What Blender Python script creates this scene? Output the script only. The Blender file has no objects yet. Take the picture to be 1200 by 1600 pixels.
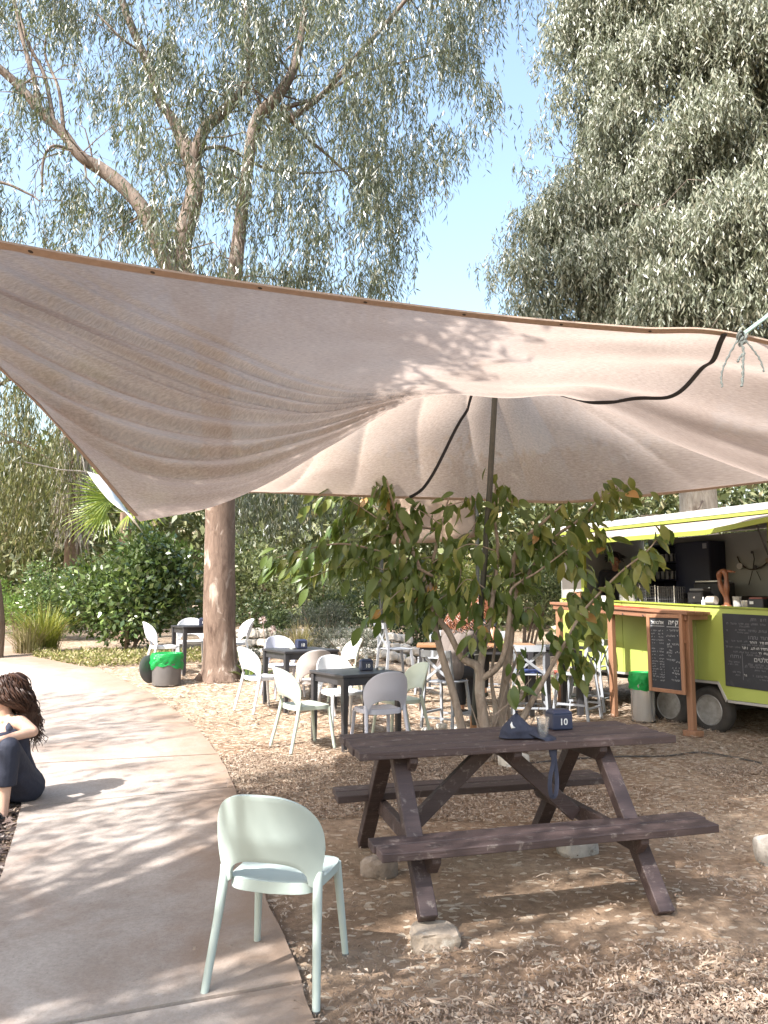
import bpy, bmesh, math, random
import numpy as np
from mathutils import Vector, Matrix, noise

random.seed(7)
RNG = np.random.default_rng(7)
R = math.radians
scene = bpy.context.scene
COL = scene.collection

# ------------------------------------------------------------------ camera
CAM_H, FPX = 1.65, 1203.0
PITCH = math.atan(140 / FPX)
cam_d = bpy.data.cameras.new('camera')
cam = bpy.data.objects.new('camera', cam_d)
COL.objects.link(cam)
cam.location = (0, 0, CAM_H)
cam.rotation_euler = (math.pi / 2 + PITCH, 0, 0)
cam_d.sensor_fit = 'VERTICAL'
cam_d.sensor_height = 24.0
cam_d.lens = 24.0 * FPX / 1600.0
cam_d.clip_start, cam_d.clip_end = 0.05, 600
scene.camera = cam

# ------------------------------------------------------------------ sky, sun, exposure
SUN_EL = R(47)
SUN_AZ = Vector((-0.74, -0.67, 0)).normalized()          # horizontal direction TO the sun
to_sun = Vector((SUN_AZ.x * math.cos(SUN_EL), SUN_AZ.y * math.cos(SUN_EL), math.sin(SUN_EL)))
world = bpy.data.worlds.new('World')
scene.world = world
world.use_nodes = True
wn, wl = world.node_tree.nodes, world.node_tree.links
bg = wn['Background']
sky = wn.new('ShaderNodeTexSky')
sky.sky_type = 'NISHITA'
sky.sun_disc = False
sky.sun_elevation = SUN_EL
sky.sun_rotation = math.atan2(SUN_AZ.x, SUN_AZ.y)
sky.air_density, sky.dust_density, sky.ozone_density = 1.6, 3.6, 1.0
wl.new(sky.outputs[0], bg.inputs[0])
bg.inputs[1].default_value = 0.15
sun_d = bpy.data.lights.new('sun', 'SUN')
sun_d.energy = 4.5
sun_d.angle = R(0.55)
sun_d.color = (1.0, 0.972, 0.94)
sun = bpy.data.objects.new('sun', sun_d)
COL.objects.link(sun)
sun.rotation_euler = (-to_sun).to_track_quat('-Z', 'Y').to_euler()
scene.view_settings.view_transform = 'Standard'
scene.view_settings.look = 'None'
scene.view_settings.gamma = 1
scene.view_settings.exposure = 1.5
scene.render.engine = 'CYCLES'
try:
    scene.cycles.use_denoising = True
    scene.cycles.denoiser = 'OPENIMAGEDENOISE'
    scene.cycles.denoising_prefilter = 'ACCURATE'
except Exception:
    pass
scene.cycles.max_bounces = 8
scene.cycles.transparent_max_bounces = 12
scene.cycles.sample_clamp_indirect = 6

# ------------------------------------------------------------------ surveying helpers (photo pixel -> real place)
def ray(px, py):
    a, b = (px - 600) / FPX, (800 - py) / FPX
    return Vector((a, math.cos(PITCH) - b * math.sin(PITCH), math.sin(PITCH) + b * math.cos(PITCH)))

def _pw(y, T):
    for (y0, z0), (y1, z1) in zip(T[:-1], T[1:]):
        if y < y1:
            t = min(max((y - y0) / (y1 - y0), 0), 1)
            return z0 + (z1 - z0) * t
    return T[-1][1]
GZ_L = [(5, 0), (6.4, 0.045), (7.8, 0.105), (10, 0.18), (11, 0.28), (12, 0.41), (13, 0.49), (16, 0.60), (22, 0.80), (30, 1.0), (60, 1.6)]
GZ_R = [(9.4, 0), (10.9, 0.09), (12, 0.18), (16, 0.35), (30, 0.9), (60, 1.6)]

def gz(x, y):
    """height of the ground: flat near the camera, rising gently towards the garden beds, later on the trailer's side"""
    s = min(max((x + 0.4) / 1.6, 0), 1)
    s = s * s * (3 - 2 * s)
    bump_ = 0.035 * math.exp(-((x - 1.45) ** 2 + (y - 4.35) ** 2) / 0.16)
    return _pw(y, GZ_L) * (1 - s) + _pw(y, GZ_R) * s + bump_

def P(px, py, Y):
    d = ray(px, py)
    return Vector((0, 0, CAM_H)) + d * (Y / d.y)

def G(px, py, dz=0.0):
    d = ray(px, py)
    z = 0.0
    for _ in range(40):
        t = (z + dz - CAM_H) / min(d.z, -1e-3)
        p = Vector((0, 0, CAM_H)) + d * t
        z = 0.5 * z + 0.5 * gz(p.x, p.y)
    return Vector((p.x, p.y, gz(p.x, p.y) + dz))

def on_ground(px, Y):
    x = (px - 600) / FPX * Y
    return Vector((x, Y, gz(x, Y)))

# ------------------------------------------------------------------ materials
MATS = {}
def _new(name):
    m = bpy.data.materials.new(name)
    m.use_nodes = True
    nt = m.node_tree
    b = nt.nodes['Principled BSDF']
    return m, nt, nt.nodes, nt.links, b

def ramp(nt, fac, stops):
    r = nt.nodes.new('ShaderNodeValToRGB')
    e = r.color_ramp.elements
    while len(e) < len(stops):
        e.new(0.5)
    for k, (p, c) in enumerate(stops):
        e[k].position = p
        e[k].color = (c[0], c[1], c[2], 1)
    nt.links.new(fac, r.inputs[0])
    return r

def noise_node(nt, coord, scale, detail=4, rough=0.55, dist=0.0, vec_scale=None):
    n = nt.nodes.new('ShaderNodeTexNoise')
    n.inputs['Scale'].default_value = scale
    n.inputs['Detail'].default_value = detail
    n.inputs['Roughness'].default_value = rough
    n.inputs['Distortion'].default_value = dist
    if vec_scale:
        mp = nt.nodes.new('ShaderNodeMapping')
        mp.inputs['Scale'].default_value = vec_scale
        nt.links.new(coord, mp.inputs[0])
        coord = mp.outputs[0]
    nt.links.new(coord, n.inputs['Vector'])
    return n

def mixc(nt, fac, a, b, mode='MIX'):
    m = nt.nodes.new('ShaderNodeMix')
    m.data_type = 'RGBA'
    m.blend_type = mode
    for sock, v in ((m.inputs[0], fac), (m.inputs[6], a), (m.inputs[7], b)):
        if hasattr(v, 'is_linked') or hasattr(v, 'links'):
            nt.links.new(v, sock)
        elif isinstance(v, (int, float)):
            sock.default_value = v
        else:
            sock.default_value = (v[0], v[1], v[2], 1)
    return m.outputs[2]

def bump(nt, b, height, strength=0.3, dist=0.02):
    n = nt.nodes.new('ShaderNodeBump')
    n.inputs['Strength'].default_value = strength
    n.inputs['Distance'].default_value = dist
    nt.links.new(height, n.inputs['Height'])
    nt.links.new(n.outputs[0], b.inputs['Normal'])

def pmat(name, c1, c2=None, scale=6, rough=0.6, bmp=0.0, bscale=60, metal=0.0, vec=None, spec=0.5, c3=None, c3pos=0.72, c3scale=3, rnd=0.0):
    """painted / plain surface: two tones of noise, optional third tone as worn patches, fine relief"""
    if name in MATS:
        return MATS[name]
    m, nt, N, L, b = _new(name)
    tc = N.new('ShaderNodeTexCoord').outputs['Object']
    b.inputs['Roughness'].default_value = rough
    b.inputs['Metallic'].default_value = metal
    b.inputs['Specular IOR Level'].default_value = spec
    c2 = c2 or tuple(v * 0.82 for v in c1)
    n = noise_node(nt, tc, scale, 5, 0.6, 0.3, vec)
    col = ramp(nt, n.outputs[0], [(0.3, c1), (0.7, c2)]).outputs[0]
    if c3:
        n3 = noise_node(nt, tc, c3scale, 8, 0.7, 0.5)
        f = ramp(nt, n3.outputs[0], [(c3pos - 0.06, (0, 0, 0)), (c3pos + 0.03, (1, 1, 1))]).outputs[0]
        col = mixc(nt, f, col, c3)
    if rnd:
        oi = N.new('ShaderNodeObjectInfo')
        hv = N.new('ShaderNodeHueSaturation')
        mr = N.new('ShaderNodeMapRange')
        mr.inputs[3].default_value, mr.inputs[4].default_value = 1 - rnd, 1 + rnd
        L.new(oi.outputs['Random'], mr.inputs[0])
        L.new(mr.outputs[0], hv.inputs['Value'])
        L.new(col, hv.inputs['Color'])
        col = hv.outputs[0]
    L.new(col, b.inputs['Base Color'])
    if bmp:
        nb = noise_node(nt, tc, bscale, 5, 0.65, 0, vec)
        bump(nt, b, nb.outputs[0], bmp, 0.01)
    MATS[name] = m
    return m

def leafmat(name, stops, rough=0.45, trans=0.3, tcol=(0.25, 0.32, 0.06), spec=0.5, tr_mul=1.0):
    """leaf: colour varies leaf by leaf (a random number stored per leaf), glossy cuticle, light passing through"""
    if name in MATS:
        return MATS[name]
    m, nt, N, L, b = _new(name)
    at = N.new('ShaderNodeAttribute')
    at.attribute_name = 'rnd'
    col = ramp(nt, at.outputs['Fac'], stops).outputs[0]
    L.new(col, b.inputs['Base Color'])
    b.inputs['Roughness'].default_value = rough
    b.inputs['Specular IOR Level'].default_value = spec
    t = N.new('ShaderNodeBsdfTranslucent')
    L.new(mixc(nt, 0.55, col, tcol), t.inputs[0])
    mx = N.new('ShaderNodeMixShader')
    mx.inputs[0].default_value = trans
    L.new(b.outputs[0], mx.inputs[1])
    L.new(t.outputs[0], mx.inputs[2])
    L.new(mx.outputs[0], N['Material Output'].inputs[0])
    MATS[name] = m
    return m

# ------------------------------------------------------------------ mesh helpers
class MB:
    """collects shapes and links them as ONE mesh object"""
    def __init__(s):
        s.v, s.f, s.fm, s.sm = [], [], [], []
        s.mi = 0
        s.smooth = False
    def add(s, vs, fs):
        o = len(s.v)
        s.v += [tuple(v) for v in vs]
        for f in fs:
            s.f.append([o + i for i in f])
            s.fm.append(s.mi)
            s.sm.append(s.smooth)
    def box(s, c, size, rot=None):
        hx, hy, hz = size[0] / 2, size[1] / 2, size[2] / 2
        vs = [Vector((x, y, z)) for x in (-hx, hx) for y in (-hy, hy) for z in (-hz, hz)]
        if rot is not None:
            vs = [rot @ v for v in vs]
        c = Vector(c)
        s.add([v + c for v in vs], [(0, 1, 3, 2), (4, 6, 7, 5), (0, 4, 5, 1), (2, 3, 7, 6), (0, 2, 6, 4), (1, 5, 7, 3)])
        return s
    def bar(s, a, b, w, h, up=(0, 0, 1)):
        """rectangular bar from a to b; w across, h along 'up'"""
        a, b = Vector(a), Vector(b)
        d = b - a
        z = d.normalized()
        x = Vector(up).cross(z)
        if x.length < 1e-5:
            x = Vector((1, 0, 0)).cross(z)
        x.normalize()
        y = z.cross(x)
        M = Matrix((x, y, z)).transposed()
        return s.box((a + b) / 2, (w, h, d.length), M)
    def tube(s, pts, rad, seg=8, caps=True, bumpy=0.0, smooth=True, flat=1.0, fdir=None):
        pts = [Vector(p) for p in pts]
        n = len(pts)
        if not isinstance(rad, (list, tuple)):
            rad = [rad] * n
        sm0, s.smooth = s.smooth, smooth
        vs, fs = [], []
        t0 = (pts[1] - pts[0]).normalized()
        x = Vector(fdir) if fdir is not None else Vector((0, 0, 1)).cross(t0)
        if x.length < 1e-3:
            x = Vector((1, 0, 0))
        x = (x - t0 * x.dot(t0)).normalized()
        for i in range(n):
            t = (pts[min(i + 1, n - 1)] - pts[max(i - 1, 0)])
            t = t.normalized() if t.length > 1e-9 else t0
            x = x - t * x.dot(t)
            x = x.normalized() if x.length > 1e-6 else Vector((1, 0, 0))
            y = t.cross(x)
            for k in range(seg):
                a = 2 * math.pi * k / seg
                r = rad[i]
                if bumpy:
                    q = pts[i] + x * math.cos(a) * r + y * math.sin(a) * r
                    r *= 1 + bumpy * noise.noise(q * 2.3) + 0.5 * bumpy * noise.noise(q * 7.0)
                vs.append(pts[i] + x * math.cos(a) * r + y * math.sin(a) * r * flat)
        for i in range(n - 1):
            for k in range(seg):
                k2 = (k + 1) % seg
                fs.append((i * seg + k, i * seg + k2, (i + 1) * seg + k2, (i + 1) * seg + k))
        if caps:
            fs.append(tuple(range(seg - 1, -1, -1)))
            fs.append(tuple((n - 1) * seg + k for k in range(seg)))
        s.add(vs, fs)
        s.smooth = sm0
        return s
    def lathe(s, prof, c=(0, 0, 0), seg=24, rot=None, smooth=True, sx=1.0, sy=1.0):
        """profile [(r, z)] turned about z"""
        sm0, s.smooth = s.smooth, smooth
        vs, fs, rows = [], [], []
        c = Vector(c)
        for r, z in prof:
            row = []
            for k in range(seg if r > 1e-4 else 1):
                a = 2 * math.pi * k / seg
                v = Vector((r * math.cos(a) * sx, r * math.sin(a) * sy, z))
                row.append(len(vs))
                vs.append((rot @ v if rot is not None else v) + c)
            rows.append(row)
        for p, q in zip(rows[:-1], rows[1:]):
            for k in range(seg):
                k2 = (k + 1) % seg
                if len(p) == 1 and len(q) == 1: continue
                if len(p) == 1: fs.append((p[0], q[k2], q[k]))
                elif len(q) == 1: fs.append((p[k], p[k2], q[0]))
                else: fs.append((p[k], p[k2], q[k2], q[k]))
        if len(rows[0]) > 1: fs.append(tuple(reversed(rows[0])))
        if len(rows[-1]) > 1: fs.append(tuple(rows[-1]))
        s.add(vs, fs)
        s.smooth = sm0
        return s
    def prism(s, poly, z0, z1, M=None):
        """poly [(x, y)] extruded from z0 to z1, optional matrix"""
        n = len(poly)
        vs = [Vector((x, y, z0)) for x, y in poly] + [Vector((x, y, z1)) for x, y in poly]
        if M is not None:
            vs = [M @ v for v in vs]
        fs = [tuple(range(n - 1, -1, -1)), tuple(range(n, 2 * n))]
        fs += [(i, (i + 1) % n, n + (i + 1) % n, n + i) for i in range(n)]
        s.add(vs, fs)
        return s
    def build(s, name, mat, parent=None, bevel=0.0, seg=1, weld=False, loc=None):
        me = bpy.data.meshes.new(name)
        me.from_pydata([tuple(v) for v in s.v], [], s.f)
        for m in (mat if isinstance(mat, (list, tuple)) else [mat]):
            me.materials.append(m)
        me.polygons.foreach_set('material_index', s.fm)
        me.polygons.foreach_set('use_smooth', s.sm)
        if True:
            bm = bmesh.new(); bm.from_mesh(me)
            if weld: bmesh.ops.remove_doubles(bm, verts=bm.verts, dist=1e-4)
            bmesh.ops.recalc_face_normals(bm, faces=bm.faces)
            bm.to_mesh(me); bm.free()
        if any(s.sm): me.set_sharp_from_angle(angle=R(48))
        me.update()
        o = bpy.data.objects.new(name, me)
        COL.objects.link(o)
        if parent is not None:
            o.parent = parent
        if loc is not None:
            o.location = loc
        if bevel:
            b = o.modifiers.new('bevel', 'BEVEL')
            b.width, b.segments, b.limit_method = bevel, seg, 'ANGLE'
            b.angle_limit = R(40)
        return o

def tag(o, label=None, cat=None, group=None, kind=None):
    if label: o['label'] = label
    if cat: o['category'] = cat
    if group: o['group'] = group
    if kind: o['kind'] = kind
    return o

def thing(name, label, cat, loc=(0, 0, 0), rz=0.0, group=None, scale=1.0):
    o = bpy.data.objects.new(name, None)
    o.empty_display_size = 0.1
    COL.objects.link(o)
    o.location = loc
    o.rotation_euler = (0, 0, rz)
    o.scale = (scale,) * 3
    return tag(o, label, cat, group)

def copy_tree(o, parent=None):
    c = o.copy()
    COL.objects.link(c)
    if parent is not None:
        c.parent = parent
    for ch in list(o.children):
        copy_tree(ch, c)
    return c

def catmull(pts, n=6):
    """smooth path through points (Vectors or tuples of any length)"""
    A = np.array([tuple(p) for p in pts], float)
    out = []
    m = len(A)
    for i in range(m - 1):
        p0, p1, p2, p3 = A[max(i - 1, 0)], A[i], A[i + 1], A[min(i + 2, m - 1)]
        for k in range(n):
            t = k / n
            out.append(0.5 * ((2 * p1) + (-p0 + p2) * t + (2 * p0 - 5 * p1 + 4 * p2 - p3) * t * t + (-p0 + 3 * p1 - 3 * p2 + p3) * t ** 3))
    out.append(A[-1])
    return np.array(out)

def mesh_np(name, verts, quads, mat, parent=None, rnd=None, smooth=False):
    """numpy mesh of quads (or tris) with an optional random number per face"""
    me = bpy.data.meshes.new(name)
    nv, nf, k = len(verts), len(quads), quads.shape[1]
    me.vertices.add(nv)
    me.vertices.foreach_set('co', np.ascontiguousarray(verts, np.float32).ravel())
    me.loops.add(nf * k)
    me.loops.foreach_set('vertex_index', np.ascontiguousarray(quads, np.int32).ravel())
    me.polygons.add(nf)
    me.polygons.foreach_set('loop_start', np.arange(0, nf * k, k, dtype=np.int32))
    me.polygons.foreach_set('loop_total', np.full(nf, k, np.int32))
    if smooth:
        me.polygons.foreach_set('use_smooth', np.ones(nf, bool))
    if rnd is not None:
        a = me.attributes.new('rnd', 'FLOAT', 'FACE')
        a.data.foreach_set('value', np.ascontiguousarray(rnd, np.float32))
    me.materials.append(mat)
    me.update(calc_edges=True)
    o = bpy.data.objects.new(name, me)
    COL.objects.link(o)
    if parent is not None:
        o.parent = parent
    return o

def unit(a):
    return a / np.maximum(np.linalg.norm(a, axis=-1, keepdims=True), 1e-9)

def leaf_arrays(pos, axis, length, width, rng, fold=0.0, sidedir=None):
    """kite-shaped leaves: pos (n,3) base, axis (n,3) towards the tip"""
    n = len(pos)
    axis = unit(axis)
    r = rng.normal(size=(n, 3)) if sidedir is None else sidedir
    side = unit(np.cross(axis, r))
    nor = np.cross(side, axis)
    L = np.broadcast_to(np.asarray(length), (n,))[:, None]
    W = np.broadcast_to(np.asarray(width), (n,))[:, None]
    mid = pos + axis * L * 0.42 + nor * L * fold
    v = np.stack([pos, mid + side * W * 0.5, pos + axis * L, mid - side * W * 0.5], 1).reshape(-1, 3)
    q = np.arange(4 * n).reshape(n, 4)
    return v, q

def leaf_cloud(name, mat, parent, parts, rng):
    """join (verts, quads) lists into one crown mesh, one random number per leaf"""
    vs, qs, o = [], [], 0
    for v, q in parts:
        vs.append(v); qs.append(q + o); o += len(v)
    V, Q = np.concatenate(vs), np.concatenate(qs)
    return mesh_np(name, V, Q, mat, parent, rng.random(len(Q)))

# ================================================================== SETTING
def soil_material():
    m, nt, N, L, b = _new('soil')
    geo = N.new('ShaderNodeNewGeometry').outputs['Position']
    n1 = noise_node(nt, geo, 0.55, 6, 0.6, 0.4)
    base = ramp(nt, n1.outputs[0], [(0.34, (0.20, 0.130, 0.085)), (0.5, (0.27, 0.190, 0.131)), (0.66, (0.35, 0.270, 0.197))]).outputs[0]
    n2 = noise_node(nt, geo, 14, 8, 0.75)
    fine = ramp(nt, n2.outputs[0], [(0.35, (0.62, 0.60, 0.58)), (0.62, (1.12, 1.1, 1.06))]).outputs[0]
    base = mixc(nt, 0.9, base, fine, 'MULTIPLY')
    # pale chips trodden into the earth, more of them further off
    vo = N.new('ShaderNodeTexVoronoi')
    vo.inputs['Scale'].default_value = 26
    mp = N.new('ShaderNodeMapping'); mp.inputs['Scale'].default_value = (1, 1.6, 1)
    nd = noise_node(nt, geo, 9, 3)
    L.new(mixc(nt, 0.06, geo, nd.outputs['Color']), mp.inputs[0])
    L.new(mp.outputs[0], vo.inputs['Vector'])
    chipm = N.new('ShaderNodeMath'); chipm.operation = 'GREATER_THAN'
    sep = N.new('ShaderNodeSeparateColor'); L.new(vo.outputs['Color'], sep.inputs[0])
    sx = N.new('ShaderNodeSeparateXYZ'); L.new(geo, sx.inputs[0])
    mr = N.new('ShaderNodeMapRange')
    mr.inputs[1].default_value, mr.inputs[2].default_value = 5.0, 11.0
    mr.inputs[3].default_value, mr.inputs[4].default_value = 0.86, 0.42
    L.new(sx.outputs['Y'], mr.inputs[0])
    L.new(sep.outputs[0], chipm.inputs[0]); L.new(mr.outputs[0], chipm.inputs[1])
    chipcol = ramp(nt, sep.outputs[1], [(0.0, (0.30, 0.215, 0.145)), (0.6, (0.45, 0.37, 0.28)), (1.0, (0.56, 0.49, 0.40))]).outputs[0]
    mu = N.new('ShaderNodeMath'); mu.operation = 'MULTIPLY'; mu.inputs[1].default_value = 0.75
    L.new(chipm.outputs[0], mu.inputs[0])
    col = mixc(nt, mu.outputs[0], base, chipcol)
    L.new(col, b.inputs['Base Color'])
    b.inputs['Roughness'].default_value = 0.95
    b.inputs['Specular IOR Level'].default_value = 0.15
    ad = N.new('ShaderNodeMath'); ad.operation = 'MULTIPLY_ADD'
    L.new(chipm.outputs[0], ad.inputs[0]); ad.inputs[1].default_value = 0.5; L.new(n2.outputs[0], ad.inputs[2])
    bump(nt, b, ad.outputs[0], 0.75, 0.03)
    return m

def build_ground():
    xs = np.concatenate([np.linspace(-120, -9, 20), np.linspace(-8.9, 8, 200), np.linspace(8.5, 120, 20)])
    ys = np.concatenate([np.linspace(-40, 0.5, 14), np.linspace(0.7, 14, 190), np.linspace(14.3, 60, 60), np.linspace(66, 220, 12)])
    V = np.zeros((len(ys), len(xs), 3))
    for j, y in enumerate(ys):
        for i, x in enumerate(xs):
            z = gz(x, y)
            if -9 < x < 8 and 0.5 < y < 16:
                q = Vector((x, y, 0))
                z += 0.012 * noise.noise(q * 1.7) + 0.006 * noise.noise(q * 6.0) - 0.008
            V[j, i] = (x, y, z)
    ny, nx = len(ys), len(xs)
    a = (np.arange(ny - 1)[:, None] * nx + np.arange(nx - 1)[None]).ravel()
    Q = np.stack([a, a + 1, a + nx + 1, a + nx], 1)
    tag(mesh_np('ground', V.reshape(-1, 3), Q, soil_material(), smooth=True), kind='structure')
build_ground()

def concrete_material():
    m, nt, N, L, b = _new('path_concrete')
    geo = N.new('ShaderNodeNewGeometry').outputs['Position']
    n1 = noise_node(nt, geo, 1.1, 7, 0.65, 0.6)
    col = ramp(nt, n1.outputs[0], [(0.3, (0.258, 0.218, 0.190)), (0.52, (0.335, 0.291, 0.259)), (0.75, (0.405, 0.363, 0.33))]).outputs[0]
    n2 = noise_node(nt, geo, 45, 8, 0.8)
    col = mixc(nt, 0.8, col, ramp(nt, n2.outputs[0], [(0.33, (0.74, 0.72, 0.70)), (0.6, (1.08, 1.07, 1.06))]).outputs[0], 'MULTIPLY')
    # soil trodden on to the slabs in patches
    n3 = noise_node(nt, geo, 0.8, 6, 0.7, 0.8)
    col = mixc(nt, ramp(nt, n3.outputs[0], [(0.50, (0, 0, 0)), (0.72, (0.7, 0.7, 0.7))]).outputs[0], col, (0.20, 0.13, 0.092))
    n4 = noise_node(nt, geo, 7, 8, 0.8, 0.3)
    col = mixc(nt, ramp(nt, n4.outputs[0], [(0.60, (0, 0, 0)), (0.70, (0.55, 0.55, 0.55))]).outputs[0], col, (0.15, 0.115, 0.095))
    v4 = N.new('ShaderNodeTexVoronoi'); v4.inputs['Scale'].default_value = 34; L.new(geo, v4.inputs['Vector'])
    col = mixc(nt, ramp(nt, v4.outputs['Distance'], [(0.05, (0.6, 0.6, 0.6)), (0.16, (0, 0, 0))]).outputs[0], col, (0.17, 0.135, 0.115))
    # soil and dust trodden over the slabs from the right-hand side
    ea = N.new('ShaderNodeAttribute'); ea.attribute_name = 'edge'
    n5 = noise_node(nt, geo, 2.2, 7, 0.7, 0.6)
    ma = N.new('ShaderNodeMath'); ma.operation = 'MULTIPLY_ADD'; ma.inputs[1].default_value = 0.75
    L.new(n5.outputs[0], ma.inputs[0]); L.new(ea.outputs['Fac'], ma.inputs[2])
    sc_ = N.new('ShaderNodeMath'); sc_.operation = 'MULTIPLY'; sc_.inputs[1].default_value = 0.66; L.new(ma.outputs[0], sc_.inputs[0])
    col = mixc(nt, ramp(nt, sc_.outputs[0], [(0.66, (0, 0, 0)), (0.90, (0.85, 0.85, 0.85))]).outputs[0], col, (0.235, 0.163, 0.115))
    oi = N.new('ShaderNodeObjectInfo'); hv = N.new('ShaderNodeHueSaturation'); mr = N.new('ShaderNodeMapRange')
    mr.inputs[3].default_value, mr.inputs[4].default_value = 0.93, 1.06
    L.new(oi.outputs['Random'], mr.inputs[0]); L.new(mr.outputs[0], hv.inputs['Value']); L.new(col, hv.inputs['Color'])
    L.new(hv.outputs[0], b.inputs['Base Color'])
    b.inputs['Roughness'].default_value = 0.9
    b.inputs['Specular IOR Level'].default_value = 0.25
    bump(nt, b, n2.outputs[0], 0.35, 0.012)
    return m

PATH_J = [((-190, 1800), (545, 1790)), ((-90, 1647), (472, 1546)), ((-5, 1400), (408, 1392)), ((34, 1267), (366, 1236)), ((22, 1200), (342, 1183)),
          ((-25, 1128), (300, 1134)), ((-80, 1082), (234, 1085)), ((-170, 1046), (152, 1048)), ((-270, 1020), (52, 1028)),
          ((-320, 1002), (40, 1002)), ((-330, 986), (50, 986))]
PATH_L = [G(*a) for a, b in PATH_J]
PATH_R = [G(*b) for a, b in PATH_J]
PATH_POLY = [(p.x, p.y) for p in PATH_L] + [(p.x, p.y) for p in reversed(PATH_R)]

def in_poly(x, y, poly):
    c = False
    j = len(poly) - 1
    for i in range(len(poly)):
        xi, yi = poly[i]; xj, yj = poly[j]
        if (yi > y) != (yj > y) and x < (xj - xi) * (y - yi) / (yj - yi) + xi:
            c = not c
        j = i
    return c

def build_path():
    sub = MB()
    n = len(PATH_L)
    path_m = pmat('path_joint_soil', (0.13, 0.09, 0.065), (0.2, 0.15, 0.11), 20, 0.95, 0.4)
    vs = [p + Vector((0, 0, 0.010)) for p in PATH_L] + [p + Vector((0, 0, 0.010)) for p in PATH_R]
    sub.add(vs, [(i, n + i, n + i + 1, i + 1) for i in range(n - 1)])
    path = tag(sub.build('path', path_m), kind='structure')
    cm = concrete_material()
    joints = [0, 1, 3, 4, 5, 6, 7, 8, 9, 10]
    rnd = random.Random(3)
    for a, b in zip(joints[:-1], joints[1:]):
        ids = list(range(a, b + 1))
        # a little gap at each joint, slightly wavy edges
        Ls, Rs = [], []
        dl = (PATH_L[b] - PATH_L[a]).normalized() * 0.013
        dr = (PATH_R[b] - PATH_R[a]).normalized() * 0.013
        Lp = [PATH_L[i].copy() for i in ids]; Rp = [PATH_R[i].copy() for i in ids]
        Lp[0] += dl; Rp[0] += dr; Lp[-1] -= dl; Rp[-1] -= dr
        def fine(ps):
            out = []
            for p, q in zip(ps[:-1], ps[1:]):
                for k in range(10):
                    out.append(p.lerp(q, k / 10))
            out.append(ps[-1])
            return [v + Vector((0.018 * noise.noise(v * 3.1), 0, 0)) for v in out]
        Lf, Rf = fine(Lp), fine(Rp)
        mb = MB()
        zt, m = 0.034 + rnd.uniform(-0.004, 0.004), len(Lf)
        top, bot = [], []
        K = 10
        V, F = [], []
        for i in range(m):
            for k in range(K + 1):
                v = Lf[i].lerp(Rf[i], k / K)
                V.append((v.x, v.y, v.z + zt + 0.004 * noise.noise(v * 0.9)))
        for i in range(m - 1):
            for k in range(K):
                q = i * (K + 1) + k
                F.append((q, q + 1, q + K + 2, q + K + 1))
        ring = [i * (K + 1) for i in range(m - 1, 0, -1)] + list(range(K)) + [i * (K + 1) + K for i in range(m - 1)] + [(m - 1) * (K + 1) + k for k in range(K, 0, -1)]
        base = len(V)
        for q in ring:
            V.append((V[q][0], V[q][1], V[q][2] - 0.07))
        r = len(ring)
        for k in range(r):
            F.append((ring[k], base + k, base + (k + 1) % r, ring[(k + 1) % r]))
        mb.add(V, F)
        o = mb.build('slab', cm, path)
        at_ = o.data.attributes.new('edge', 'FLOAT', 'POINT')
        ed = [(i % (K + 1)) / K for i in range(m * (K + 1))]
        ed += [ed[q] for q in ring]
        at_.data.foreach_set('value', np.array(ed[:len(o.data.vertices)], np.float32))
build_path()

# ------------------------------------------------------------------ leaf litter and chips (nobody could count them)
litter_m = None
def litter_material(name, stops):
    m, nt, N, L, b = _new(name)
    at = N.new('ShaderNodeAttribute'); at.attribute_name = 'rnd'
    L.new(ramp(nt, at.outputs['Fac'], stops).outputs[0], b.inputs['Base Color'])
    b.inputs['Roughness'].default_value = 0.7
    b.inputs['Specular IOR Level'].default_value = 0.3
    return m

def litter(name, n, density, lo, hi, mat, xr, yr, seed, z0=0.0, curl=0.35, wide=0.16):
    rng = np.random.default_rng(seed)
    pts = []
    while len(pts) < n:
        u = rng.random()
        y = yr[0] + (yr[1] - yr[0]) * u
        x = rng.uniform(*xr)
        if rng.random() < density(x, y):
            pts.append((x, y, gz(x, y) + 0.006 * noise.noise(Vector((x, y, 0)) * 1.7) + z0))
    pos = np.array(pts)
    N = len(pos)
    a = rng.uniform(0, 2 * math.pi, N)
    d = np.stack([np.cos(a), np.sin(a), np.zeros(N)], 1)
    s = np.stack([-np.sin(a), np.cos(a), rng.normal(0, 0.35, N)], 1); s = unit(s)
    Ln = rng.uniform(lo, hi, N) * np.clip(rng.lognormal(0, 0.3, N), 0.5, 1.6)
    W = Ln * wide * rng.uniform(0.6, 1.4, N)
    bend = rng.normal(0, curl, N) * Ln
    lift = np.abs(rng.normal(0, 0.10, N)) * Ln + 0.004
    tilt = rng.normal(0, 0.16, N) * Ln
    rows = []
    for t, w in ((0.0, 0.25), (0.33, 1.0), (0.68, 0.85), (1.0, 0.12)):
        c = pos + d * (Ln * (t - 0.5))[:, None] + np.cross([0, 0, 1.0], d) * (bend * 4 * t * (1 - t))[:, None]
        c[:, 2] += lift * 4 * t * (1 - t) + np.maximum(tilt * (t - 0.5), 0) + 0.006 + rng.uniform(0, 0.012, N)
        rows.append(c - s * (W * w / 2)[:, None]); rows.append(c + s * (W * w / 2)[:, None])
    V = np.stack(rows, 1).reshape(-1, 3)
    b = (np.arange(N) * 8)[:, None]
    Q = np.concatenate([b + np.array([0, 1, 3, 2]), b + np.array([2, 3, 5, 4]), b + np.array([4, 5, 7, 6])])
    r = rng.random(N)
    o = mesh_np(name, V, Q, mat, None, np.concatenate([r, r, r]))
    return tag(o, kind='stuff')

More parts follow.
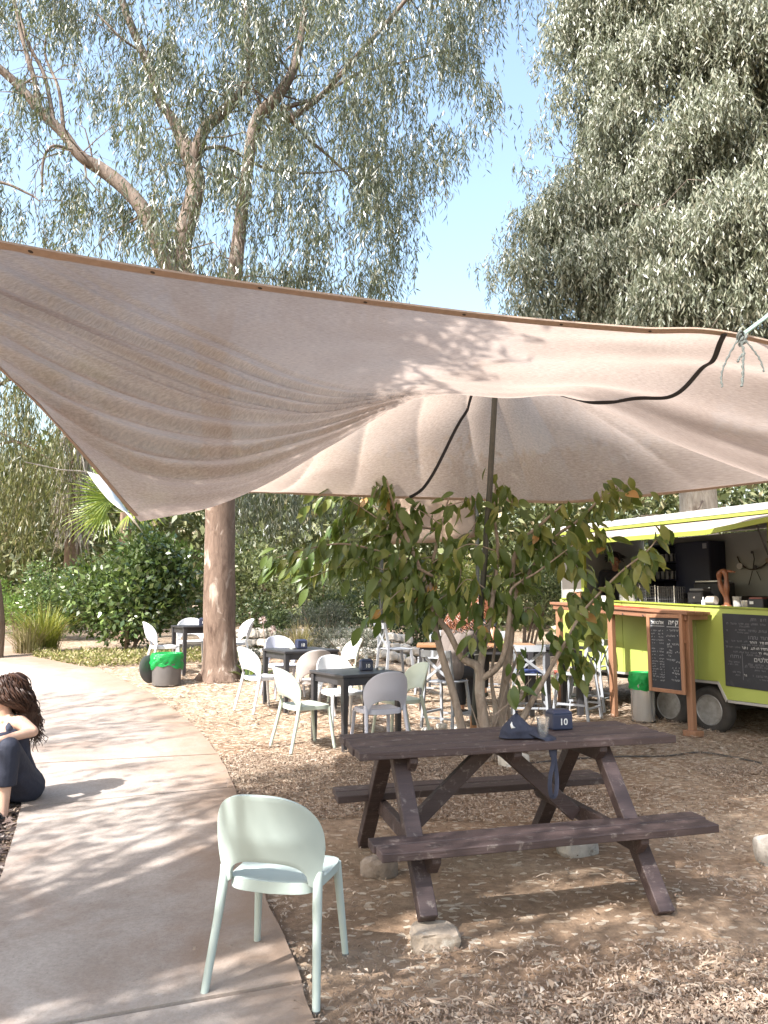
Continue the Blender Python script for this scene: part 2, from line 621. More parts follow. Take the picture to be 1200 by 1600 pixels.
LIT = litter_material('litter_leaf', [(0.0, (0.145, 0.095, 0.066)), (0.3, (0.225, 0.160, 0.115)), (0.7, (0.32, 0.248, 0.185)), (0.94, (0.40, 0.325, 0.255)), (1.0, (0.50, 0.42, 0.34))])
PIC = Vector((0.745, 4.854, 0))

def path_side(x, y):
    return in_poly(x, y, PATH_POLY)

def right_edge(y):
    for a, b in zip(PATH_R[:-1], PATH_R[1:]):
        if a.y <= y <= b.y:
            return a.x + (b.x - a.x) * (y - a.y) / (b.y - a.y)
    return PATH_R[0].x

def dens(x, y):
    if abs(x) > 0.56 * y + 0.6:
        return 0
    if path_side(x, y):
        e = right_edge(y) - x
        return 0.02 + 0.55 * max(0, 1 - e / 0.30) ** 1.5 * (0.5 + max(0, noise.noise(Vector((x * 2, y * 2, 1))))) + 0.12 * max(0, 1 - e / 0.8)
    # right edge of the path: left of it is gravel bed
    q = noise.noise(Vector((x * 0.9, y * 0.9, 3.3)))
    q2 = noise.noise(Vector((x * 3.1, y * 3.1, 8.3)))
    d = 0.10 + 0.55 * max(q + 0.35 * q2 - 0.05, 0)
    if y < 4.1 and x > 0.15:
        d = max(d, min(1, (4.25 - y) * 0.9) * min(1, (x - 0.1) * 1.6) * (0.62 + 0.6 * q + 0.35 * q2))
    if y < 3.4 and x > -0.1:
        d = max(d, 0.5 + 0.5 * q)
    if 3.95 < y < 6.0 and -0.5 < x < 1.9:
        d *= 0.22
    if 6.0 < y < 8.6 and -1.5 < x < 1.9:
        d = max(d, 0.6 + 0.6 * q)
    if x > 3.0 - 0.2 * (y - 8) and y > 7.6:
        d = max(d, 0.75)
    if 1.6 < x < 3.1 and 5 < y < 9:
        d *= 0.5
    return d
litter('leaf_litter', 21000, lambda x, y: dens(x, y) * min(1, (4.5 / y) ** 0.4), 0.03, 0.08, LIT, (-3.3, 5.2), (2.3, 11.0), 11, wide=0.105)
litter('bark_chips', 60000, lambda x, y: dens(x, y) * min(1, 4.5 / y), 0.010, 0.030, LIT, (-2.6, 4.6), (2.3, 8.0), 12, wide=0.4, curl=0.1)
litter('fallen_leaves', 9000, lambda x, y: 0 if path_side(x, y) else (0.5 + 0.5 * noise.noise(Vector((x, y, 0)))), 0.05, 0.09, LIT, (-5.0, 5), (8.5, 16), 13)
# dark chips in the bed left of the path
DARKCHIP = litter_material('dark_chip', [(0, (0.05, 0.035, 0.03)), (0.7, (0.14, 0.10, 0.085)), (1, (0.42, 0.37, 0.33))])
def bed(x, y):
    if path_side(x, y):
        return 0
    i = max(range(len(PATH_L)), key=lambda k: -abs(PATH_L[k].y - y))
    return 1.0 if x < PATH_L[i].x + 0.25 and x > PATH_L[i].x - 1.4 else 0
litter('bed_chips', 7000, bed, 0.03, 0.085, DARKCHIP, (-5.0, -1.2), (3.2, 7.6), 14, wide=0.35)

# ------------------------------------------------------------------ stones
def stone_mesh(size, seed, mat, name='stone', sub=3, rough=0.25, flat_top=False):
    bm = bmesh.new()
    bmesh.ops.create_icosphere(bm, subdivisions=sub, radius=1.0)
    off = Vector((seed * 3.7, seed * 1.3, seed * 2.1))
    for v in bm.verts:
        p = v.co.copy()
        # squarish boulder
        q = Vector([math.copysign(abs(c) ** 0.62, c) for c in p])
        q *= 1 + rough * noise.noise(p * 1.1 + off) + 0.35 * rough * noise.noise(p * 3.1 + off) + 0.12 * rough * noise.noise(p * 8 + off)
        if flat_top and q.z > 0.62:
            q.z = 0.62 + (q.z - 0.62) * 0.25
        v.co = Vector((q.x * size[0] / 2, q.y * size[1] / 2, q.z * size[2] / 2))
    me = bpy.data.meshes.new(name)
    bm.to_mesh(me); bm.free()
    me.materials.append(mat)
    return me

def stone(label, loc, size, seed, mat, rz=0, cat='stone', group=None, flat_top=False, name='stone', parent=None):
    o = bpy.data.objects.new(name, stone_mesh(size, seed, mat, name, 3, 0.25, flat_top))
    COL.objects.link(o)
    o.location = loc; o.rotation_euler = (0, 0, rz)
    if parent is not None:
        o.parent = parent
        return o
    return tag(o, label, cat, group)

TANSTONE = pmat('tan_stone', (0.36, 0.29, 0.22), (0.25, 0.20, 0.155), 9, 0.9, 0.7, 40, c3=(0.46, 0.42, 0.36), c3pos=0.6, c3scale=5)
GREYSTONE = pmat('grey_stone', (0.40, 0.37, 0.33), (0.24, 0.215, 0.19), 8, 0.9, 0.8, 35, c3=(0.12, 0.10, 0.085), c3pos=0.62, c3scale=6)
PALESTONE = pmat('pale_stone', (0.62, 0.58, 0.52), (0.42, 0.38, 0.33), 6, 0.9, 0.8, 30, c3=(0.30, 0.26, 0.22), c3pos=0.64, c3scale=4)
ROUGHSTONE = pmat('rough_brown_stone', (0.16, 0.125, 0.10), (0.26, 0.21, 0.17), 14, 0.95, 1.0, 50)
p = G(671, 1482)
stone('flat tan stone wedged under the near left leg of the picnic table', (p.x + 0.02, p.y + 0.06, 0.028), (0.25, 0.17, 0.13), 2, TANSTONE, 0.15, flat_top=True)
p = G(905, 1330)
stone('pale jagged stone on the ground behind the near picnic bench', (p.x, p.y, 0.02), (0.27, 0.2, 0.16), 5, GREYSTONE, 0.3)
p = G(592, 1364)
stone('rough dark brown lump of stone under the left end of the picnic bench', (p.x, p.y, 0.03), (0.2, 0.18, 0.15), 9, ROUGHSTONE, 0.8)
p = G(1206, 1348)
stone('pale rounded stone on bare earth beyond the right end of the picnic bench', (p.x, p.y, 0.06), (0.18, 0.18, 0.2), 12, GREYSTONE, 0.2)
p = G(790, 1192)
stone('pale grey stone at the foot of the leafy young tree', (p.x + 0.05, p.y - 0.15, 0.05), (0.3, 0.22, 0.2), 15, PALESTONE, 0.5)

# ================================================================== SHADE SAIL
def sail_material():
    m, nt, N, L, b = _new('sail_cloth')
    tc = N.new('ShaderNodeTexCoord').outputs['UV']
    n1 = noise_node(nt, tc, 9, 6, 0.6, 0.4)
    n2 = noise_node(nt, tc, 1, 5, 0.7, 0.2, (160, 620, 1))
    col = ramp(nt, n1.outputs[0], [(0.3, (0.45, 0.36, 0.305)), (0.7, (0.535, 0.44, 0.38))]).outputs[0]
    col = mixc(nt, 0.8, col, ramp(nt, n2.outputs[0], [(0.3, (0.60, 0.585, 0.57)), (0.68, (1.10, 1.10, 1.10))]).outputs[0], 'MULTIPLY')
    L.new(col, b.inputs['Base Color'])
    b.inputs['Roughness'].default_value = 0.85
    b.inputs['Specular IOR Level'].default_value = 0.1
    t = N.new('ShaderNodeBsdfTranslucent'); L.new(col, t.inputs[0])
    mx = N.new('ShaderNodeMixShader'); mx.inputs[0].default_value = 0.56
    L.new(b.outputs[0], mx.inputs[1]); L.new(t.outputs[0], mx.inputs[2])
    tr = N.new('ShaderNodeBsdfTransparent')
    n3 = noise_node(nt, tc, 5, 5, 0.6, 0.2)
    fac = N.new('ShaderNodeMath'); fac.operation = 'MULTIPLY'
    L.new(ramp(nt, n3.outputs[0], [(0.35, (0.012, 0.012, 0.012)), (0.7, (0.05, 0.05, 0.05))]).outputs[0], fac.inputs[0])
    L.new(ramp(nt, n2.outputs[0], [(0.42, (1.3, 1.3, 1.3)), (0.62, (0.5, 0.5, 0.5))]).outputs[0], fac.inputs[1])
    m2 = N.new('ShaderNodeMixShader')
    L.new(fac.outputs[0], m2.inputs[0])
    L.new(mx.outputs[0], m2.inputs[1]); L.new(tr.outputs[0], m2.inputs[2])
    L.new(m2.outputs[0], N['Material Output'].inputs[0])
    bump(nt, b, n2.outputs[0], 0.25, 0.004)
    return m

SAIL_ROWS = [
    [(-320, 318, 3.30), (-60, 366, 3.65), (180, 410, 3.95), (400, 444, 4.2), (600, 471, 4.45), (800, 495, 4.7), (1000, 512, 4.92), (1150, 521, 5.05), (1420, 590, 5.5)],
    [(-225, 385, 3.7), (0, 440, 4.05), (210, 475, 4.35), (415, 495, 4.6), (606, 512, 4.8), (797, 529, 5.0), (992, 542, 5.2), (1150, 556, 5.35), (1410, 615, 5.7)],
    [(-130, 470, 4.1), (60, 515, 4.45), (240, 540, 4.75), (430, 550, 4.95), (612, 553, 5.15), (793, 562, 5.32), (985, 573, 5.48), (1148, 592, 5.62), (1400, 645, 5.85)],
    [(-8, 570, 4.65), (120, 615, 5.0), (290, 630, 5.2), (450, 612, 5.4), (622, 588, 5.6), (790, 598, 5.72), (965, 602, 5.82), (1130, 650, 5.95), (1390, 715, 6.1)],
    [(85, 660, 5.25), (215, 715, 5.6), (340, 712, 5.75), (470, 668, 5.85), (636, 610, 5.92), (790, 613, 5.97), (930, 616, 6.02), (1105, 685, 6.15), (1370, 770, 6.3)],
    [(210, 806, 6.15), (318, 792, 6.2), (415, 755, 6.22), (520, 694, 6.22), (655, 622, 6.22), (790, 620, 6.22), (893, 622, 6.25), (1080, 704, 6.35), (1350, 800, 6.5)],
    [(213, 805, 6.25), (335, 774, 6.5), (430, 725, 6.7), (545, 655, 6.85), (680, 600, 6.95), (778, 590, 7.1), (860, 597, 7.0), (1020, 655, 6.95), (1350, 760, 6.9)],
    [(214, 804, 6.3), (350, 768, 6.9), (450, 718, 7.3), (570, 645, 7.65), (700, 592, 7.9), (772, 566, 8.1), (840, 590, 7.95), (990, 645, 7.7), (1350, 738, 7.4)],
    [(215, 803, 6.35), (362, 768, 7.3), (480, 738, 7.85), (600, 692, 8.2), (715, 650, 8.5), (780, 630, 8.6), (862, 652, 8.6), (1035, 690, 8.4), (1350, 725, 8.1)],
    [(216, 802, 6.4), (370, 771, 7.6), (500, 774, 8.2), (640, 779, 8.7), (740, 782, 9.0), (830, 785, 9.1), (900, 785, 9.1), (1060, 770, 8.9), (1350, 735, 8.6)],
]
def build_sail():
    NU, NV = 40, 30
    rows = [catmull([P(*q) for q in r], NU) for r in SAIL_ROWS]            # (9 rows) x (8*NU+1) points
    A = np.stack(rows)                                                      # rows, u, 3
    nu = A.shape[1]
    S = np.stack([catmull(A[:, i], NV) for i in range(nu)], 1)              # v, u, 3
    nv = S.shape[0]
    # folds along the cloth: they gather at the low corner and fan out over the near panel
    du = np.gradient(S, axis=1); dv = np.gradient(S, axis=0)
    nrm = unit(np.cross(du, dv))
    D = np.zeros((nv, nu))
    for j in range(nv):
        for i in range(nu):
            v = j / NV; u = i / NU
            n = noise.noise(Vector((u * 0.20, v * 0.35, 1.7)))
            n2 = noise.noise(Vector((u * 0.9, v * 1.6, 5.1)))
            w = 0
            if v <= 5.2:
                env = math.sin(math.pi * min(max((v - 0.2) / 5.0, 0), 1)) ** 0.6
                # creases start along the left edge and run together where the cloth sags lowest
                sp = max(1 - u / 4.7, 0.0)
                w = 0.012 * n2 * env
                if sp > 0.08:
                    v0 = 5.0 - (5.0 - v) / sp
                    fade = min(1.0, sp * 1.5) * min(max((v0 + 2.6) / 1.6, 0), 1)
                    ph = v0 * 1.15 + 0.5 * n
                    k = math.floor(ph); fr = ph - k
                    amp = 0.55 + 0.6 * noise.noise(Vector((u * 0.3, k * 3.7, 9.0)))
                    w += (-0.17 * math.exp(-((fr - 0.5) / 0.14) ** 2) * amp + 0.03 * math.sin(2 * math.pi * fr)) * env * fade
                    ph2 = v0 * 2.7 + 0.7 * n + 0.3
                    k2 = math.floor(ph2); f2 = ph2 - k2
                    a2 = max(0, noise.noise(Vector((u * 0.4, k2 * 2.3, 3.0))) + 0.15)
                    w += -0.08 * a2 * math.exp(-((f2 - 0.5) / 0.2) ** 2) * env * fade
                rr_ = min(max((u - 4.6) / 1.5, 0), 1)
                w += 0.022 * rr_ * env * math.sin(2 * math.pi * (v * 0.75 + 0.25 * u + 0.4 * n))
            else:
                f = min((v - 5.2) / 1.5, 1) * min((9.0 - v) / 0.8, 1)
                ph = (u - 5.1) / (0.55 + 0.18 * max(v - 6.5, 0)) + 0.6 * n
                w = f * (0.07 * (abs(math.sin(math.pi * ph)) ** 0.6 - 0.6) + 0.02 * n2)
            D[j, i] = w
    D *= np.clip(np.arange(nu) / (0.9 * NU), 0.0, 1.0)[None] ** 1.2
    S2 = S + nrm * D[..., None]
    a = (np.arange(nv - 1)[:, None] * nu + np.arange(nu - 1)[None]).ravel()
    Q = np.stack([a, a + 1, a + nu + 1, a + nu], 1)
    sail = mesh_np('shade_sail', S2.reshape(-1, 3), Q, sail_material(), smooth=True)
    uvl = sail.data.uv_layers.new(name='UVMap')
    li = Q.ravel()
    uv = np.stack([(li % nu) / nu, (li // nu) / nv], 1)
    uvl.data.foreach_set('uv', uv.astype(np.float32).ravel())
    tag(sail, 'large beige cloth shade sail stretched overhead with a sagging fold and tent peak', 'shade sail')
    # hems along the near and left edges: doubled cloth
    hem_m = pmat('sail_hem', (0.40, 0.30, 0.235), (0.33, 0.245, 0.19), 30, 0.85, 0.3, 200)
    def ribbon(name, c0, inward, w, thick, mat):
        mb = MB(); mb.smooth = True
        n = len(c0); vs = []
        for i in range(n):
            t = unit(c0[min(i + 1, n - 1)] - c0[max(i - 1, 0)])
            b = unit(inward[i]); nn = unit(np.cross(t, b))
            for a_, b_ in ((-0.004, -1), (w, -1), (w, 1), (-0.004, 1)):
                vs.append(c0[i] + b * a_ + nn * thick * b_)
        fs = []
        for i in range(n - 1):
            for k in range(4):
                k2 = (k + 1) % 4
                fs.append((i * 4 + k, i * 4 + k2, (i + 1) * 4 + k2, (i + 1) * 4 + k))
        fs += [(3, 2, 1, 0), tuple((n - 1) * 4 + k for k in range(4))]
        mb.add(vs, fs)
        return mb.build(name, mat, sail)
    ribbon('hem', S2[0], S2[9] - S2[0], 0.060, 0.006, hem_m)
    side = S2[:5 * NV + 1, 0]
    ribbon('hem', side, S2[:5 * NV + 1, 4] - side, 0.030, 0.005, hem_m)
    ribbon('hem', S2[-1], S2[-9] - S2[-1], 0.03, 0.004, hem_m)
    # eyelets in the near hem
    brass = pmat('eyelet_brass', (0.62, 0.56, 0.48), None, 5, 0.35, metal=1.0)
    hole_m = pmat('eyelet_hole', (0.75, 0.73, 0.7), (0.7, 0.68, 0.65), 5, 0.9)
    acc, last = 0.0, None
    for px in (47, 238, 406, 572, 727, 876, 1016):
        best = None
        for i in range(nu):
            q = S2[0, i] + unit(S2[9, i] - S2[0, i]) * 0.030
            d = Vector(q) - Vector((0, 0, CAM_H))
            zc = d.y * math.cos(PITCH) + d.z * math.sin(PITCH)
            e = abs(600 + FPX * d.x / zc - px)
            if best is None or e < best[0]:
                best = (e, i, q)
        i = best[1]
        t = Vector(unit(S2[0, i + 1] - S2[0, i - 1])); b = Vector(unit(S2[9, i] - S2[0, i])); nn = t.cross(b)
        Rm = Matrix((t, b, nn)).transposed()
        mb = MB()
        ring = [Vector(best[2]) + Rm @ Vector((math.cos(k * math.pi / 7) * 0.016, math.sin(k * math.pi / 7) * 0.016, 0)) for k in range(15)]
        mb.tube(ring, 0.0055, 6, False)
        mb.lathe([(0.0, -0.0075), (0.0125, -0.0075), (0.0125, 0.0075), (0, 0.0075)], best[2], 12, Rm)
        mb.fm = [0] * 84 + [1] * (len(mb.f) - 84)
        mb.build('eyelet', [brass, pmat('eyelet_dark', (0.05, 0.04, 0.035), None, 5, 0.9)], sail)
    # black webbing strap sewn across the underside
    def surf(u, v):
        i, j = min(u * NU, nu - 1.001), min(v * NV, nv - 1.001)
        i0, j0 = int(i), int(j); fi, fj = i - i0, j - j0
        q = (S2[j0, i0] * (1 - fi) * (1 - fj) + S2[j0, i0 + 1] * fi * (1 - fj) + S2[j0 + 1, i0] * (1 - fi) * fj + S2[j0 + 1, i0 + 1] * fi * fj)
        nn = nrm[j0, i0]
        if nn[2] > 0: nn = -nn
        return q, nn
    cp = catmull([(6.93, 0.05), (6.83, 1.2), (6.62, 2.4), (6.3, 3.6), (6.0, 5.0), (5.6, 6.2), (5.0, 7.0), (4.35, 7.8), (3.0, 8.98)], 22)
    pts = [surf(u, v) for u, v in cp]
    c = np.array([q + nn * 0.012 for q, nn in pts])
    w = np.array([np.cross(unit(c[min(i + 1, len(c) - 1)] - c[max(i - 1, 0)]), pts[i][1]) for i in range(len(c))])
    ribbon('strap', c, w, 0.034, 0.003, pmat('black_webbing', (0.018, 0.018, 0.022), (0.03, 0.03, 0.035), 80, 0.7))
    return S2, NU, NV
SAIL, SNU, SNV = build_sail()

# second, small white sail seen behind the low corner
mb = MB()
A_, B_, C_ = P(112, 738, 16), P(182, 805, 15.2), P(150, 735, 19)
w0, w1, w2, w3 = P(136, 737, 16.0), P(160, 744, 16.6), P(225, 835, 15.8), P(205, 805, 15.0)
n_ = 8
V, F = [], []
for i in range(n_ + 1):
    a = w0.lerp(w3, i / n_) + Vector((0, 0, -0.14 * math.sin(math.pi * i / n_)))
    b = w0.lerp(w1, min(i * 1.6 / n_, 1)) if i < n_ * 0.62 else w1.lerp(w2, (i - n_ * 0.62) / (n_ * 0.38))
    V += [a, b]
for i in range(n_):
    F.append((2 * i, 2 * i + 1, 2 * i + 3, 2 * i + 2))
mb.smooth = True
mb.add(V, F)
o = mb.build('shade_sail', pmat('white_sail', (0.8, 0.78, 0.75), (0.72, 0.7, 0.67), 5, 0.8, 0.1), weld=True)
sm = o.modifiers.new('thickness', 'SOLIDIFY'); sm.thickness = 0.006
tag(o, 'small white sail corner showing beside the palm fronds', 'shade sail')
mb = MB(); mb.tube([w0, P(95, 734, 16), P(40, 722, 16.2)], 0.012, 5)
mb.build('guy_rope', pmat('guy_rope', (0.3, 0.27, 0.25), None, 20, 0.9), o)

# ------------------------------------------------------------------ dark pole that lifts the peak
pole_top = P(776, 570, 8.08); pole_bot = G(738, 1128); pole_bot = P(738, 1140, 8.9)
pole_bot = Vector((pole_bot.x, 8.75, 0.30))
mb = MB()
mb.tube([pole_bot, pole_bot.lerp(pole_top, 0.33), pole_bot.lerp(pole_top, 0.66) + Vector((0.01, 0, 0)), pole_top], [0.036, 0.034, 0.032, 0.03], 12)
POLE = mb.build('sail_pole', pmat('pole_dark_green', (0.045, 0.05, 0.042), (0.07, 0.07, 0.06), 12, 0.5, 0.15, 40))
tag(POLE, 'tall thin dark pole lifting the peak of the beige sail above the leafy tree', 'pole')
mb = MB()
mb.box((pole_bot.x - 0.01, 8.75, 0.16), (0.075, 0.05, 0.46), Matrix.Rotation(0.06, 3, 'Y'))
mb.build('stake', pmat('stake_wood', (0.30, 0.15, 0.07), (0.38, 0.2, 0.1), 9, 0.8, 0.4, 60, vec=(1, 1, 0.1)), POLE, bevel=0.006)
mb = MB()
wr = []
pc = pole_bot.lerp(pole_top, 0.19)
for k in range(36):
    a = k * 2 * math.pi / 12
    wr.append(pc + Vector((0.04 * math.cos(a), 0.04 * math.sin(a), 0.004 * k)))
mb.tube(wr, 0.006, 5)
mb.build('tie_wire', pmat('wire_white', (0.6, 0.6, 0.58), None, 5, 0.5), POLE)

# ------------------------------------------------------------------ rope knotted round the near edge of the sail
ropem = pmat('rope_green_white', (0.13, 0.27, 0.22), (0.38, 0.44, 0.41), 130, 0.85, 0.6, 300)
frayed = pmat('rope_grey', (0.20, 0.225, 0.21), (0.045, 0.05, 0.048), 160, 0.9, 0.8, 300)
kn = P(1157, 526, 5.02)
mb = MB()
far = P(1230, 462, 5.35)
for dx in (0.0, 0.018):
    mb.tube([kn + Vector((dx, 0, 0.01)), kn.lerp(far, 0.5) + Vector((dx, 0, -0.012)), far + Vector((dx, 0, 0)), far.lerp(kn, -1.6) + Vector((dx, 0, 0.05))], 0.0085, 7)
ROPE = mb.build('rope', ropem)
tag(ROPE, 'pale green rope tied to the near edge of the beige sail, frayed ends dangling', 'rope')
mb = MB()
for k in range(4):
    ph = k * 1.3
    loop = [kn + Vector((0.028 * math.cos(a + ph) * (1 - 0.15 * k), -0.018 + 0.016 * math.sin(2 * a + ph), 0.03 * math.sin(a) - 0.012 * k)) for a in np.linspace(0, 2 * math.pi, 14)]
    mb.tube(loop, 0.009, 6)
mb.build('knot', frayed, ROPE)
def dangle(pxs, r):
    mb = MB()
    pts = catmull([P(x, y, 4.98 - 0.01 * k) for k, (x, y) in enumerate(pxs)], 6)
    mb.tube([Vector(q) + Vector((0.003 * math.sin(i * 2.1), 0, 0)) for i, q in enumerate(pts)], [r * (1 + 0.25 * math.sin(i * 1.9)) for i in range(len(pts))], 6)
    mb.build('rope_end', frayed, ROPE)
dangle([(1152, 532), (1140, 553), (1130, 575), (1127, 592), (1129, 605)], 0.0065)
dangle([(1158, 534), (1162, 550), (1161, 566), (1161, 585), (1159, 604)], 0.009)
dangle([(1166, 533), (1178, 548), (1188, 563), (1194, 581)], 0.006)
dangle([(1161, 552), (1155, 560), (1153, 566)], 0.007)

# the trees that hold the sail are off to the side; another screen of net hangs behind the leafy tree
mb = MB(); mb.smooth = True
V, F = [], []
c = [P(596, 770, 15.5), P(745, 770, 15.5), P(745, 838, 15.5), P(596, 850, 15.5)]
nx_, nz_ = 16, 8
for j in range(nz_ + 1):
    for i in range(nx_ + 1):
        a = c[0].lerp(c[1], i / nx_); b = c[3].lerp(c[2], i / nx_)
        q = a.lerp(b, j / nz_)
        V.append(q + Vector((0, 0.10 * math.sin(i * 0.9) + 0.04 * math.sin(j * 1.4 + i), -0.05 * math.sin(math.pi * i / nx_))))
for j in range(nz_):
    for i in range(nx_):
        k = j * (nx_ + 1) + i
        F.append((k, k + 1, k + nx_ + 2, k + nx_ + 1))
mb.add(V, F)
o = mb.build('shade_screen', pmat('tan_net', (0.34, 0.25, 0.185), (0.28, 0.205, 0.15), 140, 0.9, 0.4, 300))
o.modifiers.new('thickness', 'SOLIDIFY').thickness = 0.01
tag(o, 'brown woven shade screen hanging behind the leafy young tree', 'shade screen')
mb = MB()
for q in (c[0], c[1]):
    mb.tube([Vector((q.x, q.y + 0.05, gz(q.x, q.y) - 0.1)), Vector((q.x, q.y + 0.05, q.z + 0.1))], 0.04, 8)
mb.build('post', pmat('pole_dark_green', (0.05, 0.05, 0.05)), o)

# ================================================================== PICNIC TABLE
def picnic():
    T = thing('picnic_table', 'dark purple-brown wooden picnic table with two attached plank benches', 'picnic table', (0.745, 4.854, 0), 0.236)
    wood = pmat('picnic_paint', (0.062, 0.040, 0.037), (0.036, 0.022, 0.021), 4, 0.6, 0.45, 22, vec=(0.35, 5, 5), c3=(0.135, 0.108, 0.096), c3pos=0.63, c3scale=16, rnd=0.16)
    tilt = 0.010
    def board(name, x0, x1, y0, y1, z0, z1, lab=None):
        mb = MB()
        n = 6
        vs, fs = [], []
        for i in range(n + 1):
            x = x0 + (x1 - x0) * i / n
            for (y, z) in ((y0, z0), (y1, z0), (y1, z1), (y0, z1)):
                vs.append((x, y + 0.002 * math.sin(i * 1.3 + y * 30), z + x * tilt + 0.0015 * math.sin(i * 1.7 + y0 * 40)))
        for i in range(n):
            for k in range(4):
                k2 = (k + 1) % 4
                fs.append((i * 4 + k, i * 4 + k2, (i + 1) * 4 + k2, (i + 1) * 4 + k))
        fs += [(3, 2, 1, 0), tuple(n * 4 + k for k in range(4))]
        mb.add(vs, fs)
        o = mb.build(name, wood, T, bevel=0.005, seg=2)
        if lab: o['label'] = lab
        return o
    ys = [-0.306 + 0.1535 * k for k in range(4)]
    for k, y in enumerate(ys):
        dx = (0.0, -0.008, 0.006, -0.004)[k]
        board('plank', -0.978 + dx, 0.978 + dx * 2 - (0.05 if k == 3 else 0), y, y + 0.138, 0.793, 0.838 + (0.002 if k % 2 else 0))
    for s in (-1, 1):
        a, b = (0.434, 0.724)
        w = (b - a) / 2
        for k in range(2):
            y0 = s * (a + k * w + 0.004) if s > 0 else -(a + (k + 1) * w - 0.004)
            dx = 0.012 * (k - 0.5)
            board('bench_plank', -0.955 + dx, 0.955 - dx * 2, y0, y0 + w - 0.014, 0.388, 0.431)
    for x, sgn in ((-0.715, 1), (0.555, -1)):
        # top cleat and bench bearer, both with clipped ends
        for z0, z1, half, nm in ((0.705, 0.791, 0.29, 'cleat'), (0.292, 0.386, 0.70, 'bench_bearer')):
            poly = [(-half, z1), (-half, z1 - 0.03), (-half + 0.06, z0), (half - 0.06, z0), (half, z1 - 0.03), (half, z1)]
            M = Matrix(((0, 0, 1, x - 0.024 + 0.052 * sgn), (1, 0, 0, 0), (0, 1, 0, x * tilt), (0, 0, 0, 1)))
            mb = MB(); mb.prism(poly, 0, 0.048, M)
            mb.build(nm, wood, T, bevel=0.004)
        for s in (-1, 1):
            zb = 0.10 if (x < 0 and s < 0) else 0.0
            if s > 0: zb = 0.02
            elif x > 0: zb = 0.03
            top = Vector((x, s * 0.13, 0.791 + x * tilt)); bot = Vector((x, s * 0.80, 0.0))
            bot = top.lerp(bot, (0.791 - zb) / 0.791)
            mb = MB(); mb.bar(bot, top, 0.070, 0.092, up=(1, 0, 0))
            mb.build('leg', wood, T, bevel=0.004)
        mb = MB()
        mb.bar((x + 0.10 * sgn, 0, 0.335 + x * tilt), (x + 0.60 * sgn, 0, 0.775 + x * tilt), 0.09, 0.045, up=(0, 1, 0))
        mb.build('brace', wood, T, bevel=0.004)
    mb = MB()
    M = Matrix(((0, 0, 1, -0.03), (1, 0, 0, 0), (0, 1, 0, 0), (0, 0, 0, 1)))
    mb.prism([(-0.28, 0.791), (-0.28, 0.76), (-0.24, 0.72), (0.24, 0.72), (0.28, 0.76), (0.28, 0.791)], -0.03, 0.018, M)
    mb.build('cleat', wood, T, bevel=0.004)
    # bolts on the bearers
    steel = pmat('bolt_steel', (0.25, 0.23, 0.21), None, 9, 0.5, metal=0.8)
    for x in (-0.715, 0.555):
        for s in (-1, 1):
            for z, y in ((0.345, 0.517), (0.75, 0.17)):
                mb = MB()
                Rm = Matrix.Rotation(math.pi / 2, 3, 'Y')
                mb.lathe([(0.0, -0.034), (0.011, -0.034), (0.011, -0.027)], (x, s * y, z + x * tilt), 10, Rm)
                mb.build('bolt', steel, T)
    return T
picnic()
TT = Matrix.Translation((0.745, 4.854, 0)) @ Matrix.Rotation(0.236, 4, 'Z')
def on_table(px, py):
    """point of the picnic table's top that shows at a photo pixel"""
    d = ray(px, py)
    t = (0.845 - CAM_H) / d.z
    return Vector((0, 0, CAM_H)) + d * t

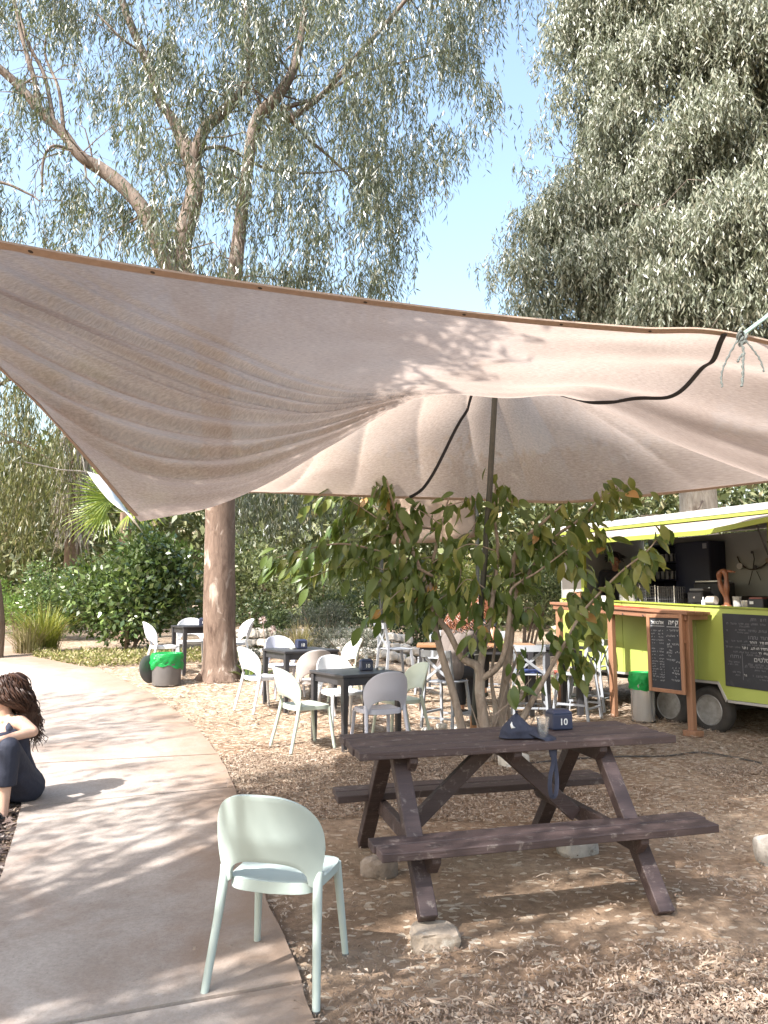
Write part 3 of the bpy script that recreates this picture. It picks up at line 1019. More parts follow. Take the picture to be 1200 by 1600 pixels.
# ================================================================== CAFE CHAIR (rounded plastic shell)
def chair_proto(name, label, plastic, loc, rz, group, scale=1.0):
    t = thing(name, label, 'chair', loc, rz, group, scale)
    # seat: rounded square, slightly dished, with a skirt
    mb = MB(); mb.smooth = True
    n = 28
    def outline(k, s):
        a = 2 * math.pi * k / n
        c, q = math.cos(a), math.sin(a)
        e = 0.42
        x = math.copysign(abs(c) ** e, c) * 0.212 * s
        y = math.copysign(abs(q) ** e, q) * 0.205 * s
        x *= 1 + 0.06 * (y / 0.2)
        return x, y
    vs, fs = [], []
    rings = [(0.25, 0.436), (0.6, 0.439), (0.85, 0.447), (0.95, 0.452), (1.0, 0.447), (1.0, 0.412), (0.965, 0.408), (0.93, 0.435), (0.5, 0.428)]
    for s, z in rings:
        for k in range(n):
            x, y = outline(k, s)
            vs.append((x, y, z + (0.012 * (y / 0.2) ** 2 if s > 0.5 and z > 0.43 else 0) - (0.014 * max(0, y - 0.15) / 0.05 if z > 0.44 else 0) - 0.006 * (1 - min(1, abs(x) / 0.2)) * (1 if y < 0 else 0)))
    for i in range(len(rings) - 1):
        for k in range(n):
            k2 = (k + 1) % n
            fs.append((i * n + k, i * n + k2, (i + 1) * n + k2, (i + 1) * n + k))
    fs.append(tuple(range(n)))
    fs.append(tuple((len(rings) - 1) * n + k for k in range(n - 1, -1, -1)))
    mb.add(vs, fs)
    mb.build('seat', plastic, t)
    # back shell: broad oval above an arched opening, running down into the rear legs
    mb = MB(); mb.smooth = True
    NU, NVv = 40, 12
    V, F = [], []
    us = [math.sin(math.pi * (i / NU - 0.5)) for i in range(NU + 1)]
    def shell(u, f):
        au = min(abs(u), 1.0)
        zt = 0.600 + 0.245 * (1 - au ** 2.5) ** (1 / 2.5)
        if au < 0.80:
            zb = 0.452 + 0.106 * math.sqrt(max(0, 1 - (au / 0.80) ** 2.4))
        else:
            zb = 0.452 - 0.03 * (au - 0.8) / 0.2
        z = zb + (zt - zb) * f
        taper = 1 - 0.13 * min(max((0.60 - z) / 0.17, 0), 1) ** 1.2
        x = 0.242 * u * taper
        y = -0.205 - 0.16 * (z - 0.43) - 0.30 * max(z - 0.6, 0) ** 2 + 0.075 * (x / 0.24) ** 2 - 0.02 - 0.055 * (1 - (x / 0.24) ** 2) * min(max((z - 0.45) / 0.2, 0), 1)
        return Vector((x, y, z))
    for i in range(NU + 1):
        for k in range(NVv + 1):
            V.append(shell(us[i], k / NVv))
    for i in range(NU):
        for k in range(NVv):
            q = i * (NVv + 1) + k
            F.append((q, q + NVv + 1, q + NVv + 2, q + 1))
    mb.add(V, F)
    o = mb.build('backrest', plastic, t)
    sd = o.modifiers.new('thickness', 'SOLIDIFY'); sd.thickness = 0.014; sd.offset = 0
    bv = o.modifiers.new('edge', 'BEVEL'); bv.width = 0.004; bv.segments = 2; bv.limit_method = 'ANGLE'; bv.angle_limit = R(60)
    for s in (-1, 1):
        mb = MB()
        mb.tube(catmull([(s * 0.217, -0.168, 0.50), (s * 0.214, -0.182, 0.44), (s * 0.222, -0.212, 0.30), (s * 0.245, -0.285, 0.004)], 5),
                [0.019] * 5 + [0.0205] * 5 + [0.019, 0.0185, 0.018, 0.0175, 0.017, 0.0165], 12)
        mb.build('leg', plastic, t)
        mb = MB()
        mb.tube([(s * 0.192, 0.175, 0.43), (s * 0.200, 0.192, 0.30), (s * 0.22, 0.232, 0.004)], [0.021, 0.019, 0.0155], 12)
        mb.build('leg', plastic, t)
        for x, y in ((s * 0.245, -0.285), (s * 0.22, 0.232)):
            mb = MB(); mb.lathe([(0.0, -0.002), (0.0165, -0.002), (0.0175, 0.008)], (x, y, 0.0), 10)
            mb.build('foot_cap', pmat('foot_cap_grey', (0.12, 0.12, 0.115), None, 5, 0.7), t)
    return t

def plastic(name, c):
    return pmat(name, c, tuple(v * 0.94 for v in c), 4, 0.42, 0.03, 150, spec=0.5, c3=tuple(v * 0.72 for v in c), c3pos=0.74, c3scale=6)
MINT, WHITE, CREAM = plastic('plastic_mint', (0.385, 0.448, 0.415)), plastic('plastic_white', (0.66, 0.66, 0.67)), plastic('plastic_cream', (0.54, 0.58, 0.48))
LILAC, ROSE, SAGE = plastic('plastic_pale_lilac', (0.46, 0.465, 0.53)), plastic('plastic_rose_grey', (0.44, 0.40, 0.385)), plastic('plastic_sage', (0.44, 0.49, 0.415))

CHG = 'rounded plastic cafe chairs'
proto = chair_proto('cafe_chair', 'mint green plastic chair standing alone at the edge of the path, back to the camera', MINT, (-0.447, 3.635, 0.012), R(-13), CHG)
def place_chair(label, mat, x, y, rz):
    c = copy_tree(proto)
    c['label'] = label
    c.location = (x, y, gz(x, y) + 0.004); c.rotation_euler = (0, 0, R(rz))
    for ch in c.children:
        if ch.name.startswith('foot_cap'):
            continue
        if mat.name not in ch.data.materials:
            key = ch.name.split('.')[0] + mat.name + str(ch.data.name)
            if key not in MATS:
                me = ch.data.copy(); me.materials.clear(); me.materials.append(mat); MATS[key] = me
            ch.data = MATS[key]
    return c
A, B, C3 = (-0.31, 8.63), (-1.15, 10.68), (-3.10, 13.07)
place_chair('sage green chair at the left side of the black table nearest the picnic table', SAGE, -0.83, 8.32, -57)
place_chair('pale lilac chair with its back to the camera, nearest the picnic table', LILAC, -0.06, 8.17, 24)
place_chair('cream chair at the right end of the black table nearest the picnic table', CREAM, 0.17, 8.94, 118)
place_chair('white chair half hidden behind the black table nearest the picnic table', WHITE, -0.50, 9.26, 208)
place_chair('sunlit white chair at the left side of the second black table, by the trunk', WHITE, -1.60, 10.38, -50)
place_chair('rose grey chair at the near side of the second black table', ROSE, -0.96, 10.16, 24)
place_chair('pale lilac chair behind the second black table, in front of the low stones', LILAC, -1.42, 11.18, 208)
place_chair('cream chair at the right end of the second black table', CREAM, -0.66, 11.0, 118)
place_chair('white chair between the green-bagged bin and the small table behind the trunk', WHITE, -3.60, 12.82, -62)
place_chair('white chair facing the camera behind the table in front of the glossy shrub', WHITE, -3.38, 13.62, 195)
place_chair('white chair peeping out to the right of the big pale trunk', WHITE, -2.60, 13.38, 118)

# ================================================================== BLACK CAFE TABLES
BLK = pmat('black_paint', (0.030, 0.029, 0.032), (0.042, 0.041, 0.045), 10, 0.38, 0.06, 60, c3=(0.10, 0.095, 0.09), c3pos=0.72, c3scale=5)
def cafe_table(label, x, y, rz, h=0.76, w=0.76, group='black square cafe tables'):
    t = thing('cafe_table', label, 'table', (x, y, gz(x, y)), R(rz), group)
    mb = MB(); mb.box((0, 0, h - 0.016), (w, w, 0.032)); mb.build('tabletop', BLK, t, bevel=0.006, seg=2)
    for s in (-1, 1):
        mb = MB(); mb.box((0, s * (w / 2 - 0.045), h - 0.075), (w - 0.15, 0.022, 0.084)); mb.build('apron', BLK, t, bevel=0.003)
        mb = MB(); mb.box((s * (w / 2 - 0.045), 0, h - 0.075), (0.022, w - 0.15, 0.084)); mb.build('apron', BLK, t, bevel=0.003)
        for q in (-1, 1):
            mb = MB(); mb.prism([(-0.033, -0.033), (0.033, -0.033), (0.033, 0.033), (-0.033, 0.033)], 0, h - 0.033)
            for i in range(4):
                v = mb.v[i]; mb.v[i] = (v[0] * 0.72, v[1] * 0.72, -0.03)
            mb.v = [(v[0] + s * (w / 2 - 0.045), v[1] + q * (w / 2 - 0.045), v[2]) for v in mb.v]
            mb.build('leg', BLK, t, bevel=0.004)
    return t
cafe_table('black square table nearest the picnic table with a napkin box on top', A[0], A[1], 33)
cafe_table('second black square table with a napkin box and ashtray, right of the trunk', B[0], B[1], 31, w=0.80)
cafe_table('black table half hidden behind the big pale trunk', C3[0], C3[1], 30)

# ================================================================== NAPKIN BOXES
NAVY = pmat('navy_plastic', (0.022, 0.028, 0.058), (0.03, 0.036, 0.07), 9, 0.42, 0.05, 80)
LETTER = pmat('white_lettering', (0.72, 0.72, 0.70), None, 5, 0.6)
def text_mesh(s, size, ext, name, mat, parent, M, bold=0.0, align='CENTER'):
    cu = bpy.data.curves.new('lettering', 'FONT')
    cu.body = s; cu.size = size; cu.extrude = ext; cu.offset = bold
    cu.align_x = align; cu.align_y = 'CENTER'; cu.resolution_u = 3
    o = bpy.data.objects.new('lettering', cu); COL.objects.link(o)
    bpy.context.view_layer.update()
    me = bpy.data.meshes.new_from_object(o.evaluated_get(bpy.context.evaluated_depsgraph_get()))
    bpy.data.objects.remove(o); bpy.data.curves.remove(cu)
    me.transform(M)
    me.materials.clear(); me.materials.append(mat); me.name = name
    q = bpy.data.objects.new(name, me); COL.objects.link(q)
    if parent is not None: q.parent = parent
    return q
def face_matrix(x, y, z, rz=0.0, lean=0.0):
    """writing on an upright face that looks towards local -y"""
    return Matrix.Translation((x, y, z)) @ Matrix.Rotation(rz, 4, 'Z') @ Matrix.Rotation(math.pi / 2 - lean, 4, 'X')
def napkin_box(label, loc, rz, s=1.0, tissue=False):
    t = thing('napkin_box', label, 'napkin box', loc, rz, 'navy napkin boxes with a number', s)
    mb = MB()
    # body with a front that leans back a little, and a lid sloping to a ridge
    w, d, h = 0.076, 0.062, 0.108
    mb.add([(-w, -d, 0), (w, -d, 0), (w, d, 0), (-w, d, 0), (-w * 0.97, -d * 0.97, h), (w * 0.97, -d * 0.97, h), (w * 0.97, d * 0.97, h), (-w * 0.97, d * 0.97, h)],
           [(3, 2, 1, 0), (4, 5, 6, 7), (0, 1, 5, 4), (1, 2, 6, 5), (2, 3, 7, 6), (3, 0, 4, 7)])
    mb.build('body', NAVY, t, bevel=0.009, seg=3)
    mb = MB()
    w2, d2 = w * 1.03, d * 1.03
    mb.add([(-w2, -d2, h), (w2, -d2, h), (w2, d2, h), (-w2, d2, h), (-w * 0.75, -d * 0.55, h + 0.026), (w * 0.75, -d * 0.55, h + 0.026), (w * 0.75, d * 0.55, h + 0.026), (-w * 0.75, d * 0.55, h + 0.026)],
           [(3, 2, 1, 0), (4, 5, 6, 7), (0, 1, 5, 4), (1, 2, 6, 5), (2, 3, 7, 6), (3, 0, 4, 7)])
    mb.build('lid', NAVY, t, bevel=0.006, seg=2)
    text_mesh('10', 0.062, 0.0004, 'number', LETTER, t, face_matrix(0.004, -d - 0.0012, 0.052), 0.0012)
    if tissue:
        mb = MB(); mb.smooth = True
        vs = []
        for j in range(5):
            for i in range(5):
                vs.append((0.030 * (i - 2) / 2 * (1 - 0.15 * j), 0.008 * math.sin(i * 1.5 + j), h + 0.024 + 0.011 * j + 0.006 * math.sin(i * 2.1)))
        mb.add(vs, [(j * 5 + i, j * 5 + i + 1, (j + 1) * 5 + i + 1, (j + 1) * 5 + i) for j in range(4) for i in range(4)])
        o = mb.build('napkin', pmat('paper_white', (0.8, 0.8, 0.79), None, 9, 0.9), t)
        o.modifiers.new('thickness', 'SOLIDIFY').thickness = 0.002
    return t
p = on_table(877, 1141)
napkin_box('navy napkin box marked 10 on the picnic table beside the plastic cup', (p.x, p.y + 0.06, 0.846), R(14), 0.92)
zA = gz(*A) + 0.762; zB = gz(*B) + 0.762; zC = gz(*C3) + 0.762
napkin_box('navy napkin box with a white tissue on the black table nearest the picnic table', (-0.20, 8.72, zA), R(18), 0.9, True)
napkin_box('navy napkin box beside the ashtray on the second black table', (-1.14, 10.72, zB), R(28), 0.95)
napkin_box('navy napkin box on the table behind the big trunk', (-3.02, 13.0, zC), R(10), 0.95)
def ashtray(label, loc):
    mb = MB(); mb.lathe([(0.0, 0.004), (0.035, 0.004), (0.04, 0.022), (0.05, 0.022), (0.052, 0.0), (0, 0)], loc, 20)
    o = mb.build('ashtray', pmat('ashtray_steel', (0.4, 0.4, 0.4), None, 5, 0.35, metal=0.8))
    tag(o, label, 'ashtray', 'round ashtrays')
ashtray('small round ashtray beside the napkin box on the second black table', (-1.24, 10.62, zB))
ashtray('small round ashtray right of the tissue box on the nearest black table', (-0.04, 8.78, zA))

# ================================================================== PLASTIC CUP OF WATER
def cup():
    p = on_table(849, 1154)
    t = thing('plastic_cup', 'clear plastic cup with a little water on the picnic table', 'cup', (p.x, p.y, 0.846))
    def clear(name, col, gl):
        m, nt, N, L, b = _new(name)
        tr = N.new('ShaderNodeBsdfTransparent'); tr.inputs[0].default_value = (*col, 1)
        gs = N.new('ShaderNodeBsdfGlossy'); gs.inputs['Roughness'].default_value = 0.08
        lw = N.new('ShaderNodeLayerWeight'); lw.inputs[0].default_value = gl
        mx = N.new('ShaderNodeMixShader')
        L.new(lw.outputs['Facing'], mx.inputs[0]); L.new(tr.outputs[0], mx.inputs[1]); L.new(gs.outputs[0], mx.inputs[2])
        df = N.new('ShaderNodeBsdfDiffuse'); df.inputs[0].default_value = (0.8, 0.82, 0.84, 1)
        m3 = N.new('ShaderNodeMixShader'); m3.inputs[0].default_value = 0.045
        L.new(mx.outputs[0], m3.inputs[1]); L.new(df.outputs[0], m3.inputs[2])
        L.new(m3.outputs[0], N['Material Output'].inputs[0])
        return m
    m = clear('clear_plastic', (0.93, 0.94, 0.95), 0.42)
    mb = MB()
    mb.lathe([(0.0, 0.001), (0.026, 0.001), (0.0275, 0.004), (0.0385, 0.118), (0.0405, 0.119), (0.0405, 0.122), (0.0375, 0.122), (0.0265, 0.006), (0.0, 0.005)], seg=32)
    mb.build('cup_wall', m, t)
    m2 = clear('water', (0.90, 0.94, 0.97), 0.25)
    mb = MB(); mb.lathe([(0, 0.0062), (0.0262, 0.0064), (0.0298, 0.042), (0, 0.042)], seg=32)
    mb.build('water', m2, t)
    mb = MB(); mb.tube([(0.034 * math.cos(a), 0.034 * math.sin(a), 0.083) for a in np.linspace(0, 2 * math.pi, 32)], 0.0012, 5, False)
    mb.build('ridge', m, t)
    # white straw / stick leaning by the cup
    q = on_table(828, 1143)
    mb = MB(); mb.tube([(q.x - 0.01, q.y, 0.851), (q.x + 0.045, q.y - 0.05, 0.855)], 0.005, 6)
    o = mb.build('paper_straw', pmat('paper_white', (0.8, 0.8, 0.8)))
    tag(o, 'short white paper stick lying by the plastic cup', 'straw')
cup()

# ================================================================== NAVY FABRIC POUCH WITH STRAP
def pouch():
    fab = pmat('navy_fabric', (0.018, 0.022, 0.042), (0.032, 0.036, 0.06), 30, 0.85, 0.5, 500)
    c = on_table(812, 1152)
    t = thing('cloth_pouch', 'crumpled navy cloth pouch on the picnic table, its strap hanging over the edge', 'pouch', (c.x, c.y + 0.02, 0.845), 0.236)
    mb = MB(); mb.smooth = True
    n, m = 40, 18
    vs, fs = [], []
    for j in range(m + 1):
        f = j / m
        for k in range(n):
            a = 2 * math.pi * k / n
            ca, sa = math.cos(a), math.sin(a)
            rx = 0.125 * (1 - f ** 1.25) ** 0.85 if f < 1 else 0
            ry = 0.080 * (1 - f ** 1.3) ** 0.8 if f < 1 else 0
            # peak leans to the left of centre, flank slides down to the right
            x = ca * rx - 0.012 * f + (0.04 * (1 - f) if ca > 0.4 else 0)
            y = sa * ry
            z = 0.150 * f
            z *= 1 - 0.42 * max(0, x) / 0.12
            q = Vector((x * 12, y * 12, z * 12))
            wr = 0.022 * noise.noise(q * 0.9 + Vector((3, 1, 2))) - 0.016 * abs(noise.noise(q * 2.0))
            x += ca * wr; y += sa * wr
            vs.append((x, y, max(z, 0.0) + 0.002))
        
    for j in range(m):
        for k in range(n):
            k2 = (k + 1) % n
            fs.append((j * n + k, j * n + k2, (j + 1) * n + k2, (j + 1) * n + k))
    fs.append(tuple(range(n - 1, -1, -1)))
    mb.add(vs, fs)
    mb.build('pouch_body', fab, t, weld=True)
    # flap running to the edge of the table
    mb = MB(); mb.smooth = True
    path = catmull([(0.03, -0.02, 0.06), (0.085, -0.05, 0.04), (0.125, -0.085, 0.016), (0.142, -0.125, 0.006), (0.145, -0.152, -0.02), (0.146, -0.160, -0.09)], 5)
    V, F = [], []
    for i, q in enumerate(path):
        w = 0.055 * (1 - i / len(path)) + 0.022
        V += [(q[0] - w, q[1] - w * 0.3, q[2] - 0.004), (q[0], q[1], q[2] + 0.006), (q[0] + w, q[1] + w * 0.35, q[2] - 0.004)]
    for i in range(len(path) - 1):
        for k in range(2):
            F.append((i * 3 + k, i * 3 + k + 1, (i + 1) * 3 + k + 1, (i + 1) * 3 + k))
    mb.add(V, F)
    o = mb.build('flap', fab, t)
    o.modifiers.new('thickness', 'SOLIDIFY').thickness = 0.006
    # loop of strap hanging down
    mb = MB()
    lp = catmull([(0.135, -0.162, -0.03), (0.138, -0.166, -0.12), (0.118, -0.168, -0.20), (0.112, -0.17, -0.27), (0.125, -0.17, -0.315), (0.148, -0.17, -0.30), (0.158, -0.168, -0.22), (0.150, -0.166, -0.12), (0.146, -0.162, -0.03)], 6)
    for i in range(len(lp) - 1):
        mb.bar(lp[i], Vector(lp[i + 1]) + (Vector(lp[i + 1]) - Vector(lp[i])) * 0.1, 0.024, 0.004, up=(0.3, 1, 0))
    mb.build('strap', fab, t)
    mb = MB(); mb.smooth = True
    mb.add([(-0.075, -0.062, 0.062), (-0.05, -0.066, 0.064), (-0.062, -0.058, 0.076), (-0.066, -0.05, 0.098), (-0.078, -0.056, 0.082)], [(0, 1, 2), (0, 2, 3, 4)])
    o = mb.build('white_tag', LETTER, t); o.modifiers.new('thickness', 'SOLIDIFY').thickness = 0.003
pouch()

# ================================================================== BAR STOOLS WITH CROSSED BACKS
GREYP = pmat('stool_pale_grey', (0.31, 0.325, 0.35), (0.27, 0.285, 0.31), 6, 0.5, 0.05, 90, c3=(0.36, 0.37, 0.38), c3pos=0.72, c3scale=7)
def stool_proto(label, x, y, rz):
    t = thing('bar_stool', label, 'bar stool', (x, y, gz(x, y)), R(rz), 'pale grey bar stools with crossed backs')
    sh, top = 0.60, 0.985
    mb = MB(); mb.prism([(-0.185, -0.19), (0.185, -0.19), (0.205, 0.20), (-0.205, 0.20)], sh - 0.022, sh); mb.build('seat', GREYP, t, bevel=0.01, seg=2)
    for s in (-1, 1):
        mb = MB()
        pts = catmull([(s * 0.225, -0.265, -0.02), (s * 0.20, -0.205, sh - 0.03), (s * 0.192, -0.215, 0.74), (s * 0.198, -0.27, top)], 5)
        for a, b in zip(pts[:-1], pts[1:]):
            mb.bar(a, Vector(b) + (Vector(b) - Vector(a)) * 0.05, 0.036, 0.028, up=(1, 0, 0))
        mb.build('leg', GREYP, t)
        mb = MB(); mb.bar((s * 0.225, 0.245, -0.02), (s * 0.185, 0.17, sh - 0.02), 0.034, 0.03, up=(1, 0, 0)); mb.build('leg', GREYP, t)
        mb = MB(); mb.bar((s * 0.214, 0.225, 0.20), (s * 0.214, -0.24, 0.20), 0.022, 0.026); mb.build('stretcher', GREYP, t)
        mb = MB()
        pts = catmull([(s * 0.185, -0.208, sh + 0.02), (0, -0.228 - 0.008 * s, 0.755), (-s * 0.185, -0.25, 0.915)], 5)
        for a, b in zip(pts[:-1], pts[1:]):
            mb.bar(a, Vector(b) + (Vector(b) - Vector(a)) * 0.06, 0.034, 0.014, up=(0, 1, 0))
        mb.build('cross_slat', GREYP, t)
    mb = MB(); mb.bar((-0.215, 0.235, 0.155), (0.215, 0.235, 0.155), 0.026, 0.022); mb.build('footrest', GREYP, t)
    mb = MB(); mb.bar((-0.215, -0.245, 0.155), (0.215, -0.245, 0.155), 0.024, 0.022); mb.build('stretcher', GREYP, t)
    mb = MB()
    pts = [(0.21 * u, -0.272 - 0.030 * (1 - u * u), 0.945) for u in np.linspace(-1, 1, 9)]
    for a, b in zip(pts[:-1], pts[1:]):
        mb.bar(a, Vector(b) + (Vector(b) - Vector(a)) * 0.05, 0.018, 0.085)
    mb.build('top_rail', GREYP, t)
    return t
st = stool_proto('lone pale grey bar stool before the low stones, left of the leafy tree', 0.18, 12.0, -68)
STOOLS = [('pale grey bar stool under the seated person in the taupe shirt', 0.80, 9.98, -35),
          ('pale grey bar stool with a dark blue cushion, behind the trunks of the leafy tree', 1.98, 10.75, -6),
          ('pale grey bar stool nearest the steel bin, turned to the small bar table', 2.62, 10.72, 52),
          ('pale grey bar stool farther back, against the sunlit green side of the trailer', 2.98, 11.35, 58),
          ('pale grey bar stool partly hidden behind the taupe-shirted person', 0.78, 11.95, 150),
          ('pale grey bar stool at the back of the bar table under the leafy branches', 1.72, 12.25, 175)]
for lab, x, y, rz in STOOLS:
    c = copy_tree(st); c['label'] = lab
    c.location = (x, y, gz(x, y)); c.rotation_euler = (0, 0, R(rz))
mb = MB(); mb.box((1.98, 10.76, gz(1.98, 10.75) + 0.62), (0.35, 0.34, 0.036), Matrix.Rotation(R(-6), 3, 'Z'))
o = mb.build('seat_cushion', pmat('blue_cushion', (0.02, 0.035, 0.12), (0.03, 0.05, 0.16), 9, 0.8), bevel=0.014, seg=3)
tag(o, 'dark blue cushion on the bar stool behind the leafy tree', 'cushion')

def bar_table(label, x, y, rz, w, d, h, topm):
    t = thing('bar_table', label, 'table', (x, y, gz(x, y)), R(rz), 'tall bar tables by the trailer')
    n = 3
    for k in range(n):
        yy = -d / 2 + d * (k + 0.5) / n
        mb = MB(); mb.box((0, yy, h - 0.02), (w, d / n - 0.006, 0.04)); mb.build('plank', topm, t, bevel=0.004)
    for s in (-1, 1):
        mb = MB(); mb.box((0, s * (d / 2 - 0.06), h - 0.085), (w - 0.2, 0.03, 0.09)); mb.build('apron', BLK, t)
        for q in (-1, 1):
            mb = MB(); mb.box((s * (w / 2 - 0.07), q * (d / 2 - 0.06), (h - 0.04) / 2 - 0.02), (0.075, 0.075, h - 0.04)); mb.build('leg', BLK, t, bevel=0.004)
    return t
barwood = pmat('bar_top_wood', (0.30, 0.16, 0.075), (0.24, 0.12, 0.055), 4, 0.5, 0.2, 40, vec=(0.6, 6, 6))
bar_table('tall brown-topped bar table where people sit behind the leafy tree', 1.30, 11.15, -4, 1.65, 0.62, 0.94, barwood)
bar_table('small black bar table between the stools and the wooden counter', 2.42, 11.05, 12, 0.62, 0.62, 0.93, BLK)
# dish of food on the brown bar table
zt = gz(1.3, 11.15) + 0.94
mb = MB(); mb.lathe([(0, 0.004), (0.06, 0.004), (0.10, 0.018), (0.105, 0.018), (0.07, 0.0), (0, 0)], (1.68, 11.0, zt), 20)
o = mb.build('plate', pmat('plate_white', (0.75, 0.74, 0.72), None, 5, 0.3)); tag(o, 'white plate with a green salad on the brown bar table', 'plate')
mb = MB()
rr = random.Random(4)
for k in range(26):
    a, r = rr.uniform(0, 6.3), rr.uniform(0, 0.06)
    mb.box((1.68 + r * math.cos(a), 11.0 + r * math.sin(a), zt + 0.02 + rr.uniform(0, 0.02)), (0.03, 0.02, 0.006), Matrix.Rotation(rr.uniform(0, 3), 3, (rr.random(), rr.random(), 1)))
mb.build('salad', pmat('salad_green', (0.18, 0.28, 0.05), (0.35, 0.36, 0.10), 40, 0.6), o)

# ================================================================== BINS
def bin_bag(t, r, z0, z1, mat, seed, droop=0.03):
    mb = MB(); mb.smooth = True
    n, rows = 40, 9
    vs, fs = [], []
    for j in range(rows):
        f = j / (rows - 1)
        for k in range(n):
            a = 2 * math.pi * k / n
            q = Vector((math.cos(a) * 2.0, math.sin(a) * 2.0, f * 2.2 + seed))
            wr = 0.016 * noise.noise(q * 1.4) + 0.010 * noise.noise(Vector((a * 4.0, f * 5, seed)))
            rad = r * (1.025 - 0.005 * math.sin(f * 6)) + 0.012 * math.sin(math.pi * f) + 2.0 * wr * (0.35 + 0.65 * math.sin(math.pi * f))
            rad += (0.007 * math.sin(13 * a + 2.5 * math.sin(5 * f + seed) + seed) + 0.005 * math.sin(23 * a - 6 * f)) * math.sin(math.pi * min(f + 0.12, 1))
            zz = z0 + (z1 - z0) * f - (1 - f) * droop * (0.5 + 0.5 * math.sin(a * 2 + seed) + 0.25 * math.sin(a * 7)) + 0.006 * noise.noise(q * 3)
            vs.append((rad * math.cos(a), rad * math.sin(a), zz))
    for zz, fr in ((z1 + 0.006, 0.99), (z1, 0.94), (z1 - 0.08, 0.88), (z1 - 0.2, 0.72)):
        for k in range(n):
            a = 2 * math.pi * k / n
            w = 1 + 0.03 * noise.noise(Vector((a * 3, zz * 9, seed)))
            vs.append((r * fr * w * math.cos(a), r * fr * w * math.sin(a), zz))
    for j in range(rows + 3):
        for k in range(n):
            k2 = (k + 1) % n
            fs.append((j * n + k, j * n + k2, (j + 1) * n + k2, (j + 1) * n + k))
    fs.append(tuple((rows + 3) * n + k for k in range(n)))
    mb.add(vs, fs)
    mb.build('bin_bag', mat, t)
def bag_material():
    m, nt, N, L, b = _new('green_bag')
    b.inputs['Base Color'].default_value = (0.015, 0.36, 0.085, 1)
    b.inputs['Roughness'].default_value = 0.2
    t = N.new('ShaderNodeBsdfTranslucent'); t.inputs[0].default_value = (0.05, 0.65, 0.15, 1)
    mx = N.new('ShaderNodeMixShader'); mx.inputs[0].default_value = 0.3
    L.new(b.outputs[0], mx.inputs[1]); L.new(t.outputs[0], mx.inputs[2]); L.new(mx.outputs[0], N['Material Output'].inputs[0])
    tc = N.new('ShaderNodeTexCoord').outputs['Object']
    nn = noise_node(nt, tc, 22, 4, 0.6, 1.5, (1, 1, 2.2)); bump(nt, b, nn.outputs[0], 0.6, 0.02)
    return m
BAG = bag_material()
p = G(254, 1074)
t = thing('litter_bin', 'round dark grey litter bin with a green bag, standing by the path near the trunk', 'bin', (p.x, p.y + 0.2, gz(p.x, p.y + 0.2) - 0.01), 0)
dk = pmat('bin_dark_grey', (0.105, 0.098, 0.096), (0.135, 0.125, 0.122), 3, 0.45, 0.06, 60, c3=(0.22, 0.2, 0.19), c3pos=0.72, c3scale=4)
mb = MB(); mb.lathe([(0.0, 0.0), (0.205, 0.0), (0.212, 0.02), (0.222, 0.40), (0.222, 0.44), (0.21, 0.44), (0.20, 0.03), (0, 0.03)], seg=40); mb.build('drum', dk, t)
bin_bag(t, 0.222, 0.30, 0.475, BAG, 1.3, 0.07)
l = thing('bin_lid', 'round dark bin lid leaning against the grey litter bin', 'lid', (p.x - 0.29, p.y + 0.26, gz(p.x - 0.3, p.y + 0.26)), 0)
Rm = Matrix.Rotation(R(-24), 3, 'Z') @ Matrix.Rotation(R(80), 3, 'Y')
mb = MB(); mb.lathe([(0.0, 0.03), (0.10, 0.028), (0.19, 0.015), (0.215, 0.0), (0.205, -0.012), (0.0, 0.012)], (0.0, 0, 0.212), 36, Rm); mb.build('disc', dk, l)
p = G(1008, 1130)
t = thing('litter_bin', 'stainless steel litter bin with a green bag in front of the trailer', 'bin', (p.x + 0.03, p.y + 0.15, gz(p.x, p.y)), 0)
ss = pmat('brushed_steel', (0.66, 0.66, 0.66), (0.56, 0.56, 0.56), 3, 0.26, 0.05, 30, metal=0.72, vec=(8, 8, 0.3))
mb = MB(); mb.lathe([(0.0, 0.0), (0.150, 0.0), (0.152, 0.012), (0.155, 0.50), (0.155, 0.56), (0.146, 0.56), (0.146, 0.03), (0, 0.03)], seg=40); mb.build('drum', ss, t)
mb = MB(); mb.lathe([(0.1535, 0.0), (0.1555, 0.0), (0.1555, 0.018), (0.1535, 0.018)], seg=40); mb.build('base_ring', pmat('bin_black', (0.03, 0.03, 0.03), None, 5, 0.5), t)
bin_bag(t, 0.157, 0.43, 0.645, BAG, 4.2, 0.02)

# ================================================================== FOOD TRAILER
LIME = pmat('lime_paint', (0.36, 0.415, 0.10), (0.325, 0.38, 0.09), 2.5, 0.42, 0.03, 60, c3=(0.31, 0.35, 0.08), c3pos=0.76, c3scale=5)
LIMEB = pmat('lime_trim', (0.27, 0.32, 0.052), (0.245, 0.295, 0.048), 4, 0.4)
TWHITE = pmat('trailer_white', (0.385, 0.365, 0.35), (0.335, 0.32, 0.305), 3, 0.45, 0.02, 60, c3=(0.55, 0.52, 0.48), c3pos=0.72, c3scale=4)
INNER = pmat('inner_wall_grey', (0.42, 0.44, 0.43), (0.38, 0.40, 0.39), 3, 0.6)
DARKM = pmat('dark_metal', (0.030, 0.031, 0.035), (0.045, 0.045, 0.05), 6, 0.5)
STEEL = MATS['brushed_steel']
TO = Vector((4.12, 9.95, 0)); TRZ = R(-60)
TM = Matrix.Translation(TO) @ Matrix.Rotation(TRZ, 4, 'Z')
def sill(x): return 1.585 - 0.040 * x
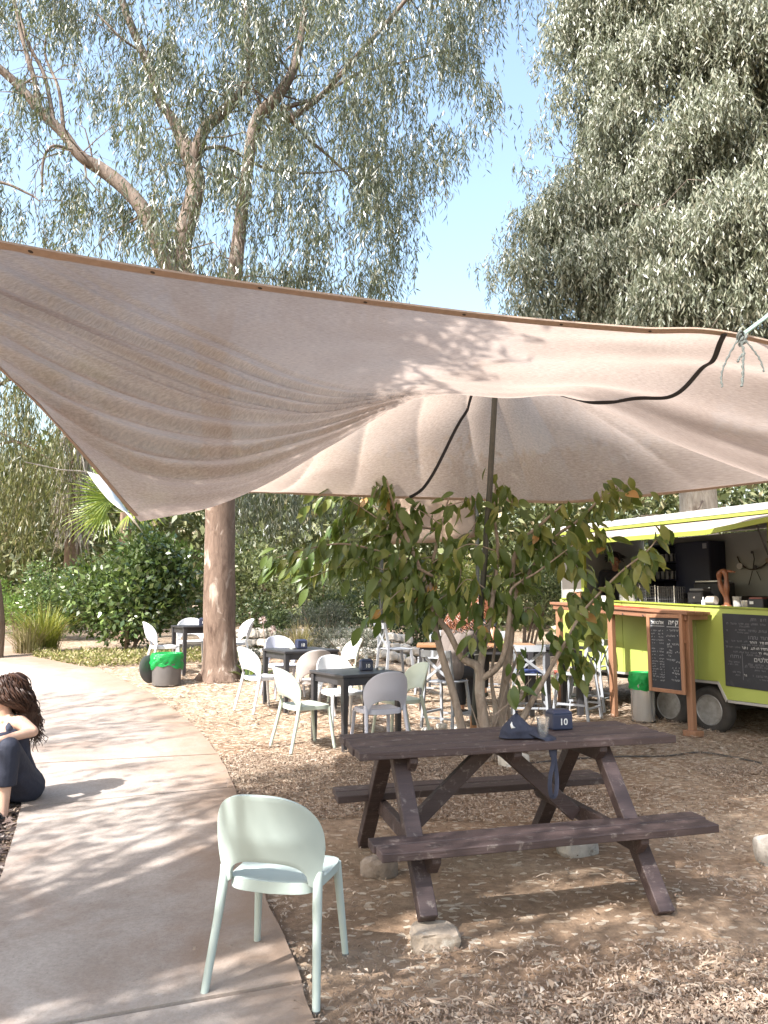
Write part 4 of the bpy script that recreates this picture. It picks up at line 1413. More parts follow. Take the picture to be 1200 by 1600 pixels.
def trailer():
    T = thing('food_trailer', 'lime green food trailer with an open serving hatch, raised awning and white roof', 'food trailer', TO, TRZ)
    def part(nm, mb, mat, bevel=0.0, parent=None): return mb.build(nm, mat, parent or T, bevel=bevel)
    XZ = lambda y: Matrix(((1, 0, 0, 0), (0, 0, 1, y), (0, 1, 0, 0), (0, 0, 0, 1)))
    xl, xr = -2.62, 2.7
    # front panels, joints between them left as narrow gaps
    xs = [xl, -1.40, -0.16]
    for a, b in zip(xs[:-1], xs[1:]):
        mb = MB(); mb.prism([(a + 0.003, 0.655), (b - 0.003, 0.655), (b - 0.003, sill(b)), (a + 0.003, sill(a))], 0.0, 0.035, XZ(0)); part('side_panel', mb, LIME, 0.004)
    mb = MB(); mb.prism([(-0.157, 0.655), (0.145, 0.655), (0.255, 0.445), (xr, 0.445), (xr, sill(xr)), (-0.157, sill(-0.157))], 0.0, 0.035, XZ(0)); part('side_panel', mb, LIME, 0.004)
    # rounded nose at the far left corner
    mb = MB(); mb.smooth = True
    n = 8; V = []; F = []
    for i in range(n + 1):
        a = math.pi / 2 * i / n
        x, y = xl - 0.14 * math.sin(a), 0.14 * (1 - math.cos(a)) + 0.0
        V += [(x, y, 0.655), (x, y, sill(xl))]
    for i in range(n): F.append((2 * i, 2 * i + 1, 2 * i + 3, 2 * i + 2))
    mb.add(V, F); o = part('nose_panel', mb, LIME); o.modifiers.new('thickness', 'SOLIDIFY').thickness = 0.02
    # white skirting strip that steps down behind the wheels
    for pts in ([(xl, 0.62), (0.13, 0.62), (0.13, 0.652), (xl, 0.652)], [(0.133, 0.652), (0.133, 0.618), (0.238, 0.41), (0.262, 0.442), (0.152, 0.652)], [(0.265, 0.41), (xr, 0.41), (xr, 0.442), (0.265, 0.442)]):
        mb = MB(); mb.prism(pts, -0.012, 0.03, XZ(0)); part('trim_strip', mb, TWHITE, 0.003)
    # wheel-arch return
    mb = MB(); mb.prism([(0.16, 0.63), (0.25, 0.43), (0.27, 0.43), (0.18, 0.63)], 0.04, 0.5, XZ(0)); part('wheel_arch', mb, pmat('arch_grey', (0.35, 0.34, 0.33)))
    # sill
    mb = MB(); mb.prism([(xl, sill(xl)), (0.95, sill(0.95)), (0.95, sill(0.95) + 0.022), (xl, sill(xl) + 0.022)], -0.02, 0.05, XZ(0)); part('sill', mb, LIMEB, 0.003)
    # uprights at the ends of the hatch
    mb = MB(); mb.box((-2.155, 0.02, 2.15), (0.07, 0.06, 0.99)); part('hatch_jamb', mb, LIMEB, 0.004)
    mb = MB(); mb.box((0.95, 0.02, 2.10), (0.07, 0.06, 1.04)); part('hatch_jamb', mb, LIMEB, 0.004)
    mb = MB(); mb.box(((xl - 2.19) / 2 - 0.0, 0.022, 2.19), (2.62 - 2.19 - 0.004, 0.035, 0.98)); part('front_panel', mb, TWHITE, 0.003)
    mb = MB(); mb.box((1.85, 0.022, 2.10), (1.69, 0.035, 1.14)); part('front_panel', mb, TWHITE, 0.003)
    # shell
    mb = MB(); mb.box((xl - 0.12, 1.08, 1.67), (0.04, 1.88, 2.05)); part('end_wall', mb, TWHITE, 0.003)
    mb = MB(); mb.box((xr - 0.02, 1.02, 1.60), (0.04, 1.96, 2.2)); part('end_wall', mb, TWHITE, 0.003)
    mb = MB(); mb.box((0.02, 2.02, 1.67), (xr - xl - 0.05, 0.04, 2.06)); part('back_wall', mb, INNER)
    mb = MB(); mb.box((xl - 0.09, 1.03, 1.69), (0.015, 1.9, 2.0)); part('inner_wall', mb, INNER)
    mb = MB(); mb.box((0.02, 1.03, 0.685), (xr - xl - 0.10, 1.90, 0.05)); part('floor_plate', mb, DARKM)
    mb = MB(); mb.box((0.0, 1.02, 2.775), (xr - xl + 0.22, 2.14, 0.09)); part('roof', mb, TWHITE, 0.012)
    mb = MB(); mb.box((0.0, 1.08, 2.834), (xr - xl + 0.10, 1.95, 0.03)); part('roof_cap', mb, TWHITE, 0.01)
    mb = MB(); mb.box((-0.0, -0.045, 2.708), (xr - xl + 0.14, 0.06, 0.036)); part('gutter', mb, LIMEB, 0.004)
    mb = MB(); mb.box((-0.0, 0.0, 2.655), (xr - xl + 0.04, 0.04, 0.06)); part('header', mb, TWHITE)
    # awning flap: hinged at the gutter, its front edge kinked
    fr = [(-2.55, 2.50), (-1.6, 2.495), (0.49, 2.478), (1.29, 2.56), (2.2, 2.65)]
    mb = MB()
    V, F = [], []
    for x, z in fr:
        V += [(x, -0.03, 2.688), (x, -0.55, z)]
    for i in range(len(fr) - 1): F.append((2 * i, 2 * i + 1, 2 * i + 3, 2 * i + 2))
    mb.add(V, F); o = part('awning', mb, pmat('awning_cream', (0.32, 0.272, 0.245), (0.29, 0.247, 0.222), 4, 0.8)); o.modifiers.new('thickness', 'SOLIDIFY').thickness = 0.014
    for (x0, z0), (x1, z1) in zip(fr[:-1], fr[1:]):
        mb = MB(); mb.bar((x0, -0.56, z0), (x1, -0.56, z1), 0.022, 0.062, up=(0, 0, 1))
        # bar(): w across, h along up
        part('awning_edge', mb, LIMEB, 0.003)
    mb = MB(); mb.bar((-2.545, -0.035, 2.68), (-2.545, -0.55, 2.495), 0.03, 0.05); part('awning_edge', mb, LIMEB)
    mb = MB(); mb.tube([(-2.42, -0.46, 2.52), (-2.16, -0.03, 2.02)], 0.014, 8); part('gas_strut', mb, DARKM)
    mb = MB(); mb.tube([(0.93, -0.03, 2.2), (1.1, -0.48, 2.54)], 0.012, 8); part('gas_strut', mb, DARKM)
    for x in (-0.28, -0.20):
        mb = MB(); mb.lathe([(0, 0), (0.018, 0.004), (0.022, 0.02), (0, 0.024)], (x, -0.44, 2.49), 12); part('awning_lamp', mb, TWHITE)
    # chassis
    for y in (0.45, 1.55):
        mb = MB(); mb.box((0.0, y, 0.57), (xr - xl - 0.2, 0.07, 0.11)); part('chassis_beam', mb, DARKM)
    for x in (-0.03, -0.64):
        mb = MB(); mb.tube([(x, 0.15, 0.28), (x, 1.85, 0.28)], 0.035, 8); part('axle', mb, DARKM)
    mb = MB(); mb.box((0.0, 1.97, 0.36), (xr - xl - 0.1, 0.03, 0.56)); part('added_dark_sheet', mb, DARKM)  # dark sheet added to make the space under the trailer read as shaded
    # wheels
    tyre_m = pmat('tyre_rubber', (0.028, 0.026, 0.025), (0.06, 0.052, 0.046), 5, 0.85, 0.3, 60)
    rim_m = pmat('rim_silver', (0.34, 0.335, 0.33), (0.22, 0.21, 0.20), 14, 0.45, metal=0.35)
    hole_shade = pmat('rim_hole_shade', (0.012, 0.012, 0.013), None, 5, 0.8)  # near-black discs laid on the rim paint in the shade of its holes
    Rx = Matrix.Rotation(math.pi / 2, 3, 'X')          # lathe axis z -> -y
    for x in (-0.03, -0.66):
        for yy, flip in ((0.10, 1), (1.85, -1)):
            Rm = Rx if flip > 0 else Matrix.Rotation(-math.pi / 2, 3, 'X')
            zc = 0.285
            mb = MB(); mb.lathe([(0.188, -0.08), (0.262, -0.085), (0.288, -0.062), (0.295, -0.03), (0.295, 0.03), (0.288, 0.062), (0.262, 0.085), (0.215, 0.088), (0.188, 0.078), (0.184, 0.04), (0.184, -0.05), (0.188, -0.08)], (x, yy, zc), 48, Rm)
            ty = part('wheel', mb, tyre_m)
            mb = MB(); mb.lathe([(0.192, 0.080), (0.184, 0.088), (0.176, 0.080), (0.170, 0.040), (0.164, 0.026), (0.132, 0.036), (0.124, 0.030), (0.112, -0.015), (0.100, -0.022), (0.070, -0.018), (0.050, 0.0), (0.0, 0.0)], (x, yy, zc), 48, Rm)
            mb.build('rim', rim_m, ty)
            for k in range(12):
                a = 2 * math.pi * k / 12
                mb = MB(); mb.lathe([(0.014, -0.004), (0.0145, 0.004), (0.0, 0.005)], (x + 0.148 * math.cos(a), yy - flip * 0.031, zc + 0.148 * math.sin(a)), 10, Rm, sx=1.0); mb.build('rim_hole_shade', hole_shade, ty)
            for k in range(4):
                a = 2 * math.pi * k / 4 + 0.4
                mb = MB(); mb.lathe([(0.011, -0.02), (0.011, 0.004), (0.0, 0.006)], (x + 0.045 * math.cos(a), yy, zc + 0.045 * math.sin(a)), 6, Rm); mb.build('wheel_nut', rim_m, ty)
            mb = MB(); mb.lathe([(0.028, 0.0), (0.026, 0.03), (0, 0.034)], (x, yy, zc), 16, Rm); mb.build('hub_cap', rim_m, ty)
    # blackboard fixed to the side, chalk lines on it
    mb = MB(); mb.prism([(0.25, 0.615), (1.85, 0.575), (1.85, 1.455), (0.25, 1.505)], -0.012, 0.0, XZ(-0.002))
    bb = part('menu_board', mb, pmat('blackboard', (0.020, 0.021, 0.026), (0.030, 0.031, 0.038), 3, 0.7, c3=(0.055, 0.055, 0.06), c3pos=0.66, c3scale=4), 0.003)
    chalk = pmat('chalk', (0.70, 0.70, 0.68), (0.55, 0.55, 0.54), 60, 0.95)
    dim = pmat('chalk_faint', (0.20, 0.20, 0.215), (0.13, 0.13, 0.145), 60, 0.95)
    rnd = random.Random(21)
    def scrawl(x0, x1, z, h, mat, y=-0.0175, mbx=None, zs=0.0):
        """a line of small chalk strokes, too small in the photograph to read"""
        m = mbx or MB()
        x = x1
        while x > x0:
            L_ = rnd.uniform(2.2, 4.6) * h
            e = max(x - L_, x0)
            q = x
            while q > e + h * 0.3:
                zz = z + zs * q
                k = rnd.random()
                m.box((q, y, zz), (h * 0.14, 0.0012, h * rnd.uniform(0.6, 1.0)))
                if k < 0.75: m.box((q - h * 0.22, y, zz + h * 0.38 * rnd.choice((-1, 1, 1))), (h * 0.5, 0.0012, h * 0.14))
                q -= h * rnd.uniform(0.45, 0.75)
            x = e - h * rnd.uniform(0.5, 1.1)
        if mbx is None:
            return m.build('chalk_writing', mat, bb)
    bright_m, faint_m = MB(), MB()
    sl = -0.025
    Xr = 0.885
    for x0, x1, z, h, m in ((0.62, 0.84, 1.44, 0.036, faint_m), (0.36, 0.83, 1.385, 0.024, faint_m), (0.48, 0.62, 1.355, 0.02, faint_m), (0.29, 0.33, 1.385, 0.03, faint_m),
                             (0.60, 0.84, 1.305, 0.030, faint_m), (0.42, 0.56, 1.31, 0.022, faint_m), (0.44, 0.6, 1.28, 0.018, faint_m), (0.29, 0.32, 1.30, 0.022, faint_m),
                             (0.58, 0.85, 1.225, 0.042, faint_m), (0.62, 0.87, 1.168, 0.030, bright_m), (0.36, 0.58, 1.175, 0.022, faint_m), (0.5, 0.8, 1.135, 0.02, faint_m),
                             (0.50, 0.86, 1.098, 0.031, bright_m), (0.32, 0.48, 1.10, 0.020, faint_m), (0.28, 0.31, 1.16, 0.026, faint_m), (0.28, 0.31, 1.10, 0.026, faint_m), (0.72, 0.88, 1.045, 0.028, bright_m),
                             (0.36, 0.7, 1.045, 0.022, faint_m), (0.55, 0.75, 1.015, 0.022, faint_m), (0.28, 0.48, 0.985, 0.044, faint_m), (0.30, 0.46, 0.92, 0.020, faint_m), (0.30, 0.44, 0.89, 0.018, faint_m),
                             (0.56, 0.87, 0.905, 0.026, faint_m), (0.58, 0.84, 0.875, 0.02, faint_m), (0.64, 0.8, 0.84, 0.018, faint_m), (0.52, 0.56, 0.88, 0.03, faint_m), (0.62, 0.88, 0.775, 0.026, faint_m),
                             (0.36, 0.47, 0.80, 0.022, faint_m), (0.7, 0.86, 0.735, 0.018, faint_m), (0.38, 0.46, 0.765, 0.018, faint_m), (0.52, 0.55, 0.77, 0.03, bright_m)):
        scrawl(x0, x1, z, h, None, mbx=m, zs=sl * 0.5)
    faint_m.box((0.505, -0.0175, 0.87), (0.005, 0.0012, 0.33))
    for k, z in enumerate((1.40, 1.30, 1.14, 1.0, 0.86, 0.68)):
        ring = [(0.99 + 0.032 * math.cos(a), -0.0175, z + 0.032 * math.sin(a)) for a in np.linspace(0.4, 5.2, 12)] if k > 1 else [(0.96, -0.0175, z - 0.035), (1.03, -0.0175, z - 0.037), (1.03, -0.0175, z + 0.035), (0.96, -0.0175, z + 0.037), (0.96, -0.0175, z - 0.035)]
        bright_m.tube(ring, 0.0045, 4, True)
        scrawl(1.08, 1.5, z, 0.03, None, mbx=faint_m)
    scrawl(1.0, 1.7, 1.22, 0.03, None, mbx=faint_m)
    bright_m.build('chalk_writing', chalk, bb); faint_m.build('chalk_writing', dim, bb)
    text_mesh('םיטלס', 0.075, 0.0006, 'chalk_writing', pmat('chalk_soft', (0.40, 0.40, 0.40), None, 40, 0.95), bb, face_matrix(0.76, -0.0158, 0.955), 0.0005)
    return T
trailer()

def tl(x, y, z): return TM @ Vector((x, y, z))

# things inside the trailer (each stands on a counter)
def in_trailer(name, label, cat, x, y, z, group=None, rz=0.0):
    return thing(name, label, cat, tl(x, y, z), TRZ + rz, group)
NAVYC = pmat('navy_cabinet', (0.012, 0.016, 0.045), (0.016, 0.020, 0.05), 4, 0.35)
t = in_trailer('work_counter', 'dark work counter along the back wall inside the trailer', 'counter', -0.6, 1.62, 0.712)
mb = MB(); mb.box((0, 0, 0.42), (4.1, 0.62, 0.84)); mb.build('cabinet', DARKM, t)
mb = MB(); mb.box((0, -0.01, 0.86), (4.14, 0.66, 0.04)); mb.build('worktop', STEEL, t, bevel=0.004)
mb = MB(); mb.box((0, 0.335, 0.95), (4.1, 0.02, 0.14)); mb.build('splashback', pmat('splash_brown', (0.10, 0.085, 0.075), None, 5, 0.5), t)
t = in_trailer('serving_counter', 'dark serving counter just inside the trailer hatch', 'counter', -0.6, 0.30, 0.712)
mb = MB(); mb.prism([(-1.98, 0.0), (1.5, 0.0), (1.5, sill(0.9) - 0.745), (-1.98, sill(-2.58) - 0.745)], -0.235, 0.235, Matrix(((1, 0, 0, 0), (0, 0, 1, 0), (0, 1, 0, 0), (0, 0, 0, 1)))); mb.build('cabinet', DARKM, t)
mb = MB(); mb.prism([(-1.98, sill(-2.58) - 0.742), (0.2, sill(-0.4) - 0.742), (0.2, sill(-0.4) - 0.712), (-1.98, sill(-2.58) - 0.712)], -0.24, 0.24, Matrix(((1, 0, 0, 0), (0, 0, 1, 0), (0, 1, 0, 0), (0, 0, 0, 1)))); mb.build('worktop', STEEL, t)
mb = MB(); mb.prism([(0.203, sill(-0.4) - 0.742), (1.5, sill(0.9) - 0.742), (1.5, sill(0.9) - 0.706), (0.203, sill(-0.4) - 0.706)], -0.242, 0.24, Matrix(((1, 0, 0, 0), (0, 0, 1, 0), (0, 1, 0, 0), (0, 0, 0, 1)))); mb.build('worktop', pmat('worktop_wood', (0.13, 0.06, 0.035), (0.17, 0.08, 0.045), 5, 0.5, vec=(0.5, 5, 5)), t)
def topz(x): return sill(x) + 0.004
# tall navy cupboard and open shelf on the back wall
t = in_trailer('wall_cupboard', 'dark navy cupboard hung on the back wall of the trailer', 'cupboard', -1.42, 1.80, 1.78)
mb = MB(); mb.box((0, 0, 0.40), (0.62, 0.36, 0.80)); mb.build('cabinet', NAVYC, t, bevel=0.004)
mb = MB(); mb.box((0, -0.19, 0.40), (0.60, 0.018, 0.78)); mb.build('cupboard_door', NAVYC, t, bevel=0.004)
mb = MB(); mb.box((0.23, -0.202, 0.72), (0.07, 0.004, 0.08)); mb.build('sticker', pmat('sticker_grey', (0.35, 0.36, 0.4), (0.25, 0.26, 0.3), 60, 0.6), t)
t = in_trailer('open_shelf', 'dark open shelf with rows of glasses beside the navy cupboard', 'shelf', -2.02, 1.80, 1.72)
for z in (0.0, 0.28, 0.56, 0.84):
    mb = MB(); mb.box((0, 0, z), (0.52, 0.34, 0.022)); mb.build('shelf_board', NAVYC, t)
for s in (-1, 1):
    mb = MB(); mb.box((s * 0.265, 0, 0.42), (0.02, 0.34, 0.86)); mb.build('side_board', NAVYC, t)
mb = MB(); mb.box((0, 0.165, 0.42), (0.5, 0.015, 0.84)); mb.build('back_board', NAVYC, t)
glassm = pmat('dull_glass', (0.22, 0.24, 0.27), (0.15, 0.16, 0.19), 20, 0.15)
first = None
for z in (0.012, 0.292, 0.572):
    for k in range(5):
        nth = ('leftmost', 'second', 'middle', 'fourth', 'rightmost')[k]; row = {0.012: 'lowest', 0.292: 'middle', 0.572: 'top'}[z]
        q = tl(-2.02 - 0.19 + 0.095 * k, 1.74, 1.72 + z)
        if first is None:
            mb = MB(); mb.lathe([(0, 0), (0.03, 0), (0.036, 0.13), (0.033, 0.13), (0.028, 0.008), (0, 0.008)], seg=14)
            first = mb.build('glass', glassm); c = first
        else:
            c = first.copy(); COL.objects.link(c)
        c.location = q
        tag(c, '%s drinking glass on the %s board of the dark shelf inside the trailer' % (nth, row), 'glass', 'glasses on the trailer shelf')
# espresso machine and grinder on the back worktop
t = in_trailer('coffee_machine', 'dark coffee machine with one bright knob on the back worktop', 'coffee machine', -0.98, 1.50, 1.593)
mb = MB(); mb.box((0, 0, 0.17), (0.46, 0.36, 0.34)); mb.build('housing', DARKM, t, bevel=0.02)
mb = MB(); mb.box((0.0, -0.01, 0.355), (0.42, 0.30, 0.03)); mb.build('cup_tray', STEEL, t, bevel=0.006)
mb = MB(); mb.box((0, -0.23, 0.03), (0.40, 0.12, 0.05)); mb.build('drip_tray', STEEL, t, bevel=0.004)
for s in (-0.1, 0.1):
    mb = MB(); mb.tube([(s, -0.18, 0.16), (s, -0.30, 0.15)], 0.016, 8); mb.build('handle', DARKM, t)
mb = MB(); mb.lathe([(0.02, 0), (0.018, 0.02), (0, 0.022)], (0.06, -0.18, 0.25), 14, Matrix.Rotation(math.pi / 2, 3, 'X')); mb.build('knob', STEEL, t)
t = in_trailer('toaster', 'grey box-shaped appliance on the serving counter behind the wire crates', 'appliance', -0.36, 0.36, topz(-0.36) + 0.02)
mb = MB(); mb.box((0, 0, 0.08), (0.24, 0.2, 0.16)); mb.build('housing', DARKM, t, bevel=0.015)
mb = MB(); mb.box((0, 0.02, 0.185), (0.22, 0.17, 0.04)); mb.build('lid', pmat('dull_grey', (0.16, 0.165, 0.17), None, 5, 0.5), t, bevel=0.01)
mb = MB(); mb.lathe([(0.014, 0), (0.012, 0.012), (0, 0.013)], (0.0, -0.1, 0.08), 12, Matrix.Rotation(math.pi / 2, 3, 'X')); mb.build('knob', STEEL, t)
# wire crates
wire = pmat('crate_wire', (0.10, 0.10, 0.105), None, 5, 0.4, metal=0.6)
def crate(label, x):
    t = in_trailer('wire_crate', label, 'crate', x, 0.22, topz(x) + 0.014, 'wire crates on the serving counter')
    w, d, h = 0.27, 0.22, 0.22
    mb = MB()
    for z in np.linspace(0.008, h, 6):
        mb.tube([(-w / 2, -d / 2, z), (w / 2, -d / 2, z), (w / 2, d / 2, z), (-w / 2, d / 2, z), (-w / 2, -d / 2, z)], 0.0035, 4)
    for k in range(8):
        for y in (-d / 2, d / 2):
            X = -w / 2 + w * k / 7
            mb.tube([(X, y, 0.0), (X, y, h)], 0.0035, 4)
    for k in range(6):
        Y = -d / 2 + d * k / 5
        for X in (-w / 2, w / 2):
            mb.tube([(X, Y, 0.0), (X, Y, h)], 0.0035, 4)
        mb.tube([(-w / 2, Y, 0.006), (w / 2, Y, 0.006)], 0.0035, 4)
    mb.build('wire_basket', wire, t)
    for s in (-1, 1):
        mb = MB(); mb.tube([(s * w / 2, -d / 2, 0), (s * w / 2, -d / 2, h + 0.012)], 0.007, 6); mb.build('corner_post', STEEL, t)
crate('wire crate next to the steel drum on the serving counter', -1.02)
crate('wire crate between the other crate and the grey appliance on the serving counter', -0.70)
t = in_trailer('steel_drum', 'shiny steel drum on the serving counter under the hanging leaves', 'drum', -1.42, 0.20, topz(-1.42) + 0.012)
mb = MB(); mb.lathe([(0, 0), (0.15, 0), (0.15, 0.25), (0.0, 0.255)], seg=36); mb.build('body', STEEL, t)
for z in (0.06, 0.2):
    mb = MB(); mb.tube([(0.152 * math.cos(a), 0.152 * math.sin(a), z) for a in np.linspace(0, 2 * math.pi, 32)], 0.004, 5, False); mb.build('band', STEEL, t)
# driftwood loop
t = in_trailer('driftwood_loop', 'copper brown driftwood loop standing on the serving counter', 'ornament', 0.15, 0.20, topz(0.15) - 0.006)
cop = pmat('polished_wood', (0.30, 0.125, 0.06), (0.17, 0.065, 0.035), 5, 0.30, 0.1, 20, vec=(3, 3, 0.6))
mb = MB()
pts = catmull([(0.02, 0, 0), (0.015, 0, 0.10), (-0.035, 0, 0.22), (-0.075, 0.01, 0.33), (-0.075, 0.01, 0.42), (-0.03, 0.0, 0.465), (0.02, 0, 0.44), (0.035, -0.005, 0.33), (0.03, -0.005, 0.2), (0.03, 0, 0.1), (0.03, 0, 0.0)], 5)
mb.tube(pts, [0.032 + 0.006 * math.sin(i * 0.7) for i in range(len(pts))], 10, bumpy=0.1)
mb.tube(catmull([(0.0, 0, 0.45), (0.06, 0.01, 0.46), (0.15, 0.015, 0.445)], 5), [0.024] * 4 + [0.018] * 4 + [0.01] * 3, 8, bumpy=0.15)
mb.build('branch', cop, t)
mb = MB(); mb.lathe([(0, 0), (0.07, 0), (0.06, 0.03), (0, 0.035)], (0.02, 0, 0), 18); mb.build('base_block', cop, t)
t = in_trailer('paper_roll', 'pale paper roll on its holder beside the driftwood loop', 'paper roll', 0.0, 0.14, topz(0.0) - 0.006)
mb = MB(); mb.tube([(-0.06, 0, 0.085), (0.06, 0, 0.085)], 0.055, 20); mb.build('roll', pmat('paper_cream', (0.62, 0.58, 0.52), None, 5, 0.9), t)
mb = MB(); mb.box((0, 0, 0.012), (0.16, 0.12, 0.024)); mb.box((-0.075, 0, 0.06), (0.01, 0.03, 0.10)); mb.build('holder', DARKM, t)
def jar(name, label, cat, x, r, h, mat, y=0.2):
    t = in_trailer(name, label, cat, x, y, topz(x) - 0.004)
    mb = MB(); mb.lathe([(0, 0), (r * 0.85, 0), (r, h), (r * 0.94, h), (r * 0.8, 0.01), (0, 0.01)], seg=20); mb.build('body', mat, t)
    mb = MB(); mb.lathe([(r * 1.04, h), (r * 1.04, h + 0.012), (r * 0.9, h + 0.013), (r * 0.9, h)], seg=20); mb.build('rim', mat, t)
jar('glass_jar', 'clear glass jar right of the driftwood loop', 'jar', 0.32, 0.055, 0.13, pmat('jar_glass', (0.42, 0.42, 0.40), (0.3, 0.3, 0.29), 30, 0.1))
jar('metal_tub', 'low metal tub between the glass jar and the black box', 'tub', 0.45, 0.065, 0.085, STEEL)
t = in_trailer('card_box', 'black box with a white label on the serving counter', 'box', 0.63, 0.18, topz(0.63) - 0.002)
mb = MB(); mb.box((0, 0, 0.06), (0.2, 0.14, 0.12)); mb.build('body', DARKM, t, bevel=0.006)
mb = MB(); mb.box((-0.05, -0.0725, 0.075), (0.05, 0.003, 0.035)); mb.build('paper_label', LETTER, t)
mb = MB(); mb.box((0.0, 0, 0.13), (0.17, 0.12, 0.02)); mb.build('lid', pmat('lid_red_brown', (0.20, 0.06, 0.045), None, 5, 0.5), t)
t = in_trailer('squeeze_bottle', 'small white bottle at the foot of the driftwood loop', 'bottle', -0.10, 0.10, topz(-0.1) - 0.004)
mb = MB(); mb.lathe([(0, 0), (0.025, 0), (0.026, 0.07), (0.010, 0.09), (0.008, 0.12), (0, 0.122)], seg=14); mb.build('body', LETTER, t)
# wall decorations on the back wall
t = in_trailer('round_mirror', 'round dark mirror on the trailer back wall at the edge of the picture', 'mirror', -0.13, 1.985, 2.36)
Rx = Matrix.Rotation(math.pi / 2, 3, 'X')
mb = MB(); mb.lathe([(0, 0.0), (0.20, 0.0), (0.20, 0.03), (0.175, 0.03), (0.17, 0.012), (0, 0.012)], (0, 0, 0), 40, Rx); mb.build('frame', DARKM, t)
mb = MB(); mb.lathe([(0, 0.013), (0.169, 0.013), (0, 0.016)], (0, 0, 0), 40, Rx); mb.build('mirror_glass', pmat('mirror_dark', (0.10, 0.12, 0.22), None, 5, 0.08, metal=1.0), t)
t = in_trailer('twig_hanger', 'dark curved twig on the trailer back wall with small discs hanging from it', 'wall hanging', -0.62, 1.97, 2.16)
tw = pmat('twig_dark', (0.06, 0.045, 0.035), (0.09, 0.07, 0.05), 20, 0.8)
mb = MB(); mb.tube(catmull([(-0.28, 0, 0.17), (-0.22, -0.01, 0.06), (-0.08, -0.02, -0.03), (0.10, -0.02, -0.01), (0.24, -0.01, 0.09), (0.28, 0, 0.2)], 6), 0.010, 6, bumpy=0.3); mb.build('twig', tw, t)
mb = MB(); mb.tube([(-0.02, -0.02, -0.05), (0.02, -0.03, 0.12), (0.0, -0.02, 0.22)], 0.008, 5); mb.tube([(-0.10, -0.02, -0.26), (-0.03, -0.02, -0.06)], 0.006, 5); mb.tube([(0.04, -0.02, -0.06), (0.1, -0.02, -0.2)], 0.006, 5); mb.build('cord', DARKM, t)
for x, z, r, m in ((-0.22, 0.02, 0.048, LETTER), (0.24, 0.09, 0.035, pmat('disc_tan', (0.4, 0.33, 0.25), None, 5, 0.7)), (0.03, 0.0, 0.03, DARKM), (0.0, 0.22, 0.022, DARKM)):
    mb = MB(); mb.lathe([(0, -0.005), (r, -0.005), (r, 0.008), (0, 0.008)], (x, -0.04, z), 20, Rx, sy=1.0); mb.build('disc', m, t)
for k, (x, z) in enumerate(((-0.42, 2.52), (-0.40, 2.10))):
    mb = MB(); mb.lathe([(0, 0), (0.024, 0), (0.02, 0.02), (0, 0.022)], (0, 0, 0), 12, Rx)
    o = mb.build('wall_hook', DARKM, None); o.location = tl(x + 0.04, 1.985, z); o.rotation_euler = (0, 0, TRZ)
    tag(o, ('dark round knob on the back wall above and left of the round mirror', 'dark round knob on the back wall below and left of the round mirror')[k], 'hook', 'round wall knobs')

# ------------------------------------------------------------------ wooden counter outside the hatch
CW = pmat('counter_wood', (0.26, 0.125, 0.070), (0.19, 0.090, 0.052), 5, 0.55, 0.25, 30, vec=(0.5, 6, 6))
CWV = pmat('counter_wood_upright', (0.29, 0.15, 0.085), (0.22, 0.11, 0.062), 5, 0.6, 0.25, 30, vec=(6, 6, 0.5))
def counter():
    T = thing('wooden_counter', 'reddish brown wooden standing counter on posts in front of the trailer hatch', 'counter', TO, TRZ)
    zt = lambda x: 1.525 - 0.050 * x
    for k, (y0, y1) in enumerate(((-0.48, -0.32), (-0.314, -0.17), (-0.164, -0.03))):
        mb = MB(); mb.prism([(-2.38, zt(-2.38) - 0.036), (0.10, zt(0.1) - 0.036), (0.10, zt(0.1)), (-2.38, zt(-2.38))], y0, y1, Matrix(((1, 0, 0, 0), (0, 0, 1, 0), (0, 1, 0, 0), (0, 0, 0, 1))))
        mb.build('plank', CW, T, bevel=0.004)
    mb = MB(); mb.prism([(-2.34, zt(-2.34) - 0.105), (0.06, zt(0.06) - 0.105), (0.06, zt(0.06) - 0.038), (-2.34, zt(-2.34) - 0.038)], -0.455, -0.425, Matrix(((1, 0, 0, 0), (0, 0, 1, 0), (0, 1, 0, 0), (0, 0, 0, 1))))
    mb.build('apron', CW, T, bevel=0.003)
    for x in (-2.28, -1.24, 0.03):
        w = tl(x, -0.40, 0)
        zb = gz(w.x, w.y)
        mb = MB(); mb.box((x, -0.385, (zt(x) - 0.038 + zb) / 2), (0.085, 0.075, zt(x) - 0.038 - zb + 0.02)); mb.build('post', CWV, T, bevel=0.005)
        mb = MB(); mb.bar((x, -0.34, zt(x) - 0.07), (x, -0.03, zt(x) - 0.07), 0.05, 0.06); mb.build('bracket', CW, T)
    mb = MB(); w = tl(0.04, -0.42, 0); mb.box((0.05, -0.40, gz(w.x, w.y) + 0.025), (0.19, 0.16, 0.07)); mb.build('foot_block', CWV, T, bevel=0.005)
    for x in (-1.75, -0.95, -0.6):
        mb = MB(); mb.tube([(x, -0.46, zt(x) - 0.09), (x, -0.475, zt(x) - 0.10), (x, -0.478, zt(x) - 0.075)], 0.005, 6); mb.build('hook', DARKM, T)
counter()
cz = lambda x: 1.525 - 0.050 * x + 0.002
boxw = pmat('box_wood', (0.28, 0.15, 0.08), (0.20, 0.10, 0.055), 6, 0.6, 0.2, 40, vec=(5, 5, 1))
